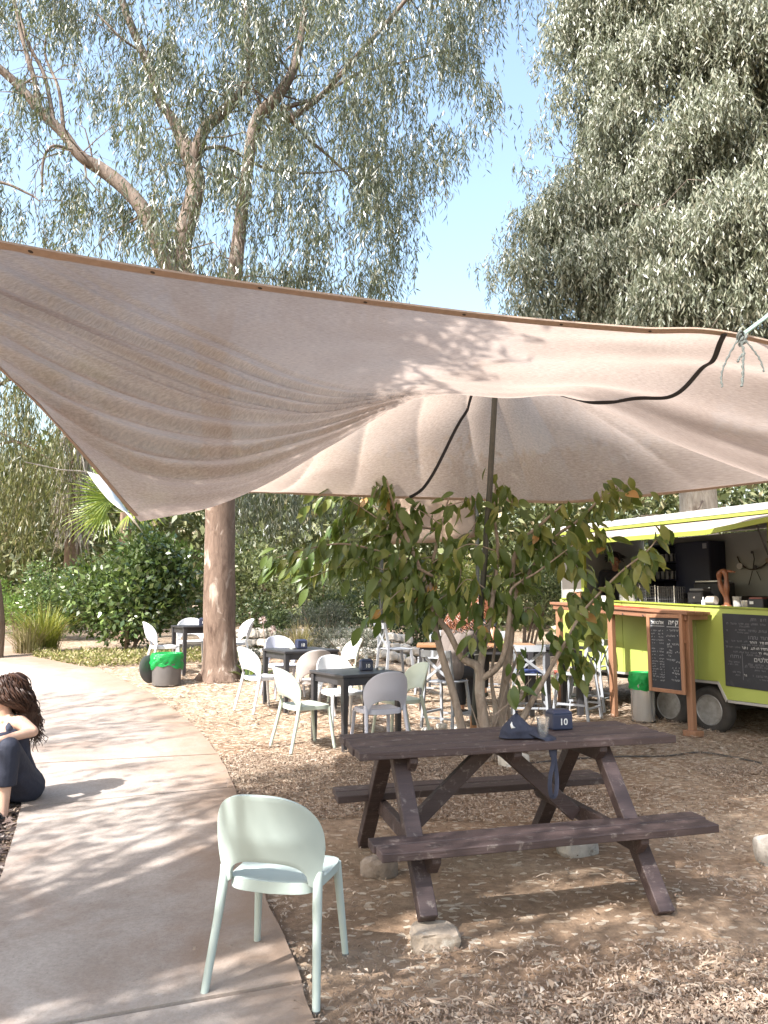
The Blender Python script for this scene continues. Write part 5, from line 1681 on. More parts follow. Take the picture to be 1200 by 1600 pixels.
for k, (x, h, lab) in enumerate(((-2.12, 0.14, 'dark wooden box at the far left end of the outside counter'), (-1.97, 0.17, 'tallest pale wooden holder in the middle of the three on the outside counter'), (-1.82, 0.15, 'wooden box on the outside counter next to the hanging leaves'))):
    t = thing('wooden_box', lab, 'box', tl(x, -0.24, cz(x)), TRZ, 'wooden boxes on the counter')
    for s in (-1, 1):
        mb = MB(); mb.box((s * 0.058, 0, h / 2), (0.010, 0.13, h)); mb.build('side_board', boxw, t)
        mb = MB(); mb.box((0, s * 0.060, h / 2), (0.105, 0.010, h)); mb.build('side_board', boxw, t)
    mb = MB(); mb.box((0, 0, 0.006), (0.106, 0.11, 0.012)); mb.build('base_board', boxw, t)
    mb = MB()
    for i in range(5): mb.tube([(-0.03 + 0.015 * i, 0.01 * (i % 2), 0.012), (-0.035 + 0.018 * i, 0.01 * (i % 3) - 0.01, h + 0.03)], 0.004, 5)
    mb.build('stirrers', LETTER if k == 1 else boxw, t)
t = thing('paper_cup', 'white paper cup on the outside counter', 'cup', tl(-1.48, -0.25, cz(-1.48)), TRZ)
mb = MB(); mb.lathe([(0, 0), (0.035, 0), (0.047, 0.13), (0.044, 0.13), (0.033, 0.006), (0, 0.006)], seg=20); mb.build('cup_wall', LETTER, t)
mb = MB(); mb.tube([(0.046 * math.cos(a), 0.046 * math.sin(a), 0.13) for a in np.linspace(0, 2 * math.pi, 24)], 0.003, 5, False); mb.build('rim', LETTER, t)
mb = MB(); mb.box((0, 0, 0.004), (0.62, 0.20, 0.008)); o = mb.build('serving_mat', pmat('red_mat', (0.45, 0.045, 0.035), (0.38, 0.04, 0.03), 5, 0.3), None, bevel=0.002)
o.location = tl(-1.0, -0.33, cz(-1.0) + 0.001); o.rotation_euler = (0, 0.050, TRZ)
tag(o, 'shiny red mat lying on the outside counter', 'mat')

# chalk menu board in a wooden frame, hung from the right-hand post
def menu_board():
    T = thing('menu_board', 'framed blackboard with a chalked Hebrew drinks list hung on the counter post', 'menu board', tl(-0.255, -0.47, 0.505), TRZ)
    w, h = 0.56, 0.985
    fm = pmat('frame_wood', (0.34, 0.17, 0.095), (0.27, 0.13, 0.07), 5, 0.5, 0.2, 30, vec=(4, 4, 0.6))
    mb = MB(); mb.box((0, 0.0, h / 2), (w - 0.05, 0.012, h - 0.05)); b = mb.build('slate', MATS['blackboard'], T)
    for s in (-1, 1):
        mb = MB(); mb.box((s * (w / 2 - 0.024), -0.004, h / 2), (0.048, 0.034, h)); mb.build('frame_rail', fm, T, bevel=0.004)
    for z in (0.024, h - 0.024):
        mb = MB(); mb.box((0, -0.004, z), (w - 0.097, 0.032, 0.048)); mb.build('frame_rail', fm, T, bevel=0.004)
    mb = MB(); mb.box((w / 2 - 0.03, 0.03, h - 0.2), (0.04, 0.05, 0.3)); mb.build('batten', fm, T)
    chalk = MATS['chalk']
    text_mesh('לוהוכלא', 0.060, 0.0006, 'chalk_writing', chalk, b, face_matrix(-0.112, -0.0072, h - 0.108), 0.0008)
    text_mesh('הפק', 0.082, 0.0006, 'chalk_writing', chalk, b, face_matrix(0.138, -0.0072, h - 0.105), 0.0008)
    mb = MB(); mb.box((-0.11, -0.0072, h - 0.152), (0.22, 0.001, 0.007)); mb.box((0.13, -0.0072, h - 0.158), (0.19, 0.001, 0.007))
    rnd = random.Random(5)
    def scr(x0, x1, z, hh):
        x = x1
        while x > x0:
            mb.box((x, -0.0072, z + rnd.uniform(-0.2, 0.2) * hh), (hh * 0.16, 0.001, hh * rnd.uniform(0.5, 0.9)))
            if rnd.random() < 0.7: mb.box((x - hh * 0.2, -0.0072, z + hh * 0.3 * rnd.choice((-1, 1))), (hh * 0.45, 0.001, hh * 0.15))
            x -= hh * rnd.uniform(0.5, 1.0) if rnd.random() < 0.8 else hh * 1.8
    for k, z in enumerate((0.775, 0.735, 0.695, 0.655, 0.615, 0.545, 0.510, 0.465, 0.42, 0.385, 0.35, 0.318, 0.286, 0.254, 0.222, 0.19, 0.15)):
        scr(-0.10, -0.03, z, 0.020); scr(-0.215, -0.215 + (0.05 if k % 3 else 0.09), z, 0.018)
    for x0, x1, z in ((0.02, 0.21, 0.785), (0.03, 0.20, 0.715), (0.06, 0.08, 0.66), (0.02, 0.21, 0.61), (0.03, 0.10, 0.58), (0.06, 0.10, 0.53), (0.01, 0.10, 0.505), (0.14, 0.21, 0.515), (0.05, 0.08, 0.465), (0.02, 0.14, 0.415), (0.16, 0.21, 0.395), (0.1, 0.2, 0.32), (0.11, 0.19, 0.285), (0.09, 0.20, 0.25), (0.12, 0.15, 0.205), (0.08, 0.20, 0.165)):
        scr(x0, x1, z, 0.026)
    mb.build('chalk_writing', pmat('chalk_mid', (0.42, 0.42, 0.42), (0.30, 0.30, 0.31), 60, 0.95), b)
menu_board()

# white planter with red flowers, white buckets behind the stools
p = Vector((2.86, 12.0, gz(2.86, 12.0)))
t = thing('flower_trough', 'white trough planted with red flowers at the foot of the trailer', 'planter', p, TRZ)
mb = MB(); mb.add([(-0.28, -0.10, 0), (0.28, -0.10, 0), (0.28, 0.10, 0), (-0.28, 0.10, 0), (-0.32, -0.13, 0.2), (0.32, -0.13, 0.2), (0.32, 0.13, 0.2), (-0.32, 0.13, 0.2)], [(3, 2, 1, 0), (4, 5, 6, 7), (0, 1, 5, 4), (1, 2, 6, 5), (2, 3, 7, 6), (3, 0, 4, 7)])
mb.build('trough', TWHITE, t, bevel=0.008)
rg = np.random.default_rng(5)
n = 260
pos = np.stack([rg.uniform(-0.3, 0.3, n), rg.uniform(-0.12, 0.12, n), rg.uniform(0.18, 0.36, n)], 1)
ax = unit(rg.normal(size=(n, 3)) + [0, 0, 0.5])
leaf_cloud('foliage', leafmat('trough_leaf', [(0, (0.04, 0.09, 0.02)), (1, (0.10, 0.17, 0.04))]), t, [leaf_arrays(pos, ax, 0.06, 0.035, rg)], rg)
n = 70
pos = np.stack([rg.uniform(-0.3, 0.3, n), rg.uniform(-0.12, 0.12, n), rg.uniform(0.30, 0.40, n)], 1)
leaf_cloud('flowers', leafmat('red_petal', [(0, (0.5, 0.02, 0.03)), (1, (0.65, 0.06, 0.05))]), t, [leaf_arrays(pos, rg.normal(size=(n, 3)), 0.05, 0.04, rg)], rg)
# dark hose on the ground behind the picnic table
mb = MB(); mb.tube(catmull([G(800, 1196, 0.012), G(880, 1187, 0.012), G(960, 1182, 0.012), G(1040, 1181, 0.012), G(1100, 1176, 0.012), G(1190, 1192, 0.012)], 8), 0.009, 6)
o = mb.build('hose', pmat('hose_black', (0.03, 0.028, 0.026), (0.06, 0.05, 0.045), 8, 0.7)); tag(o, 'thin dark hose lying across the bare earth behind the picnic table', 'hose')

# ================================================================== TREES
def bark_material(name, base, patch, dark, scale=1.6):
    m, nt, N, L, b = _new(name)
    tc = N.new('ShaderNodeTexCoord').outputs['Object']
    n1 = noise_node(nt, tc, scale, 6, 0.6, 0.8, (1.6, 1.6, 0.55))
    col = ramp(nt, n1.outputs[0], [(0.30, dark), (0.44, base), (0.56, base), (0.64, patch)]).outputs[0]
    n2 = noise_node(nt, tc, 9, 7, 0.7, 0.6, (1.5, 1.5, 0.4))
    col = mixc(nt, 0.75, col, ramp(nt, n2.outputs[0], [(0.34, (0.55, 0.52, 0.5)), (0.62, (1.12, 1.1, 1.08))]).outputs[0], 'MULTIPLY')
    L.new(col, b.inputs['Base Color'])
    b.inputs['Roughness'].default_value = 0.85
    b.inputs['Specular IOR Level'].default_value = 0.2
    bump(nt, b, n2.outputs[0], 0.7, 0.03)
    return m
BARK = bark_material('gum_bark', (0.175, 0.125, 0.098), (0.40, 0.335, 0.285), (0.065, 0.04, 0.03), 2.6)
BARKL = bark_material('gum_bark_limb', (0.20, 0.160, 0.135), (0.32, 0.27, 0.235), (0.10, 0.07, 0.055), 2.5)
BARKW = bark_material('gum_bark_white', (0.42, 0.38, 0.34), (0.52, 0.48, 0.44), (0.24, 0.19, 0.16), 2.5)
BARKB = bark_material('brown_bark', (0.22, 0.16, 0.12), (0.30, 0.23, 0.18), (0.12, 0.085, 0.06), 3)
TWIG = bark_material('young_bark', (0.30, 0.25, 0.21), (0.38, 0.33, 0.28), (0.20, 0.16, 0.12), 6)

EUC = leafmat('gum_leaf', [(0, (0.030, 0.040, 0.024)), (0.40, (0.055, 0.068, 0.042)), (0.70, (0.095, 0.110, 0.072)), (0.90, (0.18, 0.19, 0.14)), (1, (0.32, 0.31, 0.23))], 0.34, 0.22, (0.30, 0.36, 0.06), 0.9)
EUCR = leafmat('gum_leaf_grey', [(0, (0.11, 0.125, 0.082)), (0.4, (0.18, 0.198, 0.140)), (0.75, (0.26, 0.272, 0.205)), (1, (0.40, 0.385, 0.30))], 0.38, 0.22, (0.26, 0.30, 0.10), 0.9)
EUCB = leafmat('gum_leaf_olive', [(0, (0.065, 0.070, 0.026)), (0.5, (0.12, 0.125, 0.046)), (0.85, (0.18, 0.175, 0.075)), (1, (0.28, 0.22, 0.13))], 0.4, 0.3, (0.30, 0.32, 0.05), 0.7)

def strands(anch, rng, S=7, M=11, spread=0.22, slen=(0.45, 1.0), leaf=(0.11, 0.19), width=0.021, out=0.5, stiff=0.55):
    """hanging sprays of narrow leaves below each anchor point"""
    K = len(anch)
    a = np.repeat(anch, S, 0) + rng.normal(0, spread, (K * S, 3)) * [1, 1, 0.8]
    th = rng.uniform(0, 2 * math.pi, K * S)
    hd = np.stack([np.cos(th), np.sin(th), np.zeros(K * S)], 1) * rng.uniform(0.1, out, (K * S, 1))
    Ls = rng.uniform(*slen, K * S)
    t = (np.arange(M) + 0.5) / M
    t = t[None, :, None] + rng.normal(0, 0.03, (K * S, M, 1))
    pos = a[:, None] + (hd[:, None] * (t * (1.4 - 0.7 * t)) + np.array([0, 0, -1.0]) * (t ** 1.5)) * Ls[:, None, None]
    ax = np.array([0, 0, -1.0]) + rng.normal(0, stiff, (K * S, M, 3)) * [1, 1, 0.45] + hd[:, None] * 0.5
    n = K * S * M
    L = rng.uniform(leaf[0], leaf[1], n)
    v, q = leaf_arrays(pos.reshape(-1, 3), ax.reshape(-1, 3), L, L * (width / 0.15) * rng.uniform(0.7, 1.3, n), rng, 0.04)
    # the twig each spray hangs on, as a thin strip
    return v, q

def limb(mb, pts, seg=10, bumpy=0.09, sub=5):
    """pts: (px, py, Y, radius); with a list for mb, every limb becomes a mesh of its own"""
    if isinstance(mb, list):
        mb.append(MB()); mb = mb[-1]
    W = [tuple(P(x, y, Y)) + (r,) for x, y, Y, r in pts]
    c = catmull(W, sub)
    mb.tube([Vector(q[:3]) for q in c], [max(q[3], 0.004) for q in c], seg, bumpy=bumpy)
    return c

def build_limbs(lst, mat, T, inv, name='limb'):
    for m in lst:
        m.v = [Vector(v) - inv for v in m.v]
        m.build(name, mat, T)
def build_twigs(mb, mat, T, inv):
    mb.v = [Vector(v) - inv for v in mb.v]
    mb.build('twigs', mat, T)['kind'] = 'stuff'

def rand_twigs(mb, start_pts, rng, n, length, r0=0.02, droop=0.3, seg=5):
    ends = []
    for _ in range(n):
        s = start_pts[rng.integers(len(start_pts))]
        d = unit(rng.normal(size=3) * [1, 1, 0.6] + [0, 0, 0.25])
        L = rng.uniform(*length)
        p = [Vector(s[:3]) + Vector(d) * L * t + Vector((0, 0, -droop * L * t * t)) + Vector(rng.normal(0, 0.05 * L, 3)) * (t > 0) for t in (0, 0.3, 0.6, 1)]
        r = min(r0, 0.4 * s[3])
        mb.tube(p, [r, r * 0.75, r * 0.5, r * 0.2], seg)
        ends.append(np.array(p[-1])); ends.append(np.array(p[2]))
    return ends

def left_gum():
    base = G(345, 1066)
    Y0 = base.y + 0.25
    T = thing('gum_tree', 'big eucalyptus with mottled pale bark rising through the beige sail, forked limbs and hanging leaves', 'tree', (base.x, Y0, base.z))
    inv = Vector(T.location)
    trunk = MB()
    tr = [(348, 1085, Y0, 0.40), (346, 1062, Y0, 0.335), (344, 1035, Y0, 0.275), (343, 990, Y0, 0.255), (343, 900, Y0, 0.245), (344, 800, Y0, 0.238), (340, 690, Y0, 0.235), (335, 600, Y0, 0.235), (325, 540, Y0, 0.22)]
    limb(trunk, tr, 28, 0.05, 8)
    # root flare lobes
    for px, dy, r in ((318, -0.02, 0.10), (362, -0.2, 0.12), (378, 0.05, 0.10), (338, -0.25, 0.11)):
        a = P(345 + (px - 345) * 0.4, 1030, Y0 + dy * 0.5)
        b = Vector(((px - 600) / FPX * (Y0 + dy), Y0 + dy, gz(a.x, Y0 + dy) - 0.05))
        trunk.tube([a, a.lerp(b, 0.5) + Vector((0, 0, -0.02)), b], [0.06, r * 0.9, r * 1.1], 10, bumpy=0.2)
    limbs = []
    Y = Y0
    C = []
    C += list(limb(limbs, [(325, 545, Y, .2), (292, 480, Y, .17), (258, 405, Y - .1, .15), (228, 335, Y - .2, .135), (196, 295, Y - .2, .125), (160, 266, Y - .2, .115), (125, 243, Y - .3, .095), (100, 210, Y - .3, .085), (62, 172, Y - .4, .08), (20, 125, Y - .5, .07), (-60, 60, Y - .6, .06)]))
    C += list(limb(limbs, [(328, 545, Y, .2), (300, 460, Y + .1, .17), (284, 392, Y + .1, .165), (300, 320, Y + .1, .16), (306, 280, Y + .2, .155), (294, 238, Y + .2, .14), (272, 190, Y + .3, .10), (250, 158, Y + .3, .085), (235, 110, Y + .4, .08), (205, 40, Y + .5, .07), (180, -30, Y + .5, .06)]))
    C += list(limb(limbs, [(300, 262, Y + .2, .12), (318, 205, Y + .1, .10), (345, 178, Y, .095), (372, 150, Y, .08), (392, 110, Y, .07), (386, 50, Y, .065), (380, -40, Y, .05)]))
    C += list(limb(limbs, [(335, 560, Y, .17), (360, 470, Y - .3, .13), (368, 415, Y - .4, .115), (376, 345, Y - .4, .10), (386, 270, Y - .4, .09), (400, 190, Y - .4, .10), (430, 155, Y - .4, .10), (455, 115, Y - .4, .075), (470, 60, Y - .3, .06), (480, -30, Y - .2, .05)]))
    C += list(limb(limbs, [(443, 192, Y - .4, .06), (490, 160, Y - .4, .05), (520, 130, Y - .5, .045), (560, 85, Y - .6, .04), (598, 42, Y - .7, .035), (660, -30, Y - .8, .03)]))
    C += list(limb(limbs, [(440, 170, Y - .4, .04), (500, 150, Y, .032), (560, 115, Y + .3, .028), (640, 95, Y + .6, .02), (690, 80, Y + .8, .012)]))
    C += list(limb(limbs, [(62, 172, Y - .4, .055), (55, 130, Y - .4, .045), (35, 60, Y - .3, .035), (18, -20, Y - .2, .03)]))
    C += list(limb(limbs, [(85, 200, Y - .3, .04), (70, 120, Y - .2, .035), (45, 70, Y - .2, .03), (30, 20, Y, .025)]))
    C += list(limb(limbs, [(100, 215, Y - .3, .035), (92, 140, Y - .1, .028), (70, 80, Y, .02), (85, 10, Y, .015)]))
    C += list(limb(limbs, [(128, 240, Y - .3, .03), (85, 228, Y - .5, .026), (68, 250, Y - .6, .022), (66, 300, Y - .6, .016)]))
    C += list(limb(limbs, [(270, 405, Y, .05), (258, 350, Y + .3, .045), (245, 325, Y + .4, .03)]))
    C += list(limb(limbs, [(262, 175, Y + .3, .03), (225, 90, Y, .022), (190, 60, Y - .2, .02), (150, 20, Y - .2, .015)]))
    C += list(limb(limbs, [(300, 240, Y + .2, .035), (350, 230, Y + .6, .03), (420, 265, Y + .9, .025), (500, 270, Y + 1.1, .018), (560, 260, Y + 1.2, .012)]))
    C += list(limb(limbs, [(440, 170, Y - .4, .04), (480, 215, Y - .2, .03), (520, 250, Y, .022), (570, 300, Y + .1, .012)]))
    C += list(limb(limbs, [(-80, 320, Y - 1, .03), (-10, 285, Y - .9, .024), (45, 303, Y - .9, .018), (62, 315, Y - .9, .01)]))
    rng = np.random.default_rng(31)
    tw = MB(); rand_twigs(tw, C, rng, 170, (0.4, 1.3), 0.02)
    trunk.v = [Vector(v) - inv for v in trunk.v]
    trunk.build('trunk', BARK, T); build_limbs(limbs, BARKL, T, inv); build_twigs(tw, BARKL, T, inv)
    grid = [
        [6, 7, 6, 4, 5, 6, 8, 7, 8, 7, 8, 8, 7, 0.6], [3, 3, 2, 6, 6, 6, 8, 7, 7, 7, 6, 8, 4, 0], [1, 1, 2, 6, 6, 5, 8, 6, 6, 5, 6, 7, 3.5, 0], [1.5, 2, 1, 3, 5, 5, 5, 6, 5, 6, 7, 4.5, 1, 0],
        [2, 2, 3, 2, 3, 4, 3, 4, 5, 7, 7, 4, 0, 0], [2.5, 3, 3, 3, 3, 3, 4, 5, 5, 7, 6, 0.6, 0, 0], [2, 2, 2, 3, 3, 4, 5, 6, 6, 7, 5, 0, 0, 0], [3, 3, 3, 3, 4, 5, 6, 6, 7, 7, 3.5, 0, 0, 0]]
    A_ = []
    for j in range(-3, 8):
        for i in range(-5, 14):
            row = grid[max(j, 0)]
            d = row[max(i - 0, 0)] if i < len(row) else 0
            if j < 0: d *= 0.8
            if i < 0: d = 3.5
            k = rng.poisson(d * 1.8)
            for _ in range(k):
                x, y = (i + rng.random()) * 60, (j + rng.random()) * 60 - 34
                q = P(x, y, 0.1 + Y0 + rng.normal(0, 1.35))
                A_.append(np.array(q))
    A_ = np.array(A_)
    # clump: keep sprays on a common cluster centre
    cl = A_[rng.integers(len(A_), size=len(A_) // 3)]
    idx = np.argmin(((A_[:, None] - cl[None]) ** 2).sum(-1), 1)
    A_ = A_ * 0.42 + cl[idx] * 0.58
    parts = [strands(A_ - np.array(inv), rng, 8, 13, 0.15, (0.4, 0.95), (0.09, 0.16), 0.022, 0.35, 0.42)]
    # a few sprays trail below the sail
    B_ = np.array([P(rng.uniform(362, 560), rng.uniform(735, 790), Y0 + 2.6 + rng.normal(0, 0.5)) for _ in range(70)])
    parts.append(strands(B_ - np.array(inv), rng, 7, 12, 0.14, (0.5, 0.95), (0.10, 0.17), 0.02, 0.25, 0.35))
    leaf_cloud('crown', EUC, T, parts, rng)
left_gum()

def right_gum():
    Y0 = 16.5
    b = on_ground(1092, Y0)
    T = thing('gum_tree', 'huge dense grey-green eucalyptus towering behind the trailer, sunlit drooping foliage', 'tree', b)
    inv = Vector(T.location)
    mb = MB(); C = []
    C += list(limb(mb, [(1092, 1040, Y0, .48), (1092, 900, Y0, .42), (1090, 760, Y0, .38), (1080, 600, Y0, .34), (1062, 480, Y0, .28), (1062, 380, Y0, .22), (1075, 250, Y0, .17), (1085, 60, Y0, .13), (1085, -200, Y0, .08)], 18, 0.05))
    mb.v = [Vector(v) - inv for v in mb.v]; mb.build('trunk', BARKW, T)
    mb = []
    for pts in ([(1085, 620, Y0, .14), (1130, 480, Y0, .12), (1180, 360, Y0, .09), (1260, 200, Y0, .06)], [(1066, 480, Y0, .13), (1010, 430, Y0, .07), (960, 330, Y0, .05), (900, 280, Y0, .03)],
                [(1064, 400, Y0, .10), (1000, 200, Y0, .06), (930, 100, Y0, .04), (880, 60, Y0, .02)], [(1085, 560, Y0, .10), (1000, 520, Y0, .06), (900, 480, Y0, .04), (820, 440, Y0, .02)],
                [(1070, 300, Y0, .1), (1050, 330, Y0 - 1, .05), (1010, 330, Y0 - 2, .03)], [(1075, 520, Y0, .08), (1120, 520, Y0 - 1.5, .05), (1200, 480, Y0 - 2, .03)]):
        C += list(limb(mb, pts, 8))
    rng = np.random.default_rng(41)
    tw = MB(); rand_twigs(tw, C, rng, 60, (0.8, 2.0), 0.03)
    build_limbs(mb, BARKL, T, inv); build_twigs(tw, BARKL, T, inv)
    # outline of the crown's left side: py -> px
    oy = [-400, -100, 0, 60, 130, 200, 260, 300, 330, 370, 420, 450, 490, 560, 620]
    ox = [930, 862, 852, 838, 842, 852, 838, 826, 804, 784, 770, 786, 792, 830, 880]
    blobs = []
    tries = 0
    while len(blobs) < 520 and tries < 20000:
        tries += 1
        y = rng.uniform(-260, 600); x = rng.uniform(760, 1480)
        r = rng.uniform(0.42, 0.95)
        edge = np.interp(y, oy, ox) + r * 62
        if x < edge: continue
        depth = (x - edge) / 160
        Yb = Y0 - rng.uniform(0, 1) * min(2.8, 0.5 + depth * 1.4) + rng.uniform(0, 1.2) * (rng.random() < 0.4)
        blobs.append((x, y, Yb, r))
    parts = []
    for (x, y, Yb, r) in blobs:
        c = np.array(P(x, y, Yb))
        n = int(44 * r)
        d = unit(rng.normal(size=(n, 3)) + [0, -0.35, 0.35])
        a = c + d * r * rng.uniform(0.55, 1.0, (n, 1)) * [1, 1, 0.8]
        parts.append(strands(a - np.array(inv), rng, 6, 10, 0.16, (0.3, 0.85), (0.11, 0.18), 0.031, 0.5, 0.45))
    # loose sprays at the lower left rim
    B_ = []
    for x, y in ((768, 425), (775, 445), (790, 400), (810, 350), (800, 470), (836, 100), (848, 40), (840, 220), (832, 280)):
        for _ in range(5): B_.append(np.array(P(x + rng.normal(0, 10), y + rng.normal(0, 10) - 14, Y0 + rng.normal(0, .4))))
    parts.append(strands(np.array(B_) - np.array(inv), rng, 4, 9, 0.10, (0.3, 0.55), (0.11, 0.18), 0.024))
    leaf_cloud('crown', EUCR, T, parts, rng)
right_gum()

def path_tree():
    b = G(-14, 1030)
    T = thing('slender_tree', 'brown slanting tree trunk at the left edge of the picture, beside the far path', 'tree', b)
    inv = Vector(b); Y0 = b.y
    mb = MB(); C = []
    C += list(limb(mb, [(-14, 1045, Y0, .22), (-10, 1020, Y0, .18), (-8, 980, Y0, .175), (-12, 920, Y0, .165), (-22, 860, Y0, .15), (-40, 760, Y0, .13), (-70, 640, Y0, .12), (-120, 480, Y0, .09), (-170, 300, Y0, .05)], 16, 0.07))
    mb.v = [Vector(v) - inv for v in mb.v]; mb.build('trunk', BARKB, T)
    rng = np.random.default_rng(52)
    tw = MB(); e = rand_twigs(tw, C[-14:], rng, 24, (0.6, 1.4), 0.02); build_twigs(tw, BARKB, T, inv)
    leaf_cloud('crown', EUC, T, [strands(np.array(e) - np.array(inv), rng, 6, 11, 0.2, (0.4, 0.9), (0.10, 0.17), 0.022)], rng)
path_tree()

def weeping_tree():
    Y0 = 20.5
    b = on_ground(-60, Y0)
    T = thing('weeping_gum', 'olive weeping eucalyptus whose long hanging sprays fill the left edge below the beige sail', 'tree', b)
    inv = Vector(b)
    mb = MB(); C = []
    C += list(limb(mb, [(-60, 1000, Y0, .3), (-55, 860, Y0, .26), (-50, 700, Y0, .2), (-50, 540, Y0, .15), (-60, 380, Y0, .08)], 14, 0.07))
    mb.v = [Vector(v) - inv for v in mb.v]; mb.build('trunk', BARKB, T)
    rng = np.random.default_rng(51)
    mb = []
    for pts in ([(-48, 660, Y0, .08), (0, 600, Y0 - .3, .05), (50, 590, Y0 - .6, .02)], [(-48, 720, Y0, .07), (20, 690, Y0 - .5, .04), (80, 720, Y0 - .8, .015)], [(-50, 560, Y0, .06), (-20, 540, Y0 - .5, .04), (40, 560, Y0 - 1, .015)]):
        C += list(limb(mb, pts, 7))
    tw = MB(); rand_twigs(tw, C, rng, 25, (0.5, 1.2), 0.02)
    build_limbs(mb, BARKB, T, inv); build_twigs(tw, BARKB, T, inv)
    A_ = []
    for _ in range(430):
        x, y = rng.uniform(-220, 108), rng.uniform(470, 815)
        if x > 60 and y < 620 + (x - 60): continue
        if y > 770 and rng.random() < 0.4: continue
        A_.append(np.array(P(x, y, Y0 + rng.normal(-0.4, 1.0))))
    parts = [strands(np.array(A_) - np.array(inv), rng, 7, 14, 0.22, (0.8, 1.7), (0.13, 0.22), 0.022, 0.2, 0.28)]
    leaf_cloud('crown', EUCB, T, parts, rng)
weeping_tree()

def shade_tree(label, base, cen, rad, seed, n_cl, per, leaf=(0.13, 0.22), extra=None):
    """trees standing beside and behind the photographer: they throw the dappled shade on the foreground"""
    T = thing('gum_tree', label, 'tree', base)
    inv = np.array(base)
    rng = np.random.default_rng(seed)
    mb = MB()
    c = Vector(cen) - Vector(base)
    mb.tube([Vector((0, 0, -0.1)), c * 0.3 + Vector((0.1, 0, 0)), c * 0.65, c * 0.95], [0.26, 0.2, 0.15, 0.08], 12, bumpy=0.06)
    mb.build('trunk', BARK, T)
    cl = []
    for _ in range(n_cl):
        d = unit(rng.normal(size=3)) * rng.random() ** 0.4
        q = np.array(c) + d * np.array(rad)
        cl.append(q)
    cl = [q for q in cl if not (q[0] + base[0] > -2.0 and q[1] + base[1] > 1.3)] if extra else cl
    if extra:  # dense unseen sprays added to shade the left of the sail
        for _ in range(extra[2]):
            cl.append(np.array(Vector(extra[0]) - Vector(base)) + unit(rng.normal(size=3)) * rng.random() ** 0.4 * np.array(extra[1]))
    cl = np.array(cl)
    wq = cl + np.array(base)
    cl = cl[~((wq[:, 1] > -0.2) & (wq[:, 2] - 2.7 < 1.06 * wq[:, 1]) & (np.abs(wq[:, 0]) < 0.66 * wq[:, 1] + 1.3))]
    for q in cl[::3]:
        s = c * 0.6
        mb = MB(); mb.tube([s, s.lerp(Vector(q), 0.5) + Vector((0, 0, 0.2)), Vector(q)], [0.05, 0.03, 0.012], 5)
        mb.build('limb', BARKL, T)
    parts = [strands(cl, rng, per, 11, 0.32, (0.4, 0.9), leaf, 0.034, 0.7, 0.6)]
    leaf_cloud('crown', EUC, T, parts, rng)
shade_tree('eucalyptus standing left of and behind the camera, its crown shading the near path', (-7.4, -1.2, 0), (-4.5, 0.6, 6.2), (4.6, 3.3, 1.0), 61, 138, 9, extra=((-3.5, 2.4, 6.95), (1.95, 1.3, 0.4), 270))
shade_tree('slender eucalyptus left of the path, thinner crown throwing streaks of shade', (-8.6, 4.0, 0.0), (-9.4, 4.4, 7.2), (2.6, 2.6, 1.5), 67, 42, 7)

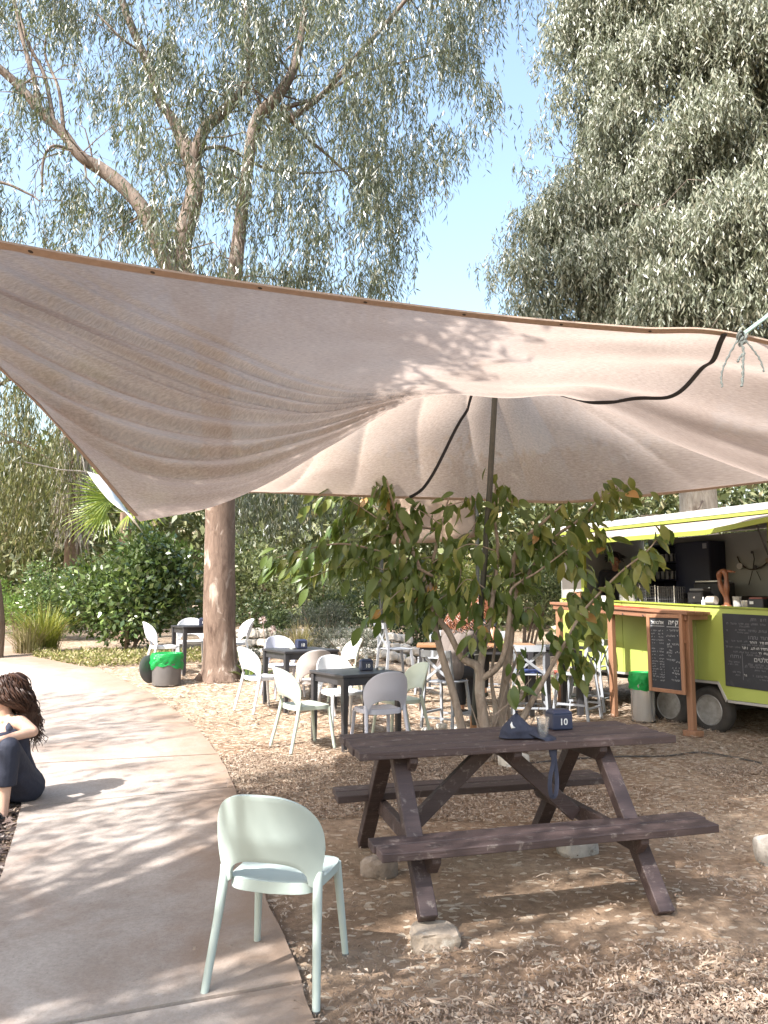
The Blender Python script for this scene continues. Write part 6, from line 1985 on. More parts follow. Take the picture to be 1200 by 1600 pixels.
# ================================================================== LEAFY YOUNG TREE IN FRONT OF THE TRAILER
def leafy_tree():
    b = Vector((1.20, 8.35, gz(1.2, 8.35)))
    T = thing('young_fruit_tree', 'young fruit tree with large drooping green leaves and several grey stems behind the picnic table', 'tree', b)
    inv = Vector(b)
    Y = 8.35
    mb = MB(); rng = np.random.default_rng(71)
    stems = [
        [(733, 1198, Y, .055), (722, 1140, Y, .048), (706, 1075, Y, .043), (692, 1030, Y, .040), (681, 985, Y + .05, .036), (674, 940, Y + .05, .03), (660, 900, Y, .026), (640, 850, Y - .1, .022), (618, 800, Y - .2, .016), (604, 750, Y - .3, .008)],
        [(762, 1198, Y - .05, .062), (757, 1135, Y - .05, .058), (750, 1085, Y - .05, .055), (748, 1044, Y - .05, .052), (722, 1028, Y - .02, .036), (702, 990, Y, .034), (680, 958, Y, .03), (673, 930, Y, .026), (676, 880, Y + .1, .022), (690, 820, Y + .2, .016), (702, 775, Y + .3, .008)],
        [(749, 1050, Y - .05, .042), (756, 1010, Y, .034), (764, 975, Y, .028), (772, 920, Y, .024), (778, 860, Y + .1, .02), (772, 800, Y + .2, .014), (776, 742, Y + .25, .007)],
        [(778, 1198, Y + .1, .055), (783, 1120, Y + .1, .05), (790, 1060, Y + .1, .046), (797, 1000, Y + .1, .044), (803, 940, Y + .1, .04), (801, 885, Y + .1, .032), (818, 845, Y, .024), (850, 815, Y - .1, .016), (880, 788, Y - .2, .008)],
        [(750, 1062, Y - .05, .036), (778, 1042, Y - .15, .032), (790, 1010, Y - .15, .028), (796, 960, Y - .15, .022), (800, 920, Y - .1, .016), (842, 892, Y - .2, .010), (895, 852, Y - .35, .005)],
        [(790, 1198, Y - .2, .05), (800, 1160, Y - .25, .046), (818, 1120, Y - .3, .034), (850, 1062, Y - .4, .022), (880, 1010, Y - .5, .018), (906, 963, Y - .55, .015), (934, 930, Y - .6, .012), (972, 892, Y - .65, .010), (1012, 860, Y - .7, .007), (1040, 824, Y - .7, .004)],
        [(803, 930, Y + .1, .024), (862, 845, Y + .1, .018), (905, 812, Y + .1, .014), (940, 775, Y + .15, .010), (958, 748, Y + .2, .005)],
        [(676, 900, Y, .018), (610, 868, Y - .2, .014), (540, 850, Y - .3, .010), (480, 858, Y - .4, .007), (432, 872, Y - .45, .004)],
        [(690, 828, Y + .2, .014), (620, 815, Y + .3, .012), (560, 775, Y + .3, .008), (500, 758, Y + .35, .004)],
        [(770, 1198, Y + .2, .04), (800, 1150, Y + .35, .03), (790, 1080, Y + .4, .022), (812, 1020, Y + .4, .016)],
        [(760, 1195, Y + .15, .035), (774, 1120, Y + .3, .03), (768, 1060, Y + .35, .02), (775, 1000, Y + .3, .014)],
    ]
    C = []
    for s in stems:
        o = MB(); c = limb(o, s, 10, 0.10, 6); C.append(c)
        o.v = [Vector(v) - inv for v in o.v]
        o.build('stem', TWIG, T)
    # bare shoots at the foot
    o = []
    for (x0, y0, x1, y1) in ((766, 1195, 800, 1050), (775, 1195, 758, 1090), (742, 1198, 792, 1070), (785, 1195, 845, 1100), (800, 1190, 770, 1085), (770, 1120, 830, 1060), (748, 1180, 735, 1100)):
        limb(o, [(x0, y0, Y - .1, .012), ((x0 + x1) / 2 + 6, (y0 + y1) / 2, Y - .05, .009), (x1, y1, Y, .004)], 5)
    twigs = []
    tw = [
        [(640, 850), (575, 800), (520, 770), (488, 785)], [(618, 800), (608, 765), (600, 742)], [(540, 850), (480, 872), (430, 885)], [(600, 865), (545, 880), (478, 905)], [(660, 900), (620, 905), (575, 912)],
        [(690, 820), (660, 800), (640, 790)], [(676, 880), (730, 835), (752, 800)], [(772, 860), (735, 850), (708, 862)], [(776, 800), (800, 790), (792, 760)], [(818, 845), (840, 830), (852, 800)],
        [(803, 900), (845, 880), (878, 862)], [(906, 963), (925, 975), (930, 1000)], [(934, 930), (905, 925), (880, 940)], [(1012, 860), (1000, 880), (990, 905)],
        [(680, 950), (640, 938), (598, 952)], [(674, 930), (630, 920), (590, 960)], [(681, 940), (712, 925), (735, 950)], [(770, 930), (730, 905), (700, 945)], [(796, 960), (830, 950), (850, 985)],
        [(850, 1062), (872, 1012), (858, 990)], [(940, 775), (975, 765), (990, 775)], [(905, 812), (930, 830), (938, 850)], [(862, 845), (890, 870), (905, 890)], [(778, 860), (800, 880), (812, 912)],
        [(560, 775), (545, 800), (520, 830)], [(620, 815), (598, 838), (570, 830)], [(676, 870), (648, 880), (622, 930)], [(764, 975), (745, 985), (738, 1005)], [(797, 1000), (812, 1040), (800, 1075)],
        [(700, 790), (728, 782), (742, 772)], [(640, 870), (600, 890), (560, 870)], [(700, 870), (720, 890), (712, 930)], [(880, 1010), (905, 1020), (898, 1050)], [(540, 855), (510, 880), (470, 880)],
        [(820, 850), (850, 860), (880, 835)], [(660, 900), (690, 890), (660, 960)], [(760, 900), (790, 905), (770, 950)],
    ]
    for t_ in tw:
        off = rng.normal(0, 0.28)
        pts = [(x, y, Y + off * (0.3 + 0.7 * k / (len(t_) - 1)), 0.008 * (1 - 0.6 * k / (len(t_) - 1))) for k, (x, y) in enumerate(t_)]
        twigs.append(limb(o, pts, 5, 0.0))
    build_limbs(o, TWIG, T, inv, 'twig')
    # leaves
    pos = []
    for c in twigs:
        for q in np.repeat(c, 3, 0):
            pos.append(q[:3] + rng.normal(0, 0.065, 3))
    for c, (a, e), rep in ((C[0], (24, 55), 2), (C[1], (36, 61), 2), (C[2], (14, 37), 2), (C[3], (28, 49), 2), (C[4], (18, 37), 2), (C[5], (24, 55), 2), (C[6], (5, 25), 3), (C[7], (3, 25), 3), (C[8], (3, 19), 3)):
        for q in np.repeat(c[a:e], rep, 0):
            pos.append(q[:3] + rng.normal(0, 0.05, 3))
    pos = np.array(pos)
    n = len(pos)
    lm = leafmat('fruit_tree_leaf', [(0, (0.050, 0.092, 0.024)), (0.35, (0.085, 0.130, 0.032)), (0.7, (0.145, 0.175, 0.045)), (0.9, (0.22, 0.23, 0.065)), (0.965, (0.30, 0.28, 0.09)), (1.0, (0.38, 0.16, 0.05))], 0.40, 0.30, (0.24, 0.30, 0.03), 0.5)
    variants = []
    for k in range(14):
        r = random.Random(100 + k)
        Lf, Wf = 0.215 * r.uniform(0.8, 1.15), 0.086 * r.uniform(0.85, 1.2)
        bend, fold, curl = r.uniform(0.1, 0.55), r.uniform(0.12, 0.45), r.uniform(-0.25, 0.25)
        V, F = [], []
        prof = [(0.0, 0.04), (0.10, 0.48), (0.28, 0.92), (0.48, 1.0), (0.68, 0.80), (0.86, 0.42), (1.0, 0.02)]
        for t, w in prof:
            y = Lf * t * (1 - 0.10 * bend * t); z = -bend * Lf * t * t * 0.8
            x0 = curl * Lf * t * t * 0.5
            hw = Wf / 2 * w
            V += [(x0 - hw, y, z + hw * fold), (x0, y, z), (x0 + hw, y, z + hw * fold)]
        for i in range(len(prof) - 1):
            for s in range(2):
                F.append((i * 3 + s, i * 3 + s + 1, (i + 1) * 3 + s + 1, (i + 1) * 3 + s))
        V += [(-0.0012, -0.025, 0.006), (0.0012, -0.025, 0.006), (0.0012, 0.004, 0), (-0.0012, 0.004, 0)]
        F.append((21, 22, 23, 24))
        rv = [0.04, 0.12, 0.2, 0.28, 0.36, 0.44, 0.52, 0.6, 0.68, 0.76, 0.84, 0.9, 0.3, 0.99][k]
        me = bpy.data.meshes.new('leaf')
        me.from_pydata(V, [], F)
        for p_ in me.polygons: p_.use_smooth = True
        at = me.attributes.new('rnd', 'FLOAT', 'FACE'); at.data.foreach_set('value', np.full(len(F), rv, np.float32))
        me.materials.append(lm); me.update()
        variants.append((me, np.array(V), F, rv))
    keep = rng.random(len(pos)) < np.where((pos[:, 0] > 0.45) & (pos[:, 0] < 1.85), 0.52, 0.8)
    pos = pos[keep]; n = len(pos)
    order = np.argsort(pos[:, 1])                 # nearest leaves become parts of their own
    VV, FF, RR, o_ = [], [], [], 0
    for rank, i in enumerate(order):
        out = Vector(pos[i]) - Vector((1.25, Y, 0))
        d = Vector((out.x * 0.30 + rng.normal(0, 0.36), out.y * 0.3 - 0.15 + rng.normal(0, 0.36), -1.0 + rng.normal(0, 0.25)))
        if rng.random() < 0.12: d.z *= 0.1
        d.normalize()
        up = Vector((rng.normal(0, 0.6), rng.normal(-0.5, 0.5), 0.7))
        xa = d.cross(up).normalized(); za = xa.cross(d)
        s = rng.uniform(0.7, 1.15)
        Mx = Matrix((xa * s, d * s, za * s)).transposed().to_4x4()
        Mx.translation = Vector(pos[i]) - inv
        right = pos[i][0] > 1.9
        kk = int(rng.integers(14)) if rng.random() < 0.75 else (int(rng.integers(7, 12)) if right else int(rng.integers(0, 6)))  # right side picked lighter: sunlight put into the leaf colours
        if kk == 13 and rng.random() < 0.75: kk = 3
        me, V, F, rv = variants[kk]
        if rank < 300:
            lo = bpy.data.objects.new('leaf', me); COL.objects.link(lo); lo.parent = T; lo.matrix_local = Mx
        else:
            M3 = np.array(Mx.to_3x3()); VV.append(V @ M3.T + np.array(Mx.translation))
            FF += [[a + o_ for a in f] for f in F]; RR += [rv] * len(F); o_ += len(V)
    q = mesh_np('foliage', np.concatenate(VV), np.array(FF), lm, T, np.array(RR), True)
    q['kind'] = 'stuff'
leafy_tree()

# ================================================================== SHRUBS AND GARDEN BEHIND
def shrub(name, label, cat, c, rad, n, leaf, width, mat, seed, lumps=16, up=0.2, inner=0.5, group=None, stem=True):
    c = Vector(c)
    g = gz(c.x, c.y)
    T = thing(name, label, cat, (c.x, c.y, g), 0, group)
    rng = np.random.default_rng(seed)
    rad = np.array(rad)
    lc = unit(rng.normal(size=(lumps, 3))) * rng.uniform(0.35, 0.72, (lumps, 1))
    lr = rng.uniform(0.28, 0.5, lumps)
    k = rng.integers(lumps, size=n)
    d = unit(rng.normal(size=(n, 3)))
    rr = (rng.random((n, 1)) ** 0.45)
    p = (lc[k] + d * lr[k][:, None] * rr)
    m = p[:, 2] * rad[2] + (c.z - g) > -0.02
    p, d = p[m], d[m]
    pos = p * rad + [0, 0, c.z - g]
    ax = unit(d * 0.7 + rng.normal(0, 0.6, d.shape) + [0, 0, up])
    L = rng.uniform(leaf * 0.7, leaf * 1.3, len(pos))
    side = rng.normal(size=pos.shape) + unit(p) * 0.0
    v, q = leaf_arrays(pos, ax, L, L * width, rng, 0.06)
    leaf_cloud('crown', mat, T, [(v, q)], rng)
    if stem:
        mb = MB()
        for j in range(5):
            e = lc[j % lumps] * rad * 0.8 + [0, 0, c.z - g]
            mb.tube([(0.1 * math.cos(j), 0.1 * math.sin(j), -0.05), tuple(e * 0.5 + [0, 0, 0.0]), tuple(e)], [0.035, 0.025, 0.01], 6)
        mb.build('stem', BARKB, T)
    return T
GLOSSY = leafmat('glossy_shrub_leaf', [(0, (0.048, 0.085, 0.024)), (0.5, (0.085, 0.136, 0.037)), (0.85, (0.145, 0.204, 0.060)), (1, (0.272, 0.340, 0.119))], 0.26, 0.18, (0.2, 0.3, 0.04), 1.0)
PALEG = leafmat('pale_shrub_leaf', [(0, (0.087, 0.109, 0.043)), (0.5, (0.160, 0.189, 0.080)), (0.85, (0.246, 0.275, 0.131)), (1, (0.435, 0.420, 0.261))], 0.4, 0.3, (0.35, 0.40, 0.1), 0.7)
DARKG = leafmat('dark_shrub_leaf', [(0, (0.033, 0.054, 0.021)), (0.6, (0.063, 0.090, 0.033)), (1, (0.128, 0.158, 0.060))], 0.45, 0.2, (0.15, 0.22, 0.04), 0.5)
GREYG = leafmat('rosemary_leaf', [(0, (0.065, 0.078, 0.055)), (0.6, (0.111, 0.124, 0.091)), (1, (0.195, 0.202, 0.156))], 0.6, 0.15, (0.2, 0.24, 0.1), 0.4)
YELG = leafmat('yellow_green_leaf', [(0, (0.120, 0.156, 0.030)), (0.6, (0.228, 0.264, 0.054)), (1, (0.396, 0.372, 0.120))], 0.5, 0.35, (0.45, 0.45, 0.05), 0.4)

def at(px, Y, h):
    x = (px - 600) / FPX * Y
    return (x, Y, gz(x, Y) + h)
shrub('glossy_shrub', 'big round glossy-leaved dark green shrub between the path and the pale trunk', 'shrub', at(208, 16.4, 1.30), (1.72, 1.5, 1.62), 9500, 0.14, 0.5, GLOSSY, 81, 26)
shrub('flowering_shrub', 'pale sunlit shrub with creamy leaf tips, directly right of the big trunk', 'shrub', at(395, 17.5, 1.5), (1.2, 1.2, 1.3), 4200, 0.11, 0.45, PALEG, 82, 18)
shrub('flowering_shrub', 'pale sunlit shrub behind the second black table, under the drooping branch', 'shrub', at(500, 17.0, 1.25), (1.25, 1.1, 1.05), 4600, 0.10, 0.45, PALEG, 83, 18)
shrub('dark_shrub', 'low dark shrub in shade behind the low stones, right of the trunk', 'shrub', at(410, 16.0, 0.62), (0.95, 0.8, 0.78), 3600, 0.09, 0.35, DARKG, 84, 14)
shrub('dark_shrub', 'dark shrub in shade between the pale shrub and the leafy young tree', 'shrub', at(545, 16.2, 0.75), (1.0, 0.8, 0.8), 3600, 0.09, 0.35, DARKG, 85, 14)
shrub('rosemary_bush', 'grey-green rosemary bush in front of the low stones, behind the lone bar stool', 'shrub', at(548, 13.6, 0.40), (0.75, 0.55, 0.50), 5200, 0.055, 0.16, GREYG, 86, 14, 0.6)
shrub('rosemary_bush', 'grey-green rosemary bush growing above the low stones', 'shrub', at(505, 15.6, 0.75), (0.75, 0.5, 0.5), 4200, 0.06, 0.16, GREYG, 87, 14, 0.6)
shrub('rosemary_bush', 'small dark bush at the ground just right of the pale trunk, behind the strap leaves', 'shrub', at(388, 12.9, 0.15), (0.4, 0.35, 0.30), 1500, 0.05, 0.3, DARKG, 88, 10, 0.5)
shrub('green_shrub', 'bright green shrub glimpsed through the leafy tree, beyond the brown screen', 'shrub', at(735, 17.0, 1.2), (1.3, 1.0, 1.35), 4200, 0.10, 0.4, YELG, 89, 18)
shrub('green_shrub', 'pale green shrub behind the top of the leafy tree, left of the trailer roof', 'shrub', at(820, 18.0, 1.7), (1.3, 1.1, 1.3), 4000, 0.11, 0.35, PALEG, 90, 18)
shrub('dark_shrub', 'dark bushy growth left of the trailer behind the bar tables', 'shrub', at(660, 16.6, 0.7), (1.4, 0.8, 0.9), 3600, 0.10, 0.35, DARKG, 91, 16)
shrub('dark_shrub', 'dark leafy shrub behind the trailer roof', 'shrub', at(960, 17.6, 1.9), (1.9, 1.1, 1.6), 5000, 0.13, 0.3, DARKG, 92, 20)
shrub('fern_bush', 'soft bright green bush at the far end of the path, beside the left trunk', 'shrub', at(38, 19.5, 0.75), (1.2, 0.9, 0.95), 5200, 0.09, 0.25, leafmat('fern_leaf', [(0, (0.075, 0.150, 0.030)), (0.6, (0.135, 0.240, 0.053)), (1, (0.240, 0.345, 0.090))], 0.5, 0.35, (0.3, 0.42, 0.05), 0.4), 93, 16, 0.4)
shrub('green_shrub', 'leafy green shrub between the far end of the path and the big glossy shrub', 'shrub', at(88, 19.0, 1.1), (1.0, 0.8, 1.1), 3600, 0.10, 0.4, GLOSSY, 94, 16)

def grass_tuft(label, c, n, h, spread, mat, seed, group=None, name='grass_tuft'):
    rng = np.random.default_rng(seed)
    c = Vector(c)
    T = thing(name, label, 'grass', c, 0, group)
    a = rng.uniform(0, 2 * math.pi, n)
    lean = rng.uniform(0.05, 1.0, n)
    hh = h * rng.uniform(0.6, 1.1, n)
    base = np.stack([np.cos(a), np.sin(a), np.zeros(n)], 1) * rng.uniform(0, spread, (n, 1))
    out = np.stack([np.cos(a), np.sin(a), np.zeros(n)], 1)
    side = np.stack([-np.sin(a), np.cos(a), np.zeros(n)], 1)
    rows = []
    for t, w in ((0, 1), (0.4, 0.9), (0.75, 0.6), (1, 0.1)):
        q = base + out * (lean * hh * t * t)[:, None] + np.array([0, 0, 1.0]) * (hh * (t - 0.25 * lean * t * t))[:, None]
        rows += [q - side * 0.011 * w, q + side * 0.011 * w]
    V = np.stack(rows, 1).reshape(-1, 3)
    b = (np.arange(n) * 8)[:, None]
    Q = np.concatenate([b + np.array([0, 1, 3, 2]), b + np.array([2, 3, 5, 4]), b + np.array([4, 5, 7, 6])])
    r = rng.random(n)
    mesh_np('blades', V, Q, mat, T, np.concatenate([r, r, r]))
    return T
x, y, z = at(76, 16.2, 0); grass_tuft('tall yellow-green grass tuft beside the glossy shrub at the bend of the path', (x, y, z), 380, 1.05, 0.30, YELG, 95)
x, y, z = at(52, 15.8, 0); grass_tuft('dry pale grass tuft at the inner bend of the path', (x, y, z), 240, 0.7, 0.28, leafmat('dry_grass', [(0, (0.20, 0.16, 0.08)), (1, (0.42, 0.35, 0.2))], 0.6, 0.3), 96)
x, y, z = at(470, 14.9, 0); grass_tuft('wispy pale grass in front of the low stones behind the second black table', (x, y, z), 160, 0.75, 0.25, MATS['dry_grass'], 97)
STRAP = leafmat('strap_leaf', [(0, (0.06, 0.10, 0.025)), (1, (0.16, 0.22, 0.05))], 0.4, 0.3, (0.3, 0.4, 0.04))
def strap_plant(label, c, n, h, seed):
    rng = np.random.default_rng(seed)
    T = thing('strap_leaf_plant', label, 'plant', c)
    for k in range(n):
        a = rng.uniform(0, 2 * math.pi); L = h * rng.uniform(0.7, 1.2); lean = rng.uniform(0.4, 1.0)
        out = np.array([math.cos(a), math.sin(a), 0]); side = np.array([-math.sin(a), math.cos(a), 0])
        V, F = [], []
        for i, (t, w) in enumerate(((0, 0.5), (0.25, 1), (0.5, 0.95), (0.75, 0.6), (1, 0.05))):
            q = out * (0.03 + lean * L * t * (0.5 + 0.5 * t)) + np.array([0, 0, 1]) * (L * (t - 0.62 * lean * t * t))
            V += [tuple(q - side * 0.02 * w), tuple(q + np.array([0, 0, -0.006])), tuple(q + side * 0.02 * w)]
        for i in range(4):
            for s in range(2): F.append((i * 3 + s, i * 3 + s + 1, (i + 1) * 3 + s + 1, (i + 1) * 3 + s))
        mb = MB(); mb.smooth = True; mb.add(V, F); o = mb.build('leaf', STRAP, T)
        at_ = o.data.attributes.new('rnd', 'FLOAT', 'FACE'); at_.data.foreach_set('value', np.full(len(F), rng.random(), np.float32))
p = G(384, 1066); strap_plant('green strap-leaved plant at the foot of the pale trunk, behind the sunlit chair', (p.x, p.y + 0.15, p.z), 14, 0.42, 98)
p = G(408, 1062); strap_plant('second strap-leaved plant half behind the sunlit white chair', (p.x, p.y + 0.4, p.z), 10, 0.38, 99)
# dried flower stalks
dry = pmat('dry_stalk', (0.36, 0.27, 0.22), (0.28, 0.2, 0.17), 20, 0.9)
for k, (px, hh) in enumerate(((414, 0.78), (424, 0.60))):
    x, y, z = at(px, 14.2, 0)
    T = thing('dried_flower_stalk', ('taller dried flower stalk right of the trunk, in front of the dark shrub', 'shorter bent dried flower stalk beside the taller one')[k], 'plant', (x, y, z), 0, 'dried flower stalks')
    mb = MB(); mb.tube([(0, 0, 0), (0.02, 0, hh * 0.5), (-0.02 + 0.06 * k, 0, hh)], 0.009, 5); mb.build('stalk', dry, T)
    rng = np.random.default_rng(k + 3); n = 60
    d = unit(rng.normal(size=(n, 3)))
    v, q = leaf_arrays(d * 0.02 + [-0.02 + 0.06 * k, 0, hh], d, 0.07, 0.018, rng)
    mesh_np('seed_head', v, q, litter_material('seed_head', [(0, (0.38, 0.28, 0.25)), (1, (0.55, 0.45, 0.42))]), T, rng.random(n))

# low wall of pale stones behind the tables
W = thing('stone_wall', 'low dry wall of pale rough stones edging the raised garden bed', 'wall', at(490, 15.2, 0))
rw = random.Random(8)
k = 0
for px in np.linspace(372, 640, 26):
    for lay in range(3):
        Y = 15.2 + rw.uniform(-0.15, 0.15) + 0.22 * lay
        xx = (px + rw.uniform(-4, 4) + 5 * (lay % 2) - 600) / FPX * Y
        o = stone(None, (xx - W.location.x, Y - W.location.y, gz(xx, Y) - W.location.z + 0.10 + 0.17 * lay), (rw.uniform(0.15, 0.26), rw.uniform(0.15, 0.22), rw.uniform(0.14, 0.2)), 20 + (k % 9), PALESTONE, rw.uniform(0, 6), parent=W)
        k += 1
# small pale stones round the foot of the leafy tree
rw = random.Random(12)
for i, (px, py, lab) in enumerate(((690, 1140, 'small pale stone left of the leafy tree stems'), (712, 1142, 'small pale stone between the two left stems of the leafy tree'), (668, 1146, 'small grey stone under the taupe-shirted person'))):
    p = G(px, py); stone(lab, (p.x, p.y, p.z + 0.03), (0.14, 0.12, 0.1), 40 + i, PALESTONE, i, group='small stones by the leafy tree')

# low ground cover beside the path
rng = np.random.default_rng(101)
pts = []
while len(pts) < 9000:
    px, Y = rng.uniform(20, 330), rng.uniform(12.6, 15.9)
    x = (px - 600) / FPX * Y
    if path_side(x, Y): continue
    edge = 13.2 + 0.004 * (px - 40)
    if Y < edge: continue
    dn = 0.6 + noise.noise(Vector((x * 1.5, Y * 1.5, 0)))
    if rng.random() > dn: continue
    pts.append((x, Y, gz(x, Y) + rng.random() * 0.12))
pos = np.array(pts); n = len(pos)
L = rng.uniform(0.04, 0.09, n)
v, q = leaf_arrays(pos, rng.normal(size=(n, 3)) * [1, 1, 0.6] + [0, 0, 0.6], L, L * 0.4, rng)
m = leafmat('ground_cover_leaf', [(0, (0.12, 0.13, 0.03)), (0.4, (0.24, 0.24, 0.07)), (0.7, (0.34, 0.28, 0.14)), (1, (0.46, 0.36, 0.25))], 0.6, 0.25)
o = mesh_np('ground_cover', v, q, m, None, rng.random(n)); tag(o, kind='stuff')

# ------------------------------------------------------------------ palms
PALM = leafmat('palm_leaf', [(0, (0.10, 0.16, 0.02)), (0.6, (0.20, 0.27, 0.035)), (1, (0.34, 0.38, 0.07))], 0.4, 0.4, (0.45, 0.55, 0.04), 0.6)
def fan(c, tip, up, n, L, arc, rng, width=0.055):
    """one fan frond: n long folded segments spreading from c"""
    c, tip, up = Vector(c), Vector(tip).normalized(), Vector(up)
    side = tip.cross(up).normalized(); nrm = side.cross(tip)
    V, F, Rn = [], [], []
    for k in range(n):
        a = arc * (k / (n - 1) - 0.5)
        d = tip * math.cos(a) + side * math.sin(a)
        s = tip * -math.sin(a) + side * math.cos(a)
        l = L * (0.82 + 0.18 * math.cos(a)) * rng.uniform(0.92, 1.05)
        b = len(V)
        for t, w in ((0.03, 0.3), (0.5, 1.0), (0.8, 0.55), (1.0, 0.05)):
            q = c + d * l * t + nrm * (-0.28 * l * max(t - 0.45, 0) ** 2 * 2) + Vector((0, 0, -0.10 * l * t * t))
            V += [q - s * width * w / 2 + nrm * 0.012 * w, q, q + s * width * w / 2 + nrm * 0.012 * w]
        for i in range(3):
            for j in range(2):
                F.append((b + i * 3 + j, b + i * 3 + j + 1, b + (i + 1) * 3 + j + 1, b + (i + 1) * 3 + j)); Rn.append(rng.random() * 0.35 + 0.65 * (k % 3) / 2)
    return V, F, Rn
def palm(label, base, crown, fronds, seed, L, skirt=False, mat=PALM):
    rng = random.Random(seed)
    T = thing('fan_palm', label, 'palm', base)
    b = Vector(base)
    mb = MB(); mb.tube([Vector((0, 0, -0.1)), (Vector(crown) - b) * 0.5, Vector(crown) - b], [0.24, 0.2, 0.17], 14, bumpy=0.12); mb.build('trunk', BARKB, T)
    for (dx, dz, dy, st) in fronds:
        d = Vector((dx, dy, dz)).normalized()
        c = Vector(crown) - b
        hub = c + d * st
        mb = MB(); mb.tube([c, hub], [0.022, 0.014], 6)
        V, F, Rn = fan(hub, d, Vector((0, -0.75, 0.65)), 26, L, R(210), rng)
        me_o = MB(); me_o.add(V, F); o = me_o.build('frond', mat, T)
        a = o.data.attributes.new('rnd', 'FLOAT', 'FACE'); a.data.foreach_set('value', np.array(Rn, np.float32))
        mb.build('frond_stalk', pmat('frond_stalk', (0.25, 0.3, 0.08), None, 5, 0.5), o)
    if skirt:
        r2 = np.random.default_rng(seed)
        n = 900
        a = r2.uniform(0, 2 * math.pi, n)
        hh = r2.uniform(0.42, 1.0, n) * (crown[2] - base[2])
        pos = np.stack([np.cos(a) * 0.34, np.sin(a) * 0.34, hh], 1) + r2.normal(0, 0.10, (n, 3))
        v, q = leaf_arrays(pos, np.array([0, 0, -1.0]) + r2.normal(0, 0.16, (n, 3)) + np.stack([np.cos(a), np.sin(a), 0 * a], 1) * 0.18, r2.uniform(0.5, 1.0, n), 0.05, r2)
        o = mesh_np('dead_fronds', v, q, litter_material('dead_palm', [(0, (0.28, 0.23, 0.18)), (0.6, (0.48, 0.43, 0.37)), (1, (0.62, 0.57, 0.52))]), T, r2.random(n))
        o['kind'] = 'stuff'
x, y, z = at(196, 19.5, 0); cz_ = P(188, 795, 19.5)
palm('bright green fan palm with spread fronds under the low corner of the beige sail', (x, y, z), (x, y, cz_.z - 0.1), [(-0.75, 0.65, -0.3, 0.55), (-1, -0.02, -0.3, 0.5), (-0.35, 0.95, -0.2, 0.5), (0.3, 0.9, 0.2, 0.5), (0.9, 0.35, -0.2, 0.5), (0.6, 0.1, -0.6, 0.4), (-0.9, 0.3, 0.5, 0.6), (0.2, 0.6, 0.9, 0.5)], 5, 1.1)
x, y, z = at(112, 23, 0); q = P(112, 620, 23)
palm('tall old palm wrapped in a skirt of pale dead fronds beyond the glossy shrub', (x, y, z), (x, y, q.z), [(-0.8, 0.6, -0.3, 0.8), (0.8, 0.6, -0.3, 0.8), (0.1, 1, 0.2, 0.8), (-0.4, 0.2, -0.9, 0.8), (0.6, -0.1, 0.7, 0.8)], 6, 1.2, True)

# ------------------------------------------------------------------ far-off wood that closes the view (one mass)
rng = np.random.default_rng(111)
n = 95000
px = rng.uniform(-900, 2100, n); Y = rng.uniform(24, 33, n)
x = (px - 600) / FPX * Y
lump = np.array([noise.noise(Vector((a * 0.22, b * 0.22, 4))) for a, b in zip(x, Y)])
h = (6.0 + 1.6 * lump) * rng.random(n) ** 0.85
z = np.array([gz(a, b) for a, b in zip(x, Y)]) + h
L = rng.uniform(0.26, 0.5, n)
v, q = leaf_arrays(np.stack([x, Y, z], 1), rng.normal(size=(n, 3)) + [0, 0, -0.5], L, L * 0.42, rng)
o = mesh_np('distant_wood', v, q, leafmat('wood_leaf', [(0, (0.067, 0.085, 0.034)), (0.5, (0.133, 0.156, 0.065)), (0.85, (0.228, 0.237, 0.114)), (1, (0.456, 0.380, 0.247))], 0.5, 0.25, (0.25, 0.3, 0.06)), None, rng.random(n))
tag(o, kind='stuff')

# ================================================================== TIMBER EDGE WHERE THE WOMAN SITS
a, b = G(-60, 1420, 0.05), G(66, 1225, 0.05)
mb = MB()
dirv = (Vector((PATH_L[3].x, PATH_L[3].y, 0)) - Vector((PATH_L[2].x, PATH_L[2].y, 0))).normalized()
p0 = Vector((PATH_L[3].x - 0.24, PATH_L[3].y - 0.05, 0.06))
mb.bar(p0 + dirv * 0.55, p0 - dirv * 1.5, 0.16, 0.14)
o = mb.build('timber_edging', pmat('old_timber', (0.10, 0.075, 0.06), (0.16, 0.125, 0.10), 5, 0.9, 0.6, 30, vec=(4, 0.6, 4)), bevel=0.012)
tag(o, 'old dark timber lying along the left edge of the path under the seated woman', 'timber')

# ================================================================== PEOPLE
SKIN = {}
def skin_mat(name, c):
    m, nt, N, L, b = _new(name)
    tc = N.new('ShaderNodeTexCoord').outputs['Object']
    n = noise_node(nt, tc, 14, 4, 0.6)
    L.new(ramp(nt, n.outputs[0], [(0.3, c), (0.7, tuple(v * 0.9 for v in c))]).outputs[0], b.inputs['Base Color'])
    b.inputs['Roughness'].default_value = 0.5
    b.inputs['Subsurface Weight'].default_value = 0.12
    b.inputs['Subsurface Radius'].default_value = (0.02, 0.008, 0.005)
    return m
def capsule(mb, a, b, ra, rb, seg=14, ca=True, cb=True):
    a, b = Vector(a), Vector(b)
    d = (b - a); L = d.length; d = d.normalized() if L > 1e-6 else Vector((0, 0, 1))
    pts, rad = [], []
    if ca:
        for t in (89, 65, 40, 18): pts.append(a - d * ra * math.sin(R(t))); rad.append(ra * math.cos(R(t)))
    pts += [a, b]; rad += [ra, rb]
    if cb:
        for t in (18, 40, 65, 89): pts.append(b + d * rb * math.sin(R(t))); rad.append(rb * math.cos(R(t)))
    mb.tube(pts, rad, seg)
def ellipsoid(mb, c, r, M=None, seg=20):
    prof = [(max(math.cos(R(t)), 0.0), math.sin(R(t))) for t in range(-90, 91, 12)]
    S = Matrix.Diagonal(r)
    mb.lathe([(p, z) for p, z in prof], c, seg, (M @ S) if M is not None else S)
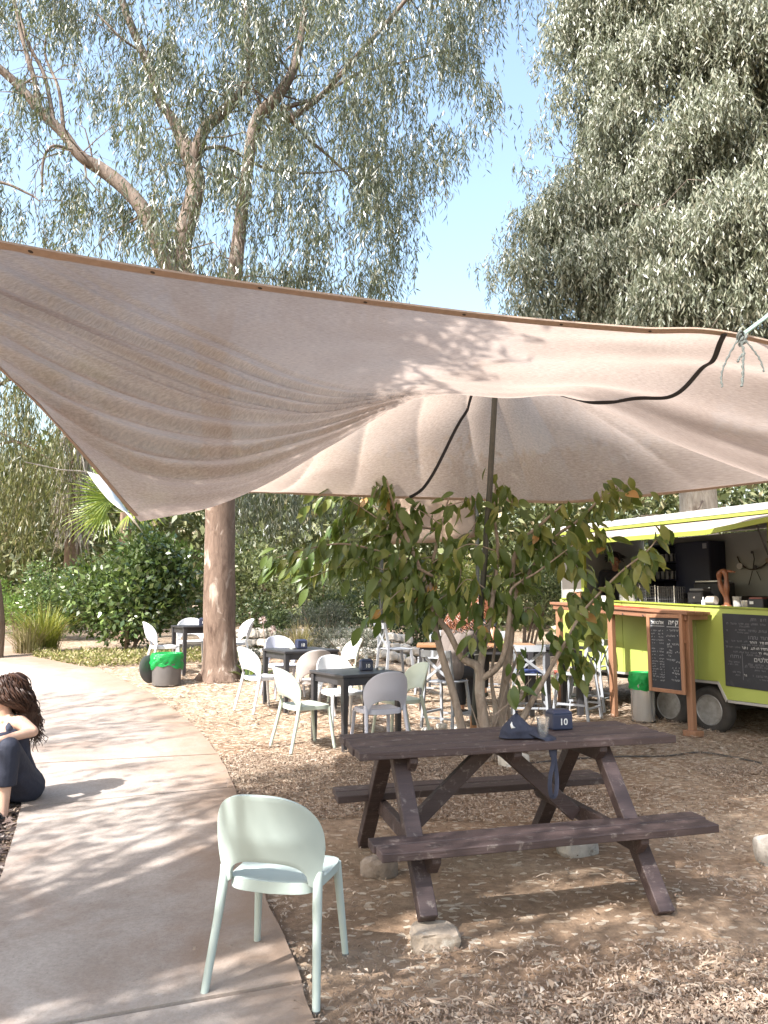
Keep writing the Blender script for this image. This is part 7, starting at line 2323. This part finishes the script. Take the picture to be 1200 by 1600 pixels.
def fuse(mb, name, mat, parent, voxel=0.009, smooth=5, inv=None):
    """one continuous surface out of overlapping volumes"""
    if inv is not None: mb.v = [Vector(v) - inv for v in mb.v]
    o = mb.build('tmp_volume', mat)
    r = o.modifiers.new('r', 'REMESH'); r.mode = 'VOXEL'; r.voxel_size = voxel; r.use_smooth_shade = True
    s = o.modifiers.new('s', 'SMOOTH'); s.iterations = smooth; s.factor = 0.5
    dg = bpy.context.evaluated_depsgraph_get()
    me = bpy.data.meshes.new_from_object(o.evaluated_get(dg))
    old = o.data
    bpy.data.objects.remove(o); bpy.data.meshes.remove(old)
    me.name = name
    if not me.materials: me.materials.append(mat)
    q = bpy.data.objects.new(name, me); COL.objects.link(q)
    if parent is not None: q.parent = parent
    return q
def hand(mb, wrist, dirv, palm_n, L=0.175, curl=0.35, side=1):
    """palm with four bent fingers and a thumb from its side"""
    w, d, nn = Vector(wrist), Vector(dirv).normalized(), Vector(palm_n)
    x = d.cross(nn).normalized() * side; nn = x.cross(d) * side
    for k in (-1, 0, 1):
        capsule(mb, w + x * 0.016 * k, w + d * 0.085 + x * 0.026 * k, 0.015, 0.014, 10)
    for k, (o, l) in enumerate(((-0.033, 0.070), (-0.011, 0.080), (0.011, 0.076), (0.032, 0.058))):
        p = w + d * 0.09 + x * o; dd = d.copy()
        for j, f in enumerate((0.45, 0.32, 0.23)):
            dd = (dd + nn * curl * (0.6 + 0.4 * j)).normalized()
            e = p + dd * l * f; capsule(mb, p, e, 0.0095 - 0.001 * j, 0.009 - 0.001 * j, 8); p = e
    p = w + d * 0.03 - x * 0.028; dd = (d * 0.6 - x * 0.8 + nn * 0.3).normalized()
    for f in (0.035, 0.03, 0.025):
        e = p + dd * f; capsule(mb, p, e, 0.0115, 0.010, 8); p = e; dd = (dd + d * 0.35 + nn * 0.1).normalized()

def head(mb, c, fwd, up, s=1.0):
    f, u = Vector(fwd).normalized(), Vector(up)
    x = f.cross(u).normalized(); u = x.cross(f)
    M = Matrix((x, f, u)).transposed()
    c = Vector(c)
    L = lambda a, b, z: c + M @ Vector((a, b, z)) * s
    ellipsoid(mb, L(0, -0.012, 0.028), (0.074 * s, 0.092 * s, 0.088 * s), M)
    ellipsoid(mb, L(0, 0.022, -0.045), (0.058 * s, 0.066 * s, 0.075 * s), M)
    ellipsoid(mb, L(0, 0.050, -0.095), (0.030 * s, 0.026 * s, 0.022 * s), M)
    capsule(mb, L(0, 0.086, 0.012), L(0, 0.104, -0.030), 0.010 * s, 0.014 * s, 10)
    capsule(mb, L(-0.018, 0.082, -0.066), L(0.018, 0.082, -0.066), 0.010 * s, 0.010 * s, 8)
    for k in (-1, 1):
        capsule(mb, L(0.012 * k, 0.085, 0.026), L(0.046 * k, 0.070, 0.024), 0.010 * s, 0.009 * s, 8)
        ellipsoid(mb, L(0.036 * k, 0.062, -0.030), (0.024 * s, 0.022 * s, 0.026 * s), M)
        ellipsoid(mb, L(0.076 * k, -0.010, -0.012), (0.010 * s, 0.022 * s, 0.034 * s), M)
    return M, L
def face_bits(T, L, inv, s=1.0):
    white = pmat('eye_white', (0.75, 0.73, 0.7), None, 5, 0.3); iris = pmat('eye_iris', (0.05, 0.03, 0.02), None, 5, 0.2)
    lip = pmat('lip', (0.42, 0.17, 0.14), None, 5, 0.5)
    for k in (-1, 1):
        mb = MB(); ellipsoid(mb, L(0.031 * k, 0.074, 0.006) - inv, (0.012 * s, 0.010 * s, 0.009 * s)); o = mb.build('eye', white, T)
        mb = MB(); ellipsoid(mb, L(0.031 * k, 0.081, 0.006) - inv, (0.006 * s,) * 3); mb.build('iris', iris, o)
        mb = MB(); mb.tube([L(0.014 * k, 0.094, 0.028) - inv, L(0.034 * k, 0.087, 0.034) - inv, L(0.052 * k, 0.070, 0.028) - inv], [0.003, 0.004, 0.002], 6); mb.build('eyebrow', iris, T)
    mb = MB(); mb.tube([L(-0.024, 0.083, -0.066) - inv, L(0, 0.096, -0.062) - inv, L(0.024, 0.083, -0.066) - inv], [0.003, 0.007, 0.003], 8); mb.build('mouth', lip, T)

def curls(T, inv, M, c, n, length, mat, seed, rad=0.0048, spread=0.03, s=1.0, back=0.4, push=None):
    """long wavy locks growing from the scalp and falling down the back"""
    rng = random.Random(seed)
    mb = MB()
    ellipsoid(mb, c + M @ Vector((0, -0.026, 0.036)) * s - inv, (0.084 * s, 0.098 * s, 0.094 * s), M)
    V_ = M
    for i in range(n):
        az = rng.uniform(-2.35, 2.35); el = rng.uniform(-0.35, 1.35)
        d = Vector((math.sin(az) * math.cos(el), -math.cos(az) * math.cos(el), math.sin(el)))
        root = c + M @ Vector((d.x * 0.084, d.y * 0.098 - 0.026, d.z * 0.094 + 0.036)) * s
        outw = M @ d
        L_ = length * rng.uniform(0.7, 1.05)
        fall = Vector((0, 0, -1)); ph = rng.uniform(0, 6.28); am = rng.uniform(0.012, 0.026) * (length > 0.2) + 0.003; fr = rng.uniform(34, 58)
        drift = (M @ Vector((math.sin(az) * 0.5, -back, 0))) * rng.uniform(0.2, 0.6) * 0.35
        pts, rd = [], []
        p = root.copy(); v = (outw * 0.9 + fall * 0.3).normalized()
        N_ = 44
        for k in range(N_ + 1):
            t = k / N_
            w = am * (0.3 + t)
            q = p + Vector((math.cos(fr * t * L_ + ph) * w, math.sin(fr * t * L_ * 0.9 + ph) * w, 0)) + drift * t
            if push is not None: q = push(q)
            pts.append(q - inv); rd.append(rad * (1.25 - 0.7 * t))
            v = (v * 0.80 + fall * 0.24).normalized()
            p = p + v * (L_ / N_)
        mb.tube(pts, rd, 5)
    return mb.build('hair', mat, T)
HAIR = pmat('dark_brown_hair', (0.032, 0.016, 0.011), (0.065, 0.030, 0.018), 30, 0.5, spec=0.35)
HAIRB = pmat('black_hair', (0.014, 0.011, 0.010), (0.022, 0.018, 0.016), 30, 0.4)
HAIRR = pmat('auburn_hair', (0.20, 0.075, 0.035), (0.13, 0.05, 0.025), 30, 0.4)

def woman():
    Y = 6.42
    S = lambda px, py, d=0.0: P(px, py, Y + d)
    hip = S(27, 1216, 0.0); hip.z = 0.20
    fwd = Vector((-0.52, -0.854, 0)); left = Vector((0.854, -0.52, 0))
    T = thing('person', 'woman with long curly dark hair and navy clothes sitting on the path edge', 'person', (hip.x, hip.y, 0.03))
    inv = Vector(T.location)
    skin = skin_mat('skin_light', (0.56, 0.36, 0.27))
    chest = hip + Vector((0, 0, 0.40)) + fwd * 0.10
    neck = hip + Vector((0, 0, 0.56)) + fwd * 0.12
    hc = hip + Vector((0, 0, 0.715)) + fwd * 0.165
    shL, shR = neck + left * 0.175 + Vector((0, 0, -0.055)), neck - left * 0.175 + Vector((0, 0, -0.055))
    elL = P(51, 1143, 6.20); elR = shR - left * 0.06 + fwd * 0.14 + Vector((0, 0, -0.22))
    wrL = P(-8, 1159, 5.98); wrR = elR + fwd * 0.22 + left * 0.10 + Vector((0, 0, 0.01))
    hpL, hpR = hip + left * 0.095, hip - left * 0.095
    knL, knR = hpL + fwd * 0.37 + Vector((0, 0, 0.22)), hpR + fwd * 0.37 + Vector((0, 0, 0.24)) - left * 0.05
    knL, knR = P(13, 1170, 6.03), P(-34, 1172, 6.10)
    anL, anR = P(6, 1246, 6.00), P(-44, 1246, 6.08)
    anL.z, anR.z = 0.085, 0.085
    toL, toR = anL + Vector((-0.06, -0.16, -0.05)), anR + Vector((-0.08, -0.15, -0.05))
    mb = MB()
    for k in (-1, 1):
        capsule(mb, hip + left * 0.065 * k, hip + left * 0.05 * k + Vector((0, 0, 0.2)) + fwd * 0.05, 0.12, 0.10)
        capsule(mb, hip + left * 0.05 * k + Vector((0, 0, 0.2)) + fwd * 0.05, chest + left * 0.065 * k, 0.10, 0.11)
        ellipsoid(mb, chest + left * 0.07 * k + fwd * 0.085 + Vector((0, 0, 0.0)), (0.075, 0.075, 0.08))
    capsule(mb, chest, neck - Vector((0, 0, 0.05)), 0.12, 0.07)
    capsule(mb, shL, shR, 0.052, 0.052)
    capsule(mb, neck - Vector((0, 0, 0.05)), hc - Vector((0, 0, 0.05)), 0.052, 0.047)
    hf = Vector((-0.93, -0.34, -0.05))
    M, L = head(mb, hc, hf, Vector((0, 0, 1)))
    for sh, el, wr, s in ((shL, elL, wrL, 1), (shR, elR, wrR, -1)):
        capsule(mb, sh, el, 0.056, 0.043); capsule(mb, el, wr, 0.042, 0.026)
        hand(mb, wr, wr - el, Vector((0, 0, -1)), side=s)
    for hp, kn, an, to in ((hpL, knL, anL, toL), (hpR, knR, anR, toR)):
        capsule(mb, hp, kn, 0.088, 0.058); capsule(mb, kn, an, 0.056, 0.036)
        capsule(mb, an, an + Vector((0, 0, -0.02)), 0.036, 0.038); capsule(mb, an + Vector((0, 0, -0.04)), to, 0.036, 0.028)
    fuse(mb, 'body', skin, T, 0.0065, 5, inv)
    face_bits(T, L, inv)
    navy = pmat('navy_cloth', (0.016, 0.020, 0.040), (0.026, 0.030, 0.055), 8, 0.85, 0.4, 60)
    mb = MB()
    for k in (-1, 1):
        capsule(mb, hip + left * 0.065 * k + Vector((0, 0, 0.03)), hip + left * 0.052 * k + Vector((0, 0, 0.2)) + fwd * 0.05, 0.128, 0.110)
        capsule(mb, hip + left * 0.052 * k + Vector((0, 0, 0.2)) + fwd * 0.05, chest + left * 0.066 * k - Vector((0, 0, 0.01)), 0.109, 0.118)
        ellipsoid(mb, chest + left * 0.072 * k + fwd * 0.085 - Vector((0, 0, 0.012)), (0.083, 0.083, 0.080))
        capsule(mb, chest + left * 0.115 * k + Vector((0, 0, 0.06)), neck + left * 0.105 * k + Vector((0, 0, -0.03)), 0.05, 0.030)
        capsule(mb, neck + left * 0.105 * k + Vector((0, 0, -0.03)), chest + left * 0.11 * k + fwd * 0.07 + Vector((0, 0, 0.05)), 0.028, 0.034)
    fuse(mb, 'tank_top', navy, T, 0.008, 4, inv)
    mb = MB()
    for hp, kn, an in ((hpL, knL, anL), (hpR, knR, anR)):
        hem = kn.lerp(an, 0.60)
        capsule(mb, hp - Vector((0, 0, 0.0)), kn, 0.122, 0.088); capsule(mb, kn, hem, 0.088, 0.080, cb=False)
        capsule(mb, hp - fwd * 0.03 - Vector((0, 0, 0.02)), hp.lerp(kn, 0.5) - Vector((0, 0, 0.05)), 0.135, 0.10)
    capsule(mb, hip - left * 0.08, hip + left * 0.08, 0.150, 0.150)
    fuse(mb, 'trousers', pmat('navy_trousers', (0.014, 0.017, 0.032), (0.024, 0.028, 0.048), 5, 0.8, 1.0, 14), T, 0.009, 4, inv)
    bk = -fwd
    def push(q):
        f = min(max((hc.z - 0.03 - q.z) / 0.12, 0), 1)
        need = 0.075 - (q - neck).dot(bk)
        if need > 0: q = q + bk * need * f
        lat = (q - neck).dot(left)
        if lat > 0.15: q = q - left * (lat - 0.15) * f
        return q
    curls(T, inv, M, hc, 650, 0.50, HAIR, 4, rad=0.0045, back=0.8, push=push)
    mb = MB()
    n_ = [neck + left * 0.06 + Vector((0, 0, -0.02)), chest + fwd * 0.15 + Vector((0, 0, 0.06)), neck - left * 0.06 + Vector((0, 0, -0.02))]
    mb.tube([Vector(q) - inv for q in catmull(n_, 8)], 0.0022, 5); ellipsoid(mb, chest + fwd * 0.155 + Vector((0, 0, 0.055)) - inv, (0.008,) * 3); mb.build('necklace', pmat('gold', (0.7, 0.5, 0.2), None, 5, 0.3, metal=1.0), T)
    for an, to in ((anL, toL), (anR, toR)):
        mb = MB(); capsule(mb, an + Vector((0, 0, -0.058)), to + Vector((0, 0, -0.01)), 0.045, 0.040)
        mb.v = [(v[0], v[1], max(v[2], 0.0)) for v in mb.v]
        for t in (0.25, 0.7): 
            c = an.lerp(to, t) + Vector((0, 0, -0.03))
            mb.tube([c + left * 0.046 * math.cos(a) + Vector((0, 0, 0.044 * math.sin(a))) for a in np.linspace(0, math.pi, 9)], 0.011, 6)
        fuse(mb, 'sandal', pmat('sandal_black', (0.02, 0.02, 0.02), None, 5, 0.5), T, 0.007, 2, inv)
woman()

def sitter(label, base, fwd, seat, skin, shirt, hairm, legs, lean=0.12, hair_len=0.3, reach=0.30, sleeve=0.9):
    fwd = Vector(fwd).normalized(); left = Vector((-fwd.y, fwd.x, 0))
    g = gz(base[0], base[1])
    T = thing('person', label, 'person', (base[0], base[1], g))
    inv = Vector(T.location)
    hip = Vector((base[0], base[1], g + seat + 0.10))
    up = Vector((0, 0, 1))
    chest = hip + up * 0.38 + fwd * lean; neck = hip + up * 0.53 + fwd * lean * 1.4; hc = hip + up * 0.68 + fwd * (lean * 1.4 + 0.06)
    sh = [neck + left * 0.185 * k - up * 0.06 for k in (1, -1)]
    el = [s + fwd * 0.16 - up * 0.22 + left * 0.05 * k for s, k in zip(sh, (1, -1))]
    wr = [e + fwd * reach - left * 0.05 * k + up * 0.03 for e, k in zip(el, (1, -1))]
    hp = [hip + left * 0.09 * k for k in (1, -1)]
    kn = [h + fwd * 0.40 - up * 0.03 for h in hp]
    an = [k + fwd * 0.02 - up * (seat - 0.12) for k in kn]
    mb = MB()
    for k in (-1, 1):
        capsule(mb, hip + left * 0.07 * k, hip + left * 0.055 * k + up * 0.2 + fwd * lean * 0.4, 0.115, 0.10)
        capsule(mb, hip + left * 0.055 * k + up * 0.2 + fwd * lean * 0.4, chest + left * 0.075 * k, 0.10, 0.11)
    capsule(mb, chest, neck - up * 0.05, 0.12, 0.07); capsule(mb, sh[0], sh[1], 0.058, 0.058); capsule(mb, neck - up * 0.05, hc - up * 0.05, 0.054, 0.048)
    M, L = head(mb, hc, fwd - up * 0.25, up)
    for i, s in enumerate((1, -1)):
        capsule(mb, sh[i], el[i], 0.052, 0.041); capsule(mb, el[i], wr[i], 0.040, 0.026); hand(mb, wr[i], wr[i] - el[i], -up, side=s)
        capsule(mb, hp[i], kn[i], 0.085, 0.058); capsule(mb, kn[i], an[i], 0.055, 0.036); capsule(mb, an[i] - up * 0.04, an[i] + fwd * 0.16 - up * 0.07, 0.036, 0.028)
    fuse(mb, 'body', skin, T, 0.0075, 5, inv)
    face_bits(T, L, inv)
    mb = MB()
    for k in (-1, 1):
        capsule(mb, hip + left * 0.07 * k + up * 0.0, hip + left * 0.06 * k + up * 0.2 + fwd * lean * 0.4, 0.130, 0.115)
        capsule(mb, hip + left * 0.06 * k + up * 0.2 + fwd * lean * 0.4, chest + left * 0.08 * k, 0.114, 0.122)
    capsule(mb, chest, neck - up * 0.06, 0.128, 0.078); capsule(mb, sh[0], sh[1], 0.070, 0.070)
    for i in (0, 1): capsule(mb, sh[i], sh[i].lerp(el[i], sleeve), 0.068, 0.062, cb=False)
    fuse(mb, 'shirt', shirt, T, 0.009, 4, inv)
    mb = MB()
    for i in (0, 1):
        capsule(mb, hp[i], kn[i], 0.105, 0.078); capsule(mb, kn[i], kn[i].lerp(an[i], 0.9), 0.077, 0.058, cb=False)
    fuse(mb, 'trousers', legs, T, 0.010, 3, inv)
    for i in (0, 1):
        mb = MB(); capsule(mb, an[i] - up * 0.05 - fwd * 0.03, an[i] + fwd * 0.17 - up * 0.07, 0.046, 0.038); fuse(mb, 'shoe', pmat('shoe_dark', (0.04, 0.035, 0.03), None, 5, 0.6), T, 0.009, 2, inv)
    curls(T, inv, M, hc, 150, hair_len, hairm, 9, rad=0.007)
    return T
tau = pmat('taupe_shirt', (0.15, 0.125, 0.112), (0.115, 0.095, 0.085), 5, 0.9, 0.4, 40)
sitter('person in a loose taupe shirt on a bar stool behind the leafy tree', (0.84, 10.05), (0.62, 0.78, 0), 0.60, skin_mat('skin_tan', (0.52, 0.28, 0.18)), tau, HAIRR, pmat('dark_trousers', (0.03, 0.03, 0.035), None, 5, 0.9), 0.14, 0.26, 0.26)
sitter('auburn-haired person leaning over the bar table, facing the taupe-shirted person', (1.62, 11.85), (-0.55, -0.83, 0), 0.60, skin_mat('skin_tan_two', (0.55, 0.30, 0.20)), pmat('black_top', (0.022, 0.022, 0.026), (0.03, 0.03, 0.035), 5, 0.9), HAIRR, MATS['dark_trousers'], 0.22, 0.34, 0.24, 0.35)

def worker():
    q = tl(-2.30, 0.86, 0.712)
    T = thing('person', 'dark-haired worker looking down inside the trailer, only the head in view', 'person', q)
    inv = Vector(q); up = Vector((0, 0, 1)); f = Vector((0.55, -0.83, 0)).normalized(); f = Vector((-0.35, -0.93, 0)).normalized(); left = Vector((-f.y, f.x, 0))
    b = Vector(q)
    hip = b + up * 0.92; chest = b + up * 1.28; neck = b + up * 1.43 + f * 0.02; hc = b + up * 1.585 + f * 0.05
    sh = [neck + left * 0.19 * k - up * 0.05 for k in (1, -1)]
    el = [s - up * 0.27 + f * 0.06 + left * 0.04 * k for s, k in zip(sh, (1, -1))]
    wr = [e + f * 0.24 + up * 0.02 - left * 0.05 * k for e, k in zip(el, (1, -1))]
    mb = MB()
    for k in (-1, 1):
        capsule(mb, hip + left * 0.07 * k, chest + left * 0.08 * k, 0.11, 0.115)
        capsule(mb, hip + left * 0.09 * k, b + up * 0.5 + left * 0.09 * k, 0.09, 0.06); capsule(mb, b + up * 0.5 + left * 0.09 * k, b + up * 0.09 + left * 0.09 * k, 0.058, 0.038); capsule(mb, b + up * 0.045 + left * 0.09 * k, b + up * 0.035 + f * 0.16 + left * 0.1 * k, 0.04, 0.03)
    capsule(mb, chest, neck - up * 0.05, 0.12, 0.07); capsule(mb, sh[0], sh[1], 0.06, 0.06); capsule(mb, neck - up * 0.05, hc - up * 0.05, 0.056, 0.05)
    M, L = head(mb, hc, f - up * 0.35, up)
    for i, s in enumerate((1, -1)):
        capsule(mb, sh[i], el[i], 0.054, 0.043); capsule(mb, el[i], wr[i], 0.042, 0.028); hand(mb, wr[i], wr[i] - el[i], -up, side=s)
    fuse(mb, 'body', skin_mat('skin_brown', (0.34, 0.18, 0.11)), T, 0.009, 5, inv)
    face_bits(T, L, inv)
    mb = MB()
    for k in (-1, 1): capsule(mb, hip + left * 0.07 * k, chest + left * 0.085 * k, 0.125, 0.128)
    capsule(mb, chest, neck - up * 0.06, 0.13, 0.08); capsule(mb, sh[0], sh[1], 0.072, 0.072)
    for i in (0, 1): capsule(mb, sh[i], sh[i].lerp(el[i], 0.8), 0.07, 0.064, cb=False)
    fuse(mb, 'shirt', MATS['black_top'], T, 0.011, 3, inv)
    mb = MB()
    for k in (-1, 1): capsule(mb, hip + left * 0.09 * k, b + up * 0.1 + left * 0.09 * k, 0.115, 0.075, cb=False)
    fuse(mb, 'trousers', MATS['dark_trousers'], T, 0.012, 3, inv)
    curls(T, inv, M, hc, 90, 0.06, HAIRB, 14, rad=0.008)
worker()
import OpenImageIO as oiio,sys
b=oiio.ImageBuf(sys.argv[1]); a=b.get_pixels(oiio.UINT8)
for x,y in [(780,60),(690,300),(680,440),(100,1140),(200,1420),(120,1350),(850,1250),(900,1500),(1050,1550),(300,560),(900,570),(750,720),(420,1290),(700,1150),(1000,1000),(560,440)]:
    X,Y=int(x*.64),int(y*.64); print((x,y),a[Y-2:Y+3,X-2:X+3,:3].reshape(-1,3).mean(0).round())
